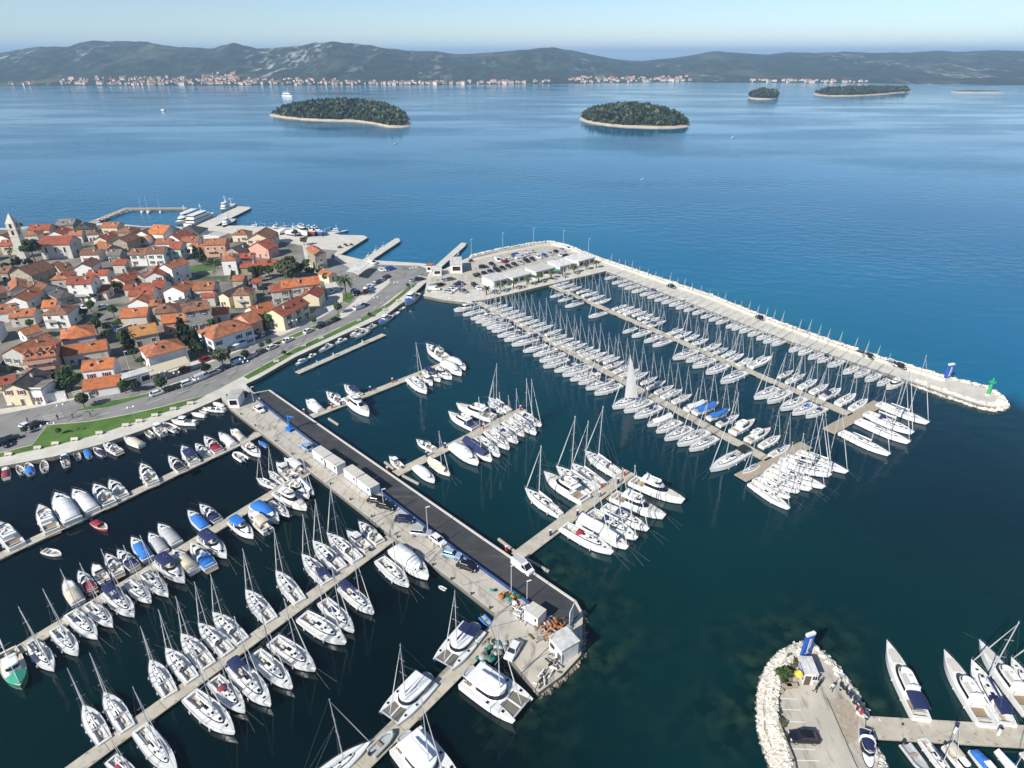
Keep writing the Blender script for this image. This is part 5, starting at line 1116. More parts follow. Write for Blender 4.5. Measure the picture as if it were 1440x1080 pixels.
H = '''0,346,20,345,6,9 g c r|left of the bell tower
-8,336,12,336,5,11 p w w|behind the bell tower at the left edge
34,331.5,52,330.5,5,10 h l o|between bell tower and church, small
39,324,68,323,5.5,10 g c r|behind the church, nearest the sea
64,331.5,88,330.5,5,14 p w r|right behind the church roof
78,317,102,316.5,6,11 g s g|large, on the seaward edge left of old harbour
104,323,127,321.5,5,14 h s d|beside the bent harbour breakwater
96,332,114,331,5,8 g w o|between church and the harbour breakwater
122,330,138,329,5,8 h w w|above the cream gabled house by the harbour
131,338,149,338,6,13 p c r|gable facing the camera below old harbour
142,320,164,320,5,9 g c o|at the foot of the bent breakwater
161,327,184,327,5,11 h s w|behind the stone gable below the harbour
158,340.5,178,341,6,13 p s w|gable facing camera in the upper old town
188,331,211,332,5,8 p w w|small gable window, beneath the harbour water
190,337,209,337,3.5,5 g w o|low, under the house with the small gable window
206,328.5,229,330,6,15 g w b|large, facing the passenger ships
243,331,280,330,5.5,17 h w d|large, at the root of ferry jetty
218,343.5,237,343,5,9 g w o|upper old town, left of the greenish house
232,336,253,338,6,12 p w r|gable wall below the dark hipped roof
238,350.5,253,350,8,11 g n r|beside the dark garden trees
182,358.5,204,358,7,9 g w w|left of two joined houses in upper town
205.5,357,229,356.5,7.5,10 g w w|right of two joined houses in upper town
151,359.5,168,359,4,9 g s g|low, left of the two joined houses
112,358.5,138,358,5,8 g w w|long, right of the church gable
158,373,175,372.5,5,6 l l r|small, in the middle upper town
104,377,128,376,6,12 p w w|gable below the church's right corner
86,382,104,378,5,10 g g w|rendered side wall under the church
71,393.5,95,392,8,11 h g o|pyramid roof in the upper left town
60,378,73,378,5,9 p k o|tiny, in front of church wall
13,385,44,388,6,14 p s w|large gable at upper left beneath church trees
13,409,38,405,5.5,15 p g o|steep, left part of the old town
6,425,37,424,5,15 p w o|with long windows, left part of town
36,404,55,411,5,9 g w w|narrow bright wall, left of the three-storey house
93,400,127,399,10,9 g w r -|three storeys, tall, upper middle left
132,412,149,411.5,4,7 l l o|attached right of the tall three-storey house
122,387.5,150,387,5,7 g w r|above the tall three-storey house
153,395.5,175,397.5,5,12 p c r|gable behind the small olive tree
189,389.5,203,391.5,5,11 p s g|narrow, in the shade of mid town
203,390,229,388,7,12 p w r|gable with dark door in mid town
222,376.5,241,378.5,9,12 p w o|tall, left of the garden lawn
212,406.5,229,406,6,10 g w r|left of the tall white block in mid town
174,407,210,403.5,4,5 g c r|low and narrow in mid town
181,416.5,194,415.5,5,7 g c r|small annex in mid town
198,416.5,214,415.5,6,10 g w r|above the small white gable in mid town
229,410,258,411,9,11 p w o -|tall block with small round windows in mid town
179,427.5,207,426.5,5.5,7 p w o|white gable just above a big orange roof
169,447,205,444.5,6,9 g l b|big roof in the centre of town
218,441,250,437.5,6,10 h l w|right of the big roof in town centre
211,430.5,226,428.5,6,8 h l o|small hip in the town centre
228.5,455,262,450.5,6,8 g k b|behind the tall dark pine
186,474.5,222,467.5,5,10 g l y|long roof left of the tall dark pine
258,439.5,294,433.5,10,9 g g w|tall bare side wall, four window bays
271,408.5,299,407.5,8,10 g l o|below the paved terrace
284,418.5,301,417.5,5,7 g l r|small, joined below the terrace house
299,443,320,441,4,7 g w b|low, behind the big waterfront hotel
327,415,350,414.5,7,9 h c w|with yellow awning, right of the terrace
307,415.5,321,417.5,6,13 p c d|narrow, beside the yellow awning house
326,394.5,341,394.5,6,6 g s o|tower-like, next to dark trees
311,366.5,331,365.5,9,11 h w o -|tall, right of the garden lawn
286,344.5,316,343.5,8,9 g k o|coral front above dark garden trees
318,353,335,355,5,11 p s d|shaded, right of the coral house
337,364.5,356,363.5,5,8 g w r|low, left of the pink house
338,376.5,388,373.5,4.5,8 g s r|long and low beside the big olive tree
349,348,377,351,6,9 p p r|pink gable by the boatyard
346,337,379,337,7,16 p c w|very wide gable near the boatyard
326,330,347,330,5,9 h c w|near the quay left of the wide gable
255,340.5,278,339.5,5,8 g w o|row below the dark hipped roof
286,332.5,308,334,5,10 f w f|white flat roof near the ferry jetty
442,358,458,355.5,9.5,14 p s o|very tall narrow gable near the fishing jetties
462,388.5,473,385,4,8 p c b|small, at the corner below the tall stone gable
397,405.5,450,398.5,8,9 g l b|long roof, right end of the old town
382,410.5,406,407.5,7,8 g l r|blank front joined to the long roofed house
421,418.5,448,418.5,6,10 p c r|cream gable on the street corner
398,445.5,413,437.5,7,10 g c r b|left one of the stepped terrace houses
413.5,437,424,431.5,7,10 g c r b|middle one of the stepped terrace houses
424.5,431,434,426.5,7,10 g c r b|right one of the stepped terrace houses
361,443.5,388,435.5,6,10 g w b|brightest roof, behind the terrace houses
352,455.5,368,449.5,6,11 g k o|two roof windows, right of the waterfront hotel
299,477.5,355,459.5,8,12 h b o b|long waterfront hotel with many windows
208,502.5,262,488.5,7,11 h w o -|waterfront, above the beige awning
115,522,158,517,8,8 g w b r|three storeys on the seafront road
117,549.5,166,541.5,3,6 l w b|low front annex of the three-storey seafront house
2,549,38,548,6.5,12 p c d r|yellow gable at the lower left road
40,548.5,57,548.5,6,7 f w g r|small annex right of the yellow gable
88,501,150,491,5,9 g l b|long bright roof at lower left
35,506,77,500,8,9 g p o|pink with three dormers at lower left
87,479,133,470.5,6,12 h b b|wide hipped roof at left
2,498,40,502,8,14 p g o|bare concrete wall at the left edge
59,443,94,441.5,7,10 h w w|balcony windows, left middle of town
36,472,58,465.5,4,7 g w o|small, left of wide hipped roof
13,447,47,444,5,8 g l o|long blank wall at the left
-4,441,20,438,5,9 g w o|at the left edge, middle of town
59,433,77,431.5,5,8 g w b|small red square roof at left
-6,414,9,411,5,9 g s w|old stone, at the very left edge
-6,542,20,538,3,6 g c r|low strip by the yellow gable
0,384,10,384,5,9 g s w|small, far left beneath the palm
-40,470,-6,466,6,10 g w o|just outside the left edge
-50,520,-10,512,6,12 h w o|outside the left edge near the road
266,346,283,352,4.5,7 g w o|shaded, left of the coral house
133,345,150,351,4,7 g s o|low, under the cream gable
66,412,84,421,4,8 h g d|dark roof below the pyramid roof
244,423,257,428,4,7 g l d|in the shade below the tall white block
355,398,367,396,3,5 g w r|tiny, among the dark trees
-60,360,-32,359,6,10 g w o|beyond the left edge, level with the church
-50,395,-24,393,6,10 g c r|beyond the left edge, below the church
-66,430,-36,428,6,10 h w o|beyond the left edge, in the middle of town
-110,450,-80,447,7,11 g w w|far beyond the left edge in the middle of town
-120,500,-84,494,7,11 g w b|far beyond the left edge near the road
-100,380,-72,378,6,10 h c o|far beyond the left edge level with the church'''
for ln in H.split('\n'):
    s, hint = ln.split('|'); p = s.split(' ', 1); house(p[0].replace(',', ' ')+' '+p[1], hint)
# balconies and dormers of the pink house
pk = [o for o in COL.objects if o.get('label', '').endswith('pink with three dormers at lower left')][0]
for x in (-3.2, 0, 3.2):
    b = MB(); b.box((x, 1.6, 6.7), (1.7, 1.8, 1.5), 'wall_p'); b.box((x, .68, 6.8), (.9, .06, .9), 'dark_glass')
    for s_, q in ((1, [(x-1.1, .5, 7.4), (x, .5, 8.2), (x, 3.4, 8.2), (x-1.1, 3.4, 7.4)]), (2, [(x, .5, 8.2), (x+1.1, .5, 7.4), (x+1.1, 3.4, 7.4), (x, 3.4, 8.2)])): b.add(q, [(0, 1, 2, 3)], 'roof_o')
    b.add([(x-.85, .69, 7.4), (x+.85, .69, 7.4), (x, .69, 8.1)], [(0, 1, 2)], 'wall_p'); b.obj('dormer', pk)
for z in (2.5, 4.8):
    b = MB(); b.box((-1.0, -.8, z), (8.5, 1.5, .18), 'wall_l'); b.box((-1.0, -1.5, z+.5), (8.5, .08, .8), 'wall_k'); b.obj('balcony', pk)
# awnings, church
def at_eave(u, v, h): return G(u, v, Z0+h)
a = G(54, 344.5, Z0+7).to_2d(); c = G(97, 343.6, Z0+7).to_2d(); d = c-a; W = d.length; rz = math.atan2(d.y, d.x)
r = link('church', None, None, (*((a+c)/2), Z0), rz, label='large pale church with long red roof beside the bell tower', cat='church')
b = MB(); D = 10; b.box((0, D/2, 3), (W, D, 8), 'wall_l'); rh = 2.9
for x in (-W/2, W/2): b.add([(x, 0, 6.99), (x, D, 6.99), (x, D/2, 6.99+rh)], [(0, 1, 2) if x > 0 else (2, 1, 0)], 'wall_l')
b.obj('wall', r)
t = MB(); w2 = W/2+.3
for s in (0, 1):
    y0 = -.4 if s == 0 else D+.4; p = [(-w2, y0, 6.8), (w2, y0, 6.8), (w2, D/2, 7.1+rh), (-w2, D/2, 7.1+rh)]; p = p if s == 0 else p[::-1]
    t.add(p+[(x, y, z+.2) for x, y, z in p], [(3, 2, 1, 0), (4, 5, 6, 7), (0, 1, 5, 4), (1, 2, 6, 5), (2, 3, 7, 6), (3, 0, 4, 7)], 'roof_r')
t.obj('roof', r)
wm = MB(); wm.box((0, -.02, 0), (1.3, .12, 3.0), 'frame_w'); wm.box((0, -.06, 0), (.95, .08, 2.6), 'dark_glass'); wm = wm.mesh('window')
for x in (-.3, 0, .3): link('window', wm, r, (x*W, 0, 4.4))
link('window', wm, r, (W/2, D/2, 6.0), math.pi/2); link('door', door_mesh(), r, (W/2, D/2, 0), math.pi/2, (1.8, 1, 1.6))
p = G(34, 362, Z0); zt = 21.6
r = link('bell_tower', None, None, p, .12, label='slender pale bell tower with pointed spire at the upper left', cat='tower')
b = MB(); b.box((0, 0, 7), (3.8, 3.8, 14.5), 'wall_l'); b.box((0, 0, 11), (4.1, 4.1, .35), 'wall_c'); b.box((0, 0, 14.4), (4.3, 4.3, .4), 'wall_c'); b.obj('shaft', r)
b = MB(); b.loft([[(x*2.0, y*2.0, 14.6) for x, y in ((-1, -1), (1, -1), (1, 1), (-1, 1))], [(x*1.9, y*1.9, 17.0) for x, y in ((-1, -1), (1, -1), (1, 1), (-1, 1))]], 'wall_l'); b.obj('belfry', r)
b = MB(); b.loft([[(x*2.0, y*2.0, 17.0) for x, y in ((-1, -1), (1, -1), (1, 1), (-1, 1))], [(x*.05, y*.05, zt) for x, y in ((-1, -1), (1, -1), (1, 1), (-1, 1))]], 'wall_l'); b.obj('spire', r)
wm = MB(); wm.box((0, -.03, 0), (1.0, .12, 2.0), 'dark_glass'); wm = wm.mesh('window')
for z, o_ in ((15.8, 1.95), (12.6, 1.9)):
    for rz_ in (0, math.pi/2, -math.pi/2): link('window', wm, r, (o_*math.sin(rz_) if rz_ else 0, -o_ if not rz_ else 0, z), rz_)
def slabroof(name, pts, z0, z1, m, label, cat, legs=True, front=None):
    """tilted sheet on posts: pts = four pixel corners, the last two higher"""
    q = [G(u, v, Z0+z0 if i < 2 else Z0+z1) for i, (u, v) in enumerate(pts)]; b = MB()
    b.add(q+[Vector((x, y, z+.14)) for x, y, z in q], [(3, 2, 1, 0), (4, 5, 6, 7), (0, 1, 5, 4), (1, 2, 6, 5), (2, 3, 7, 6), (3, 0, 4, 7)], m)
    o = link(name, None, None, ((q[0]+q[1])/2).to_2d().to_3d()+Vector((0, 0, Z0)), label=label, cat=cat); k = b.obj('canopy', o); k.location = -o.location
    for e in (0, .33, .66, 1):
        p = q[0].lerp(q[1], e); l = MB(); l.tube((p.x-o.location.x, p.y-o.location.y, 0), (p.x-o.location.x, p.y-o.location.y, z0), .07, 'alu', 5); l.obj('post', o)
    return o
slabroof('awning', [(211, 529), (267, 511), (261, 501), (206, 517)], 2.9, 3.7, 'awn', 'long beige awning in front of the waterfront house with hipped roof', 'awning')
slabroof('shed_roof', [(487, 381.5), (503.5, 384.5), (518, 370.5), (504, 370)], 3.4, 3.6, 'roof_f', 'flat white canopy by the car park below the fishing jetties', 'canopy')
# garden walls
def wall(p, q, h, th, m, label):
    a = G(*p, Z0).to_2d(); c = G(*q, Z0).to_2d(); d = c-a; b = MB(); b.box((0, 0, h/2), (d.length, th, h), m); b.box((0, 0, h+.05), (d.length+.1, th+.12, .1), 'kerb')
    o = b.obj('garden_wall', label=label, cat='wall'); o.location = ((a.x+c.x)/2, (a.y+c.y)/2, Z0); o.rotation_euler = (0, 0, math.atan2(d.y, d.x))
wall((62, 566), (95, 561), 2.6, .3, 'wall_w', 'white garden wall with dark gate beside the yellow gable')
wall((97, 560), (118, 555), 1.6, .25, 'wall_c', 'low cream garden wall left of the three-storey seafront house')
wall((166, 470), (187, 462), 1.8, .3, 'wall_s', 'stone yard wall left of the long yellowish roof')
wall((250, 389), (300, 385), 1.3, .4, 'wall_s', 'stone wall under the green garden lawn')
# flat buildings of the mole
def block(name, p, q, D, h, wall_, roof_, label, cat, over=.25, wins=True, sub='window', back=False):
    a = G(*p, Z0).to_2d(); c = G(*q, Z0).to_2d(); d = c-a; W = d.length; r = link(name, None, None, (*((a+c)/2), Z0), math.atan2(d.y, d.x), label=label, cat=cat)
    b = MB(); b.box((0, D/2, h/2), (W, D, h), wall_); b.obj('wall', r); t = MB(); t.box((0, D/2, h+.1), (W+2*over, D+2*over, .2), roof_)
    for i in range(max(1, int(W/2.4))): t.box((-W/2+(i+.5)*W/max(1, int(W/2.4)), D/2, h+.215), (.07, D+2*over, .05), 'kerb')
    t.obj('roof', r)
    if wins:
        n = max(1, int(W/3.4))
        for i in range(n):
            g = MB(); g.box((0, -.03, 0), (W/n*.72, .1, h*.55), 'frame_w'); g.box((0, -.06, 0), (W/n*.66, .1, h*.47), 'dark_glass'); g = g.mesh(sub); link(sub, g, r, (-W/2+(i+.5)*W/n, 0, h*.55))
    return r
PB = [((694, 406.8), (714, 402.2)), ((721, 401), (747, 394)), ((755, 392), (780, 385.8)), ((787, 384.3), (807, 379.8)), ((813, 378), (836, 371.5))]
for (p, q), lab in zip(PB, ('first from the left', 'second from the left', 'third from the left', 'fourth from the left', 'fifth from the left, roof highest')):
    block('flat_pavilion', p, q, {'s': 8.0, 't': 8.5}.get(lab[0], 9.0), 3.2+.3*(lab[1] == 'i'), 'wall_w', 'roof_f', 'low white flat-roofed pavilion behind the palms on the mole, '+lab, 'building', .4)['group'] = 'flat pavilions on the mole'
block('service_building', (634, 384.5), (650, 384), 12, 4.0, 'wall_w', 'roof_f', 'flat white building standing alone at the root of the mole', 'building')
block('ticket_hut', (609, 388), (621, 387.5), 5, 2.8, 'wall_w', 'roof_f', 'small white hut at the landward end of the narrow pale jetty', 'hut')
block('ticket_hut', (600, 382), (607, 382.5), 4, 2.8, 'wall_w', 'roof_o', 'tiny hut with orange roof left of the small white hut', 'hut')
block('gate_hut', (322, 573.5), (337, 573), 5.0, 3.0, 'wall_w', 'wall_g', 'white hut with grey roof at the entrance of the working quay', 'hut')
block('site_office', (177, 548), (219, 535.5), 4.2, 3.4, 'wall_w', 'roof_f', 'long white bus-like trailer parked on the seafront lawn', 'trailer', .05)
# kiosk and signs
r = block('kiosk', (1129, 962), (1143, 963), 2.8, 2.6, 'wall_w', 'roof_f', 'white kiosk with blue side panel on the boulder-edged car park', 'kiosk', .3, False)
b = MB(); b.box((0, 0, 0), (.08, 2.2, 1.7), 'sign_blue'); b.box((-.05, .2, .3), (.04, 1.6, .18), 'paint_white'); b.box((-.05, .2, -.1), (.04, 1.3, .14), 'paint_white'); link('side_panel', b.mesh('side_panel'), r, (-G(1129, 962, Z0).to_2d().__sub__(G(1143, 963, Z0).to_2d()).length/2-.05, 1.4, 1.4))
link('door', door_mesh(), r, (-.3, 0, 0)); link('window', window_mesh('-'), r, (.75, 0, 1.6), 0, (.7, 1, .7))
def banner(name, u, v, W, T, Hh, rz, label):
    r = link(name, None, None, G(u, v, Z0), rz, label=label, cat='sign'); b = MB(); b.box((0, 0, .3), (W+.3, T+.4, .6), 'concrete_pale'); b.obj('base', r)
    b = MB(); b.box((0, 0, .6+Hh/2), (W, T, Hh), 'sign_blue'); b.box((0, 0, .6+Hh+.28), (W+.03, T+.03, .56), 'paint_white')
    for s in (1, -1):
        b.box((0, s*(T/2+.012), .6+Hh*.52), (W*.17, .02, Hh*.72), 'paint_white'); b.box((W*.22, s*(T/2+.012), .6+Hh*.62), (W*.05, .02, Hh*.45), 'paint_white'); b.box((W*.02, s*(T/2+.012), .6+Hh*.18), (W*.55, .02, Hh*.03), 'paint_white')
    b.obj('panel', r)
banner('sign_tower', 1130, 925, 1.9, .55, 5.6, .35, 'tall blue and white sign pillar behind the kiosk')
banner('sign_tower', 1331, 533, 2.2, .8, 5.0, .3, 'blue and white sign pillar on the breakwater near the green beacon')
r = link('beacon', None, None, G(1389, 555, Z0), label='green harbour light tower at the tip of the breakwater', cat='beacon')
b = MB(); b.tube((0, 0, 0), (0, 0, .5), 1.1, 'concrete_pale', 12); b.obj('base', r); b = MB(); b.tube((0, 0, .5), (0, 0, 5.2), .62, 'green_paint', 12, .42); b.obj('tower', r)
b = MB(); b.tube((0, 0, 5.2), (0, 0, 5.35), 1.15, 'green_paint', 12)
for i in range(8): b.tube((1.05*math.cos(i*.785), 1.05*math.sin(i*.785), 5.3), (1.05*math.cos(i*.785), 1.05*math.sin(i*.785), 6.1), .04, 'green_paint', 4)
b.obj('gallery', r); b = MB(); b.tube((0, 0, 5.3), (0, 0, 6.5), .34, 'green_paint', 8); b.ball((0, 0, 6.7), (.3, .3, .35), 'green_paint'); b.obj('lantern', r)
# ------------------------------------------------------------------ things on the working quay
@memo
def container_parts(L):
    b = MB(); b.box((0, 0, 1.3), (L, 2.45, 2.5), 'wall_w'); r = MB(); r.box((0, 0, 2.62), (L+.1, 2.55, .14), 'wall_l')
    for i in range(3): r.box((-L/2+(i+.5)*L/3, 0, 2.70), (.1, 2.5, .04), 'kerb')
    f = MB()
    for x in (-L/2, L/2):
        for y in (-1.22, 1.22): f.box((x, y, 1.3), (.10, .10, 2.62), 'wall_g')
    f.box((0, -1.235, .08), (L, .06, .16), 'sign_blue'); w_ = MB(); w_.box((0, 0, 0), (.8, .1, .7), 'dark_glass')
    return [('wall', b.mesh('wall'), None, []), ('roof', r.mesh('roof'), None, []), ('frame', f.mesh('frame'), None, []), ('window', w_.mesh('window'), (L*.32, -1.20, 1.7), [])]
for i, (p, q, lab) in enumerate((((440, 644), (457, 656), 'first from the top'), ((457.5, 656.5), (475, 668.5), 'second from the top'), ((484, 671.5), (502, 684.5), 'third from the top'), ((502.5, 685), (522, 700), 'lowest'))):
    a = G(*p, Z0).to_2d(); c = G(*q, Z0).to_2d(); d = (c-a).normalized(); n = Vector((-d.y, d.x)); n = n if n.y > 0 else -n; m_ = (a+c)/2+n*1.3
    spawn(container_parts(6.0), 'office_container', (m_.x, m_.y, Z0), math.atan2(d.y, d.x), ((c-a).length*.97/6.0, 1.0, .95), 'white container with beige roof on the quay, '+lab+' of four', 'container', 'white containers on the working quay')
fa = GP([(362, 563), (400, 594), (440, 624), (520, 682), (640, 775), (740, 848), (784, 883)], Z0)
r = link('quay_fence', None, None, (*fa[0], Z0), label='low blue fence dividing the concrete quay from the asphalt strip', cat='fence')
b = MB(); o2 = fa[0]
for a, c in zip(fa[:-1], fa[1:]):
    l = (c-a).length; rz = math.atan2(c.y-a.y, c.x-a.x); m_ = (a+c)/2-o2; b.box((m_.x, m_.y, .45), (l, .05, .7), 'fence_blue', rz); b.box((m_.x, m_.y, .86), (l, .09, .08), 'fence_blue', rz)
b.obj('panel', r); pm = MB(); pm.box((0, 0, .48), (.12, .12, .95), 'fence_blue'); pm = pm.mesh('post')
tot = 0
for a, c in zip(fa[:-1], fa[1:]):
    n = int((c-a).length/4)
    for i in range(n):
        p = a.lerp(c, i/n)-o2; tot += 1
        if tot < 95: link('post', pm, r, (p.x, p.y, 0))
def thing(name, u, v, rz, label, cat, z=Z0): return link(name, None, None, G(u, v, z), rz, label=label, cat=cat)
for o_ in COL.objects:
    if o_.name.startswith('beacon'): o_.scale = (.78,)*3
    if o_.name.startswith('sign_tower'): o_.scale = (.86,)*3
r = thing('jib_crane', 408, 605, -.6, 'blue jib crane on the edge of the asphalt strip', 'crane'); b = MB(); b.box((0, 0, .4), (2.0, 1.6, .8), 'cov_blue'); b.obj('base', r); b = MB(); b.tube((0, 0, .8), (0, 0, 4.6), .28, 'cov_blue', 8, .2); b.obj('column', r); b = MB(); b.tube((0, 0, 4.3), (2.6, 0, 4.9), .14, 'cov_blue', 6); b.tube((0, 0, 3.0), (1.6, 0, 4.6), .09, 'cov_blue', 6); b.tube((2.5, 0, 4.9), (2.5, 0, 3.4), .03, 'steel', 4); b.obj('arm', r)
block('workshop', (772, 914), (789, 934), (G(772, 902, 4.4)-G(791, 884, 4.4)).length, 3.1, 'wall_w', 'roof_f', 'white flat-roofed workshop on the corner of the working quay', 'building', .15, False)
r = bpy.data.objects['workshop']
link('door', door_mesh(), r, (1.2, 0, 0)); g = MB(); g.box((0, 0, 0), (1.2, .08, .8), 'dark_glass'); link('window', g.mesh('window'), r, (-.8, -.04, 1.8))
a = G(743, 866, Z0).to_2d(); c = G(762, 878, Z0).to_2d(); m_ = (a+c)/2
spawn(container_parts(6.0), 'storage_container', (m_.x, m_.y, Z0), math.atan2((c-a).y, (c-a).x), ((c-a).length/6, 1, .95), 'white storage box with blue roof edge beside the orange scrap pile', 'container')
def pile(name, u, v, n, sx, sy, sz, ms, label, cat, seed, shape='bar', rz=.6):
    rn = random.Random(seed); r = MB()
    for _ in range(n):
        x, y = rn.gauss(0, sx/2.4), rn.gauss(0, sy/2.4); z = abs(rn.gauss(0, sz/3))+.12; m_ = rn.choice(ms)
        if shape == 'bar': r.box((x, y, z), (rn.uniform(.6, 2.2), rn.uniform(.1, .25), rn.uniform(.08, .3)), m_, rn.choice((0, 1.57, rn.uniform(0, 3))), 1, rn.uniform(-.3, .3), rn.uniform(-.3, .3))
        elif shape == 'bike':
            M = rn.uniform(0, 3.1)
            for k in (-.5, .5):
                cx, cy = x+k*math.cos(M), y+k*math.sin(M); pts = [(cx+.32*math.cos(t)*math.cos(M), cy+.32*math.cos(t)*math.sin(M), .35+.32*math.sin(t)) for t in [6.283*i/8 for i in range(9)]]; r.path(pts, .035, 'rubber', 3)
            r.tube((x-.5*math.cos(M), y-.5*math.sin(M), .35), (x+.4*math.cos(M), y+.4*math.sin(M), .9), .04, m_, 4); r.tube((x, y, .35), (x-.1*math.cos(M), y-.1*math.sin(M), .95), .04, m_, 4)
        else: r.ball((x, y, z), (rn.uniform(.3, .7), rn.uniform(.3, .7), rn.uniform(.2, .5)), m_, 6, 4)
    o = r.obj(name, label=label, cat=cat); o.location = G(u, v, Z0); o.rotation_euler = (0, 0, rz); return o
pile('scrap_pile', 776, 885, 44, 3.4, 2.4, 1.3, ['orange', 'orange', 'shutter_b', 'plank'], 'pile of orange and brown metal scrap next to the workshop', 'scrap pile', 1)
pile('scrap_pile', 768, 896, 26, 2.4, 2.0, .8, ['shutter_b', 'plank', 'cov_grey'], 'brown heap of planks in front of the workshop', 'scrap pile', 2)
pile('scrap_pile', 735, 864, 46, 4.5, 2.0, 1.0, ['cov_white', 'alu', 'cov_grey', 'cov_white'], 'tangle of white and grey frames along the blue fence', 'scrap pile', 3, 'bar', -.6)
pile('equipment_heap', 716, 842, 24, 3.0, 1.5, 1.2, ['cov_green', 'leaf_green', 'orange', 'cov_white', 'cov_navy'], 'heap of green and orange gear by the blue fence', 'equipment', 4, 'ball', -.6)
pile('net_heap', 697, 916, 34, 3.4, 2.2, .7, ['net', 'cov_grey', 'hull_green', 'net'], 'dark heap of nets behind the big catamaran', 'nets', 5, 'ball')
pile('scrap_pile', 777, 937, 34, 1.8, 6.0, .8, ['shutter_b', 'cov_grey', 'cov_white', 'rubber'], 'clutter of planks and boxes below the workshop', 'scrap pile', 6, 'bar', -.6)
r = thing('display_panel', 803, 878, 1.15, 'tall white panel standing at the end of the asphalt strip', 'panel'); b = MB(); b.box((0, 0, 2.2), (2.2, .12, 3.6), 'paint_white'); b.obj('panel', r)
for x in (-.8, .8): b = MB(); b.box((x, 0, .3), (.12, .9, .6), 'steel'); b.obj('foot', r)
r = thing('low_loader', 335, 560, .8, 'dark trailer frame at the entrance of the working quay', 'trailer'); b = MB(); b.box((0, 0, .9), (6, 2.3, .25), 'cov_black'); b.box((-2.6, 0, 1.5), (.3, 2.2, 1.0), 'cov_navy'); b.obj('bed', r)
for x in (-1.8, 1.8):
    for s in (1, -1): b = MB(); b.tube((x, s*.9, .45), (x, s*1.2, .45), .45, 'rubber', 10); b.obj('wheel', r)
# ------------------------------------------------------------------ cars
for n, c in (('w', (.72, .72, .72)), ('s', (.42, .43, .45)), ('k', (.012, .012, .014)), ('n', (.012, .022, .07)), ('b', (.03, .12, .38)), ('l', (.30, .45, .62)), ('r', (.30, .015, .015)), ('g', (.10, .11, .12))): mat('car_'+n, c, .25, .03, 1, metal=.15 if n in 'sgbl' else 0)
mat('headlamp', (.75, .76, .78), .15, .02); mat('tail_lamp', (.35, .01, .01), .25, .1)
CN = {'w': 'white', 's': 'silver', 'k': 'black', 'n': 'dark blue', 'b': 'blue', 'l': 'light blue', 'r': 'dark red', 'g': 'dark grey'}
@memo
def car_parts(kind, c):
    m_ = 'car_'+c; L, W, hb = {'car': (4.2, 1.76, .88), 'van': (5.0, 1.95, 1.05), 'suv': (4.5, 1.85, 1.0)}[kind]; b = MB(); rings = []
    top = {'car': [(-.5, .62), (-.485, .84), (-.34, .90), (.12, .92), (.33, .86), (.47, .70), (.5, .55)], 'suv': [(-.5, .7), (-.49, 1.0), (-.34, 1.04), (.12, 1.05), (.34, 1.0), (.48, .82), (.5, .6)], 'van': [(-.5, .8), (-.495, 1.1), (-.3, 1.14), (.12, 1.14), (.38, 1.08), (.49, .9), (.5, .6)]}[kind]
    for x, z in top:
        w = W/2*(1-.22*max(0, abs(x)-.30)**1.2*2.4); rings.append([(x*L, -w*.94, .24), (x*L, -w, .5), (x*L, -w*.97, z-.12), (x*L, -w*.86, z), (x*L, w*.86, z), (x*L, w*.97, z-.12), (x*L, w, .5), (x*L, w*.94, .24)])
    b.loft(rings, m_)
    zr = {'car': 1.44, 'suv': 1.66, 'van': 1.95}[kind]; x0, x1, x2, x3 = {'car': (-.45, -.30, .10, .25), 'suv': (-.48, -.42, .10, .24), 'van': (-.495, -.48, .20, .36)}[kind]
    P = [(x0*L, -W*.43), (x3*L, -W*.43), (x3*L, W*.43), (x0*L, W*.43)]; Q = [(x1*L, -W*.36), (x2*L, -W*.36), (x2*L, W*.36), (x1*L, W*.36)]
    zb = top[2][1]-.05; g = MB(); g.loft([[(x, y, zb) for x, y in P], [(x, y, zr-.06) for x, y in Q]], 'dark_glass', False, True)
    if kind == 'van': b.box(((x0+.30)*L, 0, (zb+zr)/2), (L*.58, W*.885, zr-zb), m_, 0, .95)
    rf = MB(); rf.loft([[(x*1.0, y*1.02, zr-.07) for x, y in Q], [(x*.97, y*.93, zr) for x, y in Q]], m_)
    for sx in (1, -1):
        rf.tube((P[1][0], sx*W*.43, zb), (Q[1][0], sx*W*.36, zr-.05), .045, m_, 4); rf.tube((P[0][0], sx*W*.43, zb), (Q[0][0], sx*W*.36, zr-.05), .055, m_, 4); rf.tube((-.06*L, sx*W*.43, zb), (-.06*L, sx*W*.365, zr-.05), .04, m_, 4)
    w_ = MB(); w_.tube((0, -.1, 0), (0, .1, 0), .32, 'rubber', 12); w_.tube((0, -.11, 0), (0, .11, 0), .19, 'steel', 8); w_ = w_.mesh('wheel', .6)
    hl = MB(); hl.box((0, 0, 0), (.14, .34, .14), 'headlamp'); hl = hl.mesh('headlight'); tl = MB(); tl.box((0, 0, 0), (.08, .26, .2), 'tail_lamp'); tl = tl.mesh('tail_light')
    return [('body', b.mesh('body', .6), None, []), ('window', g.mesh('window'), None, []), ('roof', rf.mesh('roof', .6), None, [])]+[('wheel', w_, (x*L, s*(W/2-.09), .32), []) for x in (-.30, .31) for s in (1, -1)]+[('headlight', hl, (L*.475, s*W*.34, .66), []) for s in (1, -1)]+[('tail_light', tl, (-L*.495, s*W*.37, .74), []) for s in (1, -1)]
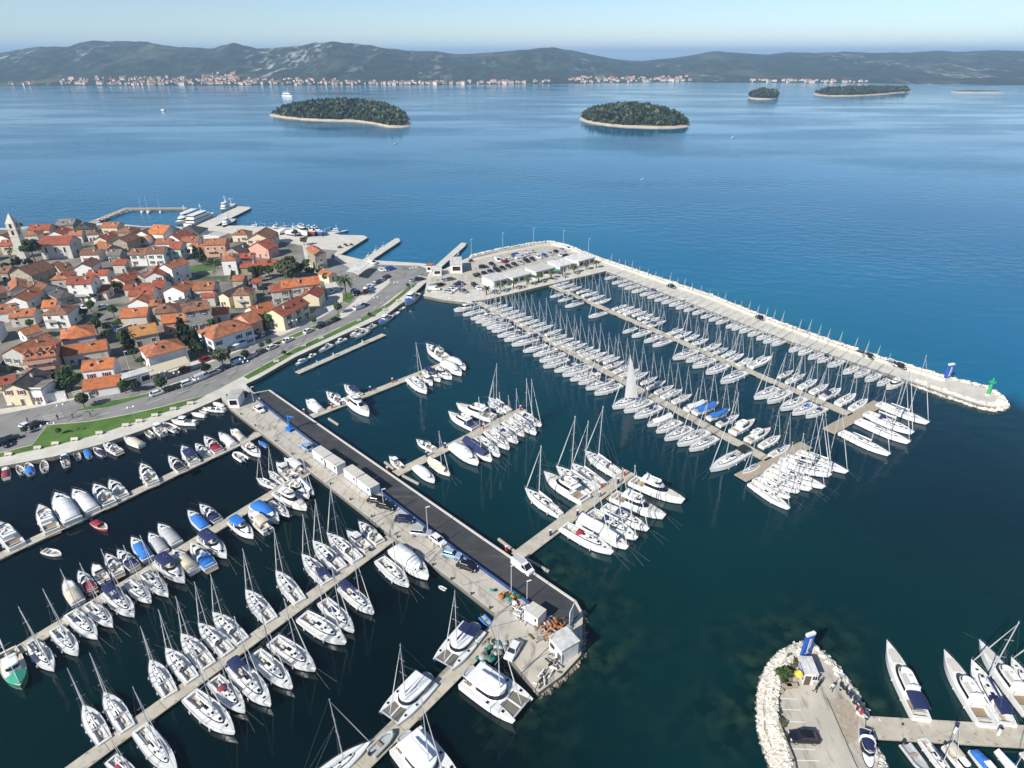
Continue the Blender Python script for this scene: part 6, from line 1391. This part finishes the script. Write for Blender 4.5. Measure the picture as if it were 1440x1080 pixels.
def cars(spec, where, group, z=Z0+.02):
    out = []
    for s in spec.split(';'):
        if not s.strip(): continue
        k, q = s.split(); u, v, u2, v2 = [float(x) for x in q.split(',')]; a = G(u, v, Z0).to_2d(); d = G(u+u2, v+v2, Z0).to_2d()-a; kd = {'c': 'car', 'v': 'van', 'u': 'suv'}[k[0]]
        o = spawn(car_parts(kd, k[1]), 'parked_van' if kd == 'van' else 'parked_car', (a.x, a.y, z), math.atan2(d.y, d.x), 1.0, '', 'van' if kd == 'van' else 'car', group)
        out.append((u, o, CN[k[1]]+' '+{'car': 'car', 'van': 'van', 'suv': 'estate car'}[kd]))
    out.sort(key=lambda t: t[0])
    for i, (u, o, d) in enumerate(out): o['label'] = d+', '+(where % ordw(i+1) if '%s' in where else where)
cars('cw 222,555,6,-2;uw 265,541,6,-2.2;vw 284,533,6,-2.5;us 301,526,6,-2.6;cn 318,518,6,-2.6;vl 336,510,6,-2.6;cs 353,503,6,-2.7;cg 368,496,6,-2.8;cw 383,490,6,-2.8;cw 405,480,6,-2.9;cw 434,467,6,-3;ck 452,460,6,-3;cg 461,456,6,-3.1;ck 472,451,6,-3.2;ck 240,549,6,-2', '%s from the left of those parked along the seafront lawn', 'cars parked along the seafront lawn')
cars('cw 38,602,5,1.5;ck 52,599,6,-3;cn 2,623,4,-3;ck 17,619,6,-2;ck 8,626,5,3', '%s from the left in the corner car park at lower left', 'cars in the lower left car park')
cars('cr 290,507,6,-2.5;cr 261,521,6,-2.5;cs 330,491,6,-2.5;cn 366,474,6,-2.6;cw 372,472,6,-2.6;cn 378,470,5,-2.4;cw 21,566,4,-3', '%s from the left on the lane in front of the waterfront houses', 'cars in front of the waterfront houses')
cars('cn 497,411,-5,4;ck 502,414,-5,4;cr 514,412,-5,4;cw 517,405,-6,3;cl 521,408,-6,3;cw 526,401,-6,3;cn 531,399,-6,3;cs 536,396,-6,3;cn 540,393,-6,3;ck 544,391,-6,3;vw 505,434,5,-2;ck 512,431,5,-2;cw 541,381,4,0;vb 549,380,4,-1;cw 536,381,3,2;cs 582,395,4,-1;cn 588,394,4,-1;cn 592,394,4,-1;cw 468,411,-3,2;cw 519,369,3,1;vw 524,371,3,1', '%s from left in quayside car park', 'cars in the quayside car park')
cars('vw 611,408,5,0;ck 620,402,5,-2;cs 631,412,5,1;cw 635,409,5,1;cs 639,406,5,1;cn 643,403,5,1;cn 648,400,5,1;cg 652,411,4,1;ck 667,402,4,3;ck 669,404,4,3;cw 673,407,4,3;cs 627,395,5,-1;cg 634,394,5,-1', '%s from left at the mole car park entrance', 'cars at the mole entrance')
cars(';'.join('%s %.1f,%.1f,4,2.2' % (c, 673+i*8.4, 388.6-i*2.55) for i, c in enumerate('cn ck cn uk ck cn ck cs uk cn uw cb cs ck cs cw'.split())), '%s from the left in the long row behind the flat pavilions', 'cars in the row behind the pavilions')
cars('uk 680,377,6,-.5;ck 692,373,4,2;vw 700,367.5,4,3;cr 711,369,4,-2;cw 716,366,5,-1;vw 731,363,5,-1;vb 726,361,5,-1;vw 737,361,5,-1;vw 746,356,5,-1;cw 788,360,4,3;ck 796,361,5,-1;cw 783,367,5,0;ck 790,368,5,0', '%s from left in seaward part of mole car park', 'cars in the seaward part of the mole')
cars('ck 944,404.5,5,1.5;ck 1069,449,5,2;cg 1211,499,5,2;ck 1222,503,5,2;cs 1254,513,5,2;ck 1266,517,5,2', '%s from the left on the long breakwater', 'cars on the breakwater')
cars('cw 365,578,4,3;cl 431,631,-5,-3.4;ck 530,706,6,1;ck 543,714,6,1.5;cn 569,733,6,.5;cl 593,752,6,.6;cw 616,762,4,3;ck 635,780,6,2;cl 656,797,6,2;ck 657,799,6,2' .replace('cl 656,797,6,2;', '').replace('cl 593,752,6,.6', 'us 593,752,6,.6').replace(';ck 635,780,6,2', ';cl 635,782,6,1.5'), '%s from the left parked on the concrete of the working quay', 'cars on the working quay')
cars('vw 735,800,4,3', 'driving on the new asphalt strip', 'van on the asphalt'); cars('cw 722,917,-3,5', 'parked behind the big catamaran on the quay end', 'van on the quay end')
cars('ck 1129,1040,-6,-.3', 'parked alone inside the boulder-edged kiosk car park', 'car in the kiosk car park')
cars('cw 118,434,4,2;cw 146,433,5,-2;cw 160,462,3,-2;cb 165,467,4,2;cs 163,465,4,1', '%s from the left between the houses of the old town', 'cars in the old town lanes')
# ------------------------------------------------------------------ trees
def leaf_cloud(b, lobes, n, s, m_, rn):
    for _ in range(n):
        cx, cy, cz, r = rn.choice(lobes); q = Vector((rn.gauss(0, 1), rn.gauss(0, 1), rn.gauss(0, 1))).normalized()*r*rn.uniform(.55, 1.05); pc = Vector((cx, cy, cz))+Vector((q.x, q.y, q.z*.8))
        t = (q.normalized()+Vector((rn.uniform(-1, 1), rn.uniform(-1, 1), rn.uniform(-.6, 1)))*.9).normalized(); t2 = t.orthogonal().normalized(); t3 = t.cross(t2); a = rn.random()*6.28; u_ = t2*math.cos(a)+t3*math.sin(a); v_ = t3*math.cos(a)-t2*math.sin(a); k = s*rn.uniform(.6, 1.3)
        b.add([pc-u_*k-v_*k*.6, pc+u_*k*.7-v_*k*.8, pc+u_*k+v_*k*.5, pc-u_*k*.6+v_*k], [(0, 1, 2, 3)], m_)
@memo
def tree_parts(kind, var):
    rn = random.Random(kind+str(var)); t = MB(); c = MB()
    if kind == 'pine':
        h = 11; t.tube((0, 0, 0), (.1, 0, h*.9), .22, 'bark', 6, .05); lobes = []
        for i in range(16):
            z = h*(.22+.72*i/16); r = 2.5*(1-i/17)*rn.uniform(.75, 1.1)+.3; a = i*2.4; lobes += [(math.cos(a)*r*.55, math.sin(a)*r*.55, z, r*.6), (math.cos(a+2.1)*r*.6, math.sin(a+2.1)*r*.6, z-.2, r*.55)]; t.tube((0, 0, z), (math.cos(a)*r*.8, math.sin(a)*r*.8, z-.1), .06, 'bark', 4, .02)
        leaf_cloud(c, lobes, 1000, .34, 'leaf_pine', rn)
    elif kind in ('broad', 'olive', 'umbrella'):
        h = {'broad': 5.5, 'olive': 5, 'umbrella': 9}[kind]; R_ = {'broad': 2.6, 'olive': 2.8, 'umbrella': 4.2}[kind]; t.tube((0, 0, 0), (.1, .1, h*.6), .24, 'bark', 6, .14); lobes = []
        for i in range(9):
            a = i*2.4; q = R_*.62*math.sqrt((i+.5)/9); z = h*(.62+.30*rn.random())-(q*.12); lobes.append((math.cos(a)*q, math.sin(a)*q, z, R_*rn.uniform(.30, .48)*(1 if kind != 'umbrella' else .9))); t.tube((.1, .1, h*.5), (math.cos(a)*q*.8, math.sin(a)*q*.8, z-.2), .09, 'bark', 4, .03)
        leaf_cloud(c, lobes, 800, .30 if kind != 'umbrella' else .38, {'broad': 'leaf_green', 'olive': 'leaf_olive', 'umbrella': 'leaf_pine'}[kind], rn)
    elif kind == 'ball':
        t.tube((0, 0, 0), (0, 0, 1.6), .13, 'bark', 6, .1); leaf_cloud(c, [(0, 0, 2.5, 1.45), (.2, .1, 2.6, 1.5), (-.2, -.1, 2.45, 1.45)], 520, .2, 'leaf_dark' if var else 'leaf_green', rn)
    elif kind == 'shrub':
        t.tube((0, 0, 0), (0, 0, .6), .08, 'bark', 5); leaf_cloud(c, [(rn.uniform(-.6, .6), rn.uniform(-.6, .6), rn.uniform(.3, .9), .55) for _ in range(5)], 260, .17, 'leaf_green' if var else 'leaf_olive', rn)
    elif kind in ('palm', 'datepalm'):
        h = 3.6 if kind == 'palm' else 7.5; R_ = 2.1 if kind == 'palm' else 3.3; t.tube((0, 0, 0), (.1, .05, h), .28, 'bark', 7, .22); n = 26 if kind == 'palm' else 40
        for i in range(n):
            a = i*2.399+rn.uniform(-.2, .2); up = rn.uniform(-.5, 1.1); pts = []
            for j in range(6): s = j/5; rr = R_*s*math.cos(up*.6)*(1-.12*s); pts.append(Vector((.1+math.cos(a)*rr, .05+math.sin(a)*rr, h+R_*(s*math.sin(up)*.9-.55*s*s))))
            side = Vector((-math.sin(a), math.cos(a), 0))
            for j in range(5):
                w0 = .30*math.sin(math.pi*(j+.4)/6.2); w1 = .30*math.sin(math.pi*(j+1.4)/6.2); dz = Vector((0, 0, .18))
                for s in (1, -1): c.add([pts[j], pts[j+1], pts[j+1]+side*w1*s-dz, pts[j]+side*w0*s-dz], [(0, 1, 2, 3)], 'leaf_green' if rn.random() < .6 else 'leaf_olive')
    return [('trunk', t.mesh('trunk'), None, []), ('crown', c.mesh('crown'), None, [])]
def trees(spec, name, kind, cat, group, z=Z0, nv=3):
    for s in spec.split(';'):
        q, lab = s.split('|'); u, v, sc = [float(x) for x in q.split(',')]; i = hr.randrange(nv)
        spawn(tree_parts(kind, i), name, G(u, v, z), hr.random()*6, (sc, sc, sc*hr.uniform(.9, 1.1)), lab.strip(), cat, group)
trees('50,369,1.3|wide dark pine before the church wall;28,382,.7|dark pine under the bell tower;45,381,.6|dark pine left of the salmon house', 'pine_tree', 'umbrella', 'tree', 'pines by the church')
trees('262,489,1.15|tall dark conifer left of the waterfront hotel;270,492,.95|second dark conifer beside the hotel end wall;280,497,.85|dark conifer nearest the hotel facade;277,368,.75|dark conifer at the left of the garden lawn;287,373,.8|dark conifer behind the garden lawn;330,400,.6|dark conifer by the tower-like stone house;361,397,.7|dark conifer left of the big olive tree;183,496,.9|conifer below the long yellowish roof', 'conifer', 'pine', 'tree', 'conifers in the old town')
trees('307,378,.9|leafy tree at the right end of the garden lawn;296,375,.8|leafy tree behind the garden lawn;129,439,.8|leafy tree in the yard of parked cars;161,446,.8|leafy tree in the small square;167,463,.75|leafy tree by the blue car in the old town;138,470,1.0|dark leafy tree above the bluish hipped house;102,549,1.3|large leafy tree behind the white garden wall;93,553,.8|leafy tree left of the seafront house;112,541,.7|small leafy tree by the three-storey house;367,392,1.1|leafy tree left of the pale olive tree;380,391,1.0|leafy tree beneath the long stone house;423,392,1.2|dark leafy tree right of the pale olive tree;432,380,.9|leafy tree by the harbour road;372,415,.9|leafy tree left of the blank pale house;282,503,.9|low leafy tree beside the red car;380,461,1.1|ivy-like tree between hotel and terrace houses;30,322,.7|leafy tree on the shore behind the bell tower;197,402,.8|leafy tree in mid town shade;415,333,.8|leafy tree at the boatyard edge;459,396,.7|leafy tree at the foot of the tall stone gable;449,388,.7|leafy tree by the tall stone gable wall;10,383,.8|leafy tree at the far left;62,385,.6|leafy tree below the church;118,366,.6|leafy tree right of church gable;340,418,.6|leafy tree behind the yellow awning;395,388,1.2|leafy tree behind the pale olive;412,398,1.1|leafy tree above the long roofed house;437,392,1.0|leafy tree left of the harbour road bend;385,381,1.0|leafy tree above the blank pale house', 'tree', 'broad', 'tree', 'leafy trees in the old town')
trees('410,396,2.0|big pale olive-coloured tree right of the old town;166,410,.9|small olive tree in mid town;314,516,1.25|spreading olive tree by the seafront parked cars;428,345,.8|bare pale tree near the boatyard;401,391,1.5|pale olive-coloured tree beside the biggest one', 'olive_tree', 'olive', 'tree', 'olive trees')
trees('291,526,1.05|dark clipped ball tree on the seafront median;119,573,1.15|dark clipped ball tree at the left tip of the median;346,505,.8|clipped ball tree by the blue van;379,487,.75|clipped ball tree left of the terrace houses;442,456,.7|clipped ball tree before the terrace houses;476,441,1.15|large clipped ball tree at the right tip of the median;520,446,.5|small clipped ball tree on the quayside lawn;574,405,.6|clipped ball tree at the end of the quayside lawn;400,500,.5|small clipped ball tree above the empty pontoon;229,550,1.25|bushy ball tree right of the white trailer;177,553,1.1|bushy ball tree left of the white trailer;194,551,.9|bushy ball tree in front of the white trailer;37,610,.6|small round shrub in the corner of the promenade lawn;84,611,.5|little dark bush on the promenade lawn;369,491,.7|clipped ball tree by the grey car', 'ball_tree', 'ball', 'tree', 'clipped ball trees along the seafront', Z0, 2)
trees('487,420,1.1|tall date palm by the quayside car park;17,364,.7|palm beside the bell tower;181,489,.7|palm near the long yellowish roof;100,536,.6|palm in the garden at lower left', 'palm_tree', 'datepalm', 'palm', 'date palms of the town')
names = ordw
PT = [(684, 415), (704, 410.5), (722, 406), (741, 401), (757, 396.5), (775, 392), (791, 388), (807, 384), (824, 379.5), (838, 377)]
for i, (u, v) in enumerate(PT): spawn(tree_parts('palm', i % 3), 'palm_tree', G(u, v, Z0), i*1.3, .95+.1*math.sin(i*2), 'palm in front of the flat pavilions on the mole, %s from the left' % ordw(i+1), 'palm', 'palms in front of the pavilions')
trees('1106,948,1.1|green shrub in the kiosk flowerbed, nearest the kiosk;1099,955,1.2|green shrub in the lower corner of the kiosk flowerbed;1113,928,.7|small shrub in the upper part of the kiosk flowerbed;1118,937,.6|shrub between stones of the kiosk flowerbed;1095,1003,.5|small plant along the kiosk car park wall;1099,1017,.7|spiky plant on the car park wall;1104,1043,.5|small plant by the black car;1107,1060,.6|plant below the black car;1093,988,.5|uppermost small plant beside the parking bays', 'shrub', 'shrub', 'shrub', 'shrubs of the kiosk car park', Z0, 2)
trees('662,368,1.1|shrub at the root of the sea wall;668,389,1.2|dark hedge bush at the corner of the car row;676,390,1.0|second hedge bush at the corner of the car row;606,404,.9|shrub on the green verge at the mole entrance;469,362,1.1|shrub in the planting by the pier block;478,349,1.0|shrub in the planted square near the tug;486,346,1.0|second shrub in the planted square near the tug;494,345,.9|shrub on the far side of the planted square;1122,1,0.01|x'.rsplit(';', 1)[0], 'shrub', 'shrub', 'shrub', 'shrubs on the mole and quays', Z0, 2)
trees('118,402,.6|small tree behind the tall three-storey house;133,424,.6|small tree right of the three-storey house;70,428,.6|tree in the yard of the dark low roof;50,452,.6|bush behind the long blank wall;28,458,.7|tree on the bank under the long blank wall;44,462,.6|second tree on the bank under the blank wall;100,455,.6|tree beside the balcony window house;120,448,.7|tree at the lane corner in mid town;140,452,.6|tree by the lane cars;152,468,.7|tree left of the small blue car;152,480,.8|dark tree on the lane below mid town;172,484,.8|tree right of the lane below mid town;200,515,.6|tree at the left of the beige awning;190,505,.7|tree left of the awning house;15,520,.7|tree in the left edge yard;22,528,.6|second tree in the left edge yard;84,540,.7|tree behind the white annex wall;255,395,.6|tree under the stone lawn wall;236,398,.6|tree in the shade of mid town right;265,360,.7|tree behind the greenish house;308,360,.6|tree beside the coral house;345,380,.7|tree under the low red roofs;355,388,.8|tree left of the long stone house wall;322,430,.5|bush by the yellow awning;300,462,.6|bush behind the hotel;330,452,.5|bush behind the hotel ridge;402,420,.6|bush by the blank fronted house;60,330,.5|tree behind the bell tower hip roof;140,330,.5|tree under the harbour;200,345,.5|tree in the upper old town', 'tree', 'broad', 'tree', 'small trees in the old town yards')
# ------------------------------------------------------------------ street furniture
mat('lamp_globe', (.80, .79, .74), .3, .02)
@memo
def lamp_parts(h, n):
    b = MB(); b.tube((0, 0, 0), (0, 0, h), .07, 'steel', 6, .05); P = []
    if n > 1: b.tube((-.7, 0, h-.2), (.7, 0, h-.2), .035, 'steel', 4)
    g = MB(); g.ball((0, 0, 0), .30, 'lamp_globe', 8, 6); g = g.mesh('lamp_globe', 1)
    P.append(('pole', b.mesh('pole'), None, [])); 
    for i in range(n): P.append(('lamp_globe', g, ((i-(n-1)/2)*1.4 if n > 1 else 0, 0 if n < 3 or i != 1 else .6, h+.15), []))
    return P
LP = [(75, 617, 4.2, 3), (92, 589, 4.2, 2), (190, 592, 4.2, 2), (234, 541, 4.2, 2), (284, 551, 4.2, 1), (345, 522, 4.2, 2), (253, 542, 4.2, 2), (349, 526, 4.2, 2), (412, 492, 4.2, 2), (417, 466, 4.2, 2), (530, 433, 4.2, 2), (558, 411, 4.2, 2), (582, 390, 4.2, 3), (99, 575, 4.2, 1), (485, 412, 4.2, 2)]
for i, (u, v, h, n) in enumerate(sorted(LP)): spawn(lamp_parts(h, n), 'street_lamp', G(u, v, Z0), .5, 1, 'slim street lamp with %s white globe%s, %s from the left along the seafront' % (('', 'one', 'two', 'three')[n], '' if n == 1 else 's', ordw(i+1)), 'street lamp', 'globe street lamps along the seafront')
@memo
def mast_lamp(h):
    b = MB(); b.tube((0, 0, 0), (0, 0, h), .09, 'alu', 6, .06); a = MB(); a.box((.35, 0, h), (.9, .22, .12), 'paint_white'); return [('pole', b.mesh('pole'), None, []), ('lamp_head', a.mesh('lamp_head'), None, [])]
ML = [(602, 751, 7, 'on the blue fence by the light blue car'), (719, 836, 7, 'on the blue fence above the green heap'), (741, 846, 5, 'on the blue fence near the white frames'), (663, 362, 9, 'leftmost on the sea wall'), (707, 352.5, 9, 'on the sea wall behind the trucks'), (750, 345, 9, 'near the bend of the sea wall'), (792, 345.5, 8, 'just right of the bend of the sea wall'), (827, 358, 8, 'rightmost on the sea wall before the masts'), (650, 422, 11, 'at the quay edge of the mole entrance'), (692, 414, 9, 'in front of the first palm'), (187, 536, 10, 'behind the white trailer'), (540, 714, 5, 'by the two black cars on the quay'), (357, 566, 5, 'at the gate of the working quay')]
for u, v, h, lab in ML: spawn(mast_lamp(h), 'lamp_post', G(u, v, Z0), .4, 1, 'tall thin lamp post '+lab, 'lamp post', 'lamp posts of the marina')
@memo
def bench_parts():
    s = MB(); s.box((0, 0, .45), (1.8, .5, .1), 'concrete_pale'); l = MB(); l.box((0, 0, .2), (.18, .45, .4), 'concrete_pale'); l = l.mesh('leg'); b = MB(); b.box((0, .25, .75), (1.8, .08, .5), 'concrete_pale'); return [('seat', s.mesh('seat'), None, []), ('backrest', b.mesh('backrest'), None, []), ('leg', l, (.6, 0, 0), []), ('leg', l, (-.6, 0, 0), [])]
for i, (u, v) in enumerate(((12, 641), (53, 632), (78, 626), (105, 620), (140, 611), (177, 600), (196, 594), (218, 586), (244, 577), (268, 569), (389, 510), (427, 488), (452, 477), (505, 452), (541, 437), (560, 424))): spawn(bench_parts(), 'bench', G(u, v, Z0), .2 if u < 300 else .45, .95, 'pale stone bench on the promenade, %s from the left' % ordw(i+1), 'bench', 'benches on the promenade')
@memo
def pedestal_parts(c):
    b = MB(); b.box((0, 0, .55), (.3, .26, 1.1), 'cov_navy' if c == 'n' else 'red' if c == 'r' else 'paint_white'); t = MB(); t.box((0, 0, 1.14), (.36, .32, .12), 'paint_white' if c != 'w' else 'cov_navy'); return [('post', b.mesh('post'), None, []), ('cap', t.mesh('cap'), None, [])]
for i, (u, v, c) in enumerate(((774, 753, 'n'), (812, 725, 'n'), (843, 699, 'n'), (869, 680, 'n'), (878, 669, 'r'), (846, 686, 'r'), (552, 538, 'r'), (521, 550, 'n'), (480, 570, 'n'), (467, 574, 'r'), (600, 642, 'n'), (626, 630, 'n'), (680, 603, 'r'), (732, 577, 'r'), (631, 508, 'r'), (545, 664, 'r'), (712, 776, 'r'), (428, 582, 'r'), (446, 512, 'w'), (469, 501, 'w'), (510, 483, 'w'), (1342, 1030, 'w'), (1404, 1033, 'w'))):
    spawn(pedestal_parts(c), 'service_pedestal', G(u, v, .56 if u > 460 else Z0), .5, 1.3, '%s service post on a pontoon or quay edge, %s in the list from shore' % ({'n': 'dark', 'r': 'red', 'w': 'white'}[c], ordw(i+1)), 'post', 'service posts on the pontoons')
bo = MB(); bo.tube((0, 0, 0), (0, 0, .35), .16, 'cov_black', 8, .13); bo.ball((0, 0, .42), (.24, .24, .12), 'cov_black', 8, 4); bo = bo.mesh('bollard', .7)
bl_ = [(336, 584), (356, 600), (385, 622), (408, 640), (432, 659), (462, 682), (490, 704), (520, 728), (556, 757), (580, 776), (606, 796), (632, 816), (660, 837), (686, 857)]
for i, (u, v) in enumerate(bl_): link('bollard', bo, None, G(u+3, v-1, Z0+.02), 0, 1, 'black mooring bollard on the concrete quay edge, %s from the left' % ordw(i+1), 'bollard', 'bollards of the working quay')
# people, scooters and bins near the kiosk
mat('skin', (.50, .30, .21), .6, .1); mat('cloth_d', (.03, .035, .05), .85, .2); mat('cloth_w', (.6, .6, .6), .85, .1); mat('cloth_b', (.05, .12, .32), .85, .15); mat('hair', (.03, .02, .015), .7, .2)
@memo
def person_parts(top, walk):
    sk = [((0, 0, .95), .14), ((0, 0, 1.2), .15), ((0, 0, 1.42), .16), ((0, 0, 1.52), .06), ((.01, 0, 1.62), .09), ((.01, 0, 1.73), .08)]
    b = MB(); n = 8
    def limb(pts, m_):
        rings = []
        for (x, y, z), r in pts: rings.append([(x+r*math.cos(t)*.8, y+r*math.sin(t), z) for t in [6.283*i/n for i in range(n)]])
        b.loft(rings, m_)
    limb([((0, 0, .86), .15), ((0, 0, 1.1), .15), ((0, 0, 1.36), .19), ((0, 0, 1.46), .12), ((0, 0, 1.5), .06)], top); limb([((0, 0, 1.46), .055), ((.01, 0, 1.54), .06), ((.02, 0, 1.62), .095), ((.02, 0, 1.70), .09), ((.01, 0, 1.76), .05)], 'skin')
    for s in (1, -1):
        k = s*walk; limb([((k*.30, s*.1, .06), .05), ((k*.14-.02, s*.1, .48), .07), ((0, s*.09, .9), .10)], 'cloth_d'); b.box((k*.30+.06, s*.1, .04), (.26, .09, .08), 'rubber'); limb([((-k*.22+.05, s*.26, .74), .03), ((-k*.12, s*.25, .86), .045), ((-k*.05, s*.24, 1.12), .05), ((0, s*.2, 1.40), .06)], top)
        b.ball((-k*.22+.06, s*.26, .70), (.04, .03, .07), 'skin', 6, 4)
    h = MB(); h.ball((-.01, 0, 1.69), (.10, .095, .10), 'hair', 8, 5); return [('body', b.mesh('body', 1.2), None, []), ('hair', h.mesh('hair', 1.2), None, [])]
for u, v, c, rz, lab in ((458, 657, 'cloth_d', .5, 'person in dark clothes at the root of the second left pontoon'), (1169, 971, 'cloth_w', 1.2, 'person in a pale top near the parked scooters'), (82, 590, 'cloth_d', 2, 'person walking on the seafront road by the median tip'), (103, 588, 'cloth_b', .3, 'person in blue crossing the seafront road'), (128, 586, 'cloth_d', .2, 'person in dark clothes on the road above the lawn'), (671, 908, 'cloth_w', 1, 'person on the catamaran pontoon by the quay'), (549, 755, 'cloth_b', .2, 'person standing at the root of the third left pontoon'), (40, 594, 'cloth_d', 1, 'person beside the white car at lower left'), (1146, 973, 'cloth_d', 2.2, 'person in dark clothes right of the kiosk')):
    spawn(person_parts(c, .7), 'person', G(u, v, Z0+.03), rz, 1.0, lab, 'person')
@memo
def scooter_parts(m_):
    w_ = MB(); w_.tube((0, -.06, 0), (0, .06, 0), .28, 'rubber', 10); w_ = w_.mesh('wheel'); b = MB(); b.loft([[(x, -w, z0), (x, w, z0), (x, w*.7, z1), (x, -w*.7, z1)] for x, w, z0, z1 in ((-.8, .1, .5, .8), (-.4, .17, .3, .82), (0, .15, .25, .45), (.35, .15, .3, .5), (.5, .2, .35, 1.0))], m_); s = MB(); s.box((-.45, 0, .86), (.7, .28, .1), 'rubber'); h = MB(); h.tube((.5, -.35, 1.08), (.5, .35, 1.08), .025, 'steel', 4); h.tube((.75, 0, .3), (.48, 0, 1.08), .04, 'steel', 4)
    return [('body', b.mesh('body'), None, []), ('wheel', w_, (.75, 0, .28), []), ('wheel', w_, (-.65, 0, .28), []), ('seat', s.mesh('seat'), None, []), ('handlebar', h.mesh('handlebar'), None, [])]
for u, v, m_, rz, lab in ((1180, 965, 'cov_grey', 1.3, 'grey scooter nearest the kiosk'), (1152, 964, 'cov_black', .8, 'black scooter right beside the kiosk'), (1192, 976, 'cov_black', 1.9, 'uppermost black scooter in the row on the right edge'), (1197, 983, 'cov_navy', 1.9, 'dark blue scooter in the row on the right edge'), (1202, 989, 'car_s', 1.9, 'silver scooter in the row on the right edge'), (1207, 996, 'cov_black', 2.0, 'black scooter next to the pink object'), (1212, 1006, 'car_s', 2.0, 'lowest scooter in the row, nearest the pontoon')):
    spawn(scooter_parts(m_), 'scooter', G(u, v, Z0+.02), rz, 1.1, lab, 'scooter', 'scooters of the kiosk car park')
b = MB(); b.ball((0, 0, .35), (.6, .9, .4), 'cov_red', 8, 5); b.box((0, 0, .1), (1.0, 1.4, .2), 'cov_white'); o = b.obj('kayak_bundle', label='pink and white bundle at the end of the scooter row', cat='bundle'); o.location = G(1210, 1001, Z0)
r = thing('parasol', 1121, 957, 0, 'folded yellow parasol leaning at the kiosk side', 'parasol'); b = MB(); b.tube((0, 0, 0), (0, 0, 2.3), .03, 'steel', 4); b.obj('pole', r); b = MB(); b.loft([[(q*math.cos(t), q*math.sin(t), z) for t in [6.283*i/8 for i in range(8)]] for q, z in ((.75, 1.5), (.45, 2.0), (.05, 2.35))], 'yellow'); b.obj('canopy', r)
for u, v, lab in ((1105, 967, 'left wooden bench box under the kiosk flowerbed'), (1113, 966, 'right wooden bench box under the kiosk flowerbed'), (1093, 973, 'brown wooden crate at the corner of the boulder wall')):
    b = MB(); b.box((0, 0, .3), (1.6, .6, .5), 'teak'); b.box((0, 0, .58), (1.75, .7, .07), 'plank'); o = b.obj('wooden_box', label=lab, cat='box'); o.location = G(u, v, Z0)
# cafe parasols in front of the pavilions and hotel
@memo
def parasol_parts(m_):
    p = MB(); p.tube((0, 0, 0), (0, 0, 2.5), .04, 'steel', 4); c = MB(); c.loft([[(q*math.cos(t), q*math.sin(t), z) for t in [6.283*i/8+.39 for i in range(8)]] for q, z in ((1.6, 2.2), (.05, 2.75))], m_); return [('pole', p.mesh('pole'), None, []), ('canopy', c.mesh('canopy'), None, [])]
for i, (u, v, m_) in enumerate(((332, 492, 'cov_white'), (341, 488, 'cov_navy'), (350, 484, 'cov_white'), (357, 481, 'cov_white'), (690, 411, 'cov_white'), (750, 399, 'cov_white'), (769, 393.5, 'cov_beige'), (782, 386.5, 'cov_green'))):
    spawn(parasol_parts(m_), 'parasol', G(u, v, Z0), 0, 1, '%s parasol, %s from the left among those before hotel and pavilions' % (m_[4:], ordw(i+1)), 'parasol', 'cafe parasols')
for i, (u, v) in enumerate(((700, 413), (712, 410), (730, 406), (737, 404), (752, 400), (765, 397), (780, 393), (795, 390), (812, 385))):
    b = MB(); b.tube((0, 0, .7), (0, 0, .76), .55, 'teak', 10); b.tube((0, 0, 0), (0, 0, .7), .05, 'steel', 4)
    for t in range(4): b.box((.95*math.cos(t*1.57), .95*math.sin(t*1.57), .25), (.4, .4, .5), 'cov_black')
    o = b.obj('cafe_table_set', label='round cafe table with dark stools on the mole terrace, %s from the left' % ordw(i+1), cat='table', group='cafe tables on the mole'); o.location = G(u, v, Z0)
# ------------------------------------------------------------------ the air
hz = bpy.data.materials.new('haze'); hz.use_nodes = True; N = hz.node_tree.nodes; N.remove(N['Principled BSDF']); pv = N.new('ShaderNodeVolumePrincipled')
pv.inputs['Color'].default_value = (.47, .72, 1.0, 1); pv.inputs['Density'].default_value = HAZE; pv.inputs['Anisotropy'].default_value = 0; hz.node_tree.links.new(pv.outputs[0], N['Material Output'].inputs['Volume'])
if HAZE > 0:
    MATS['haze'] = hz; b = MB(); b.box((0, 14000, 125), (60020, 32500, 260), 'haze'); b.obj('haze', kind='stuff')
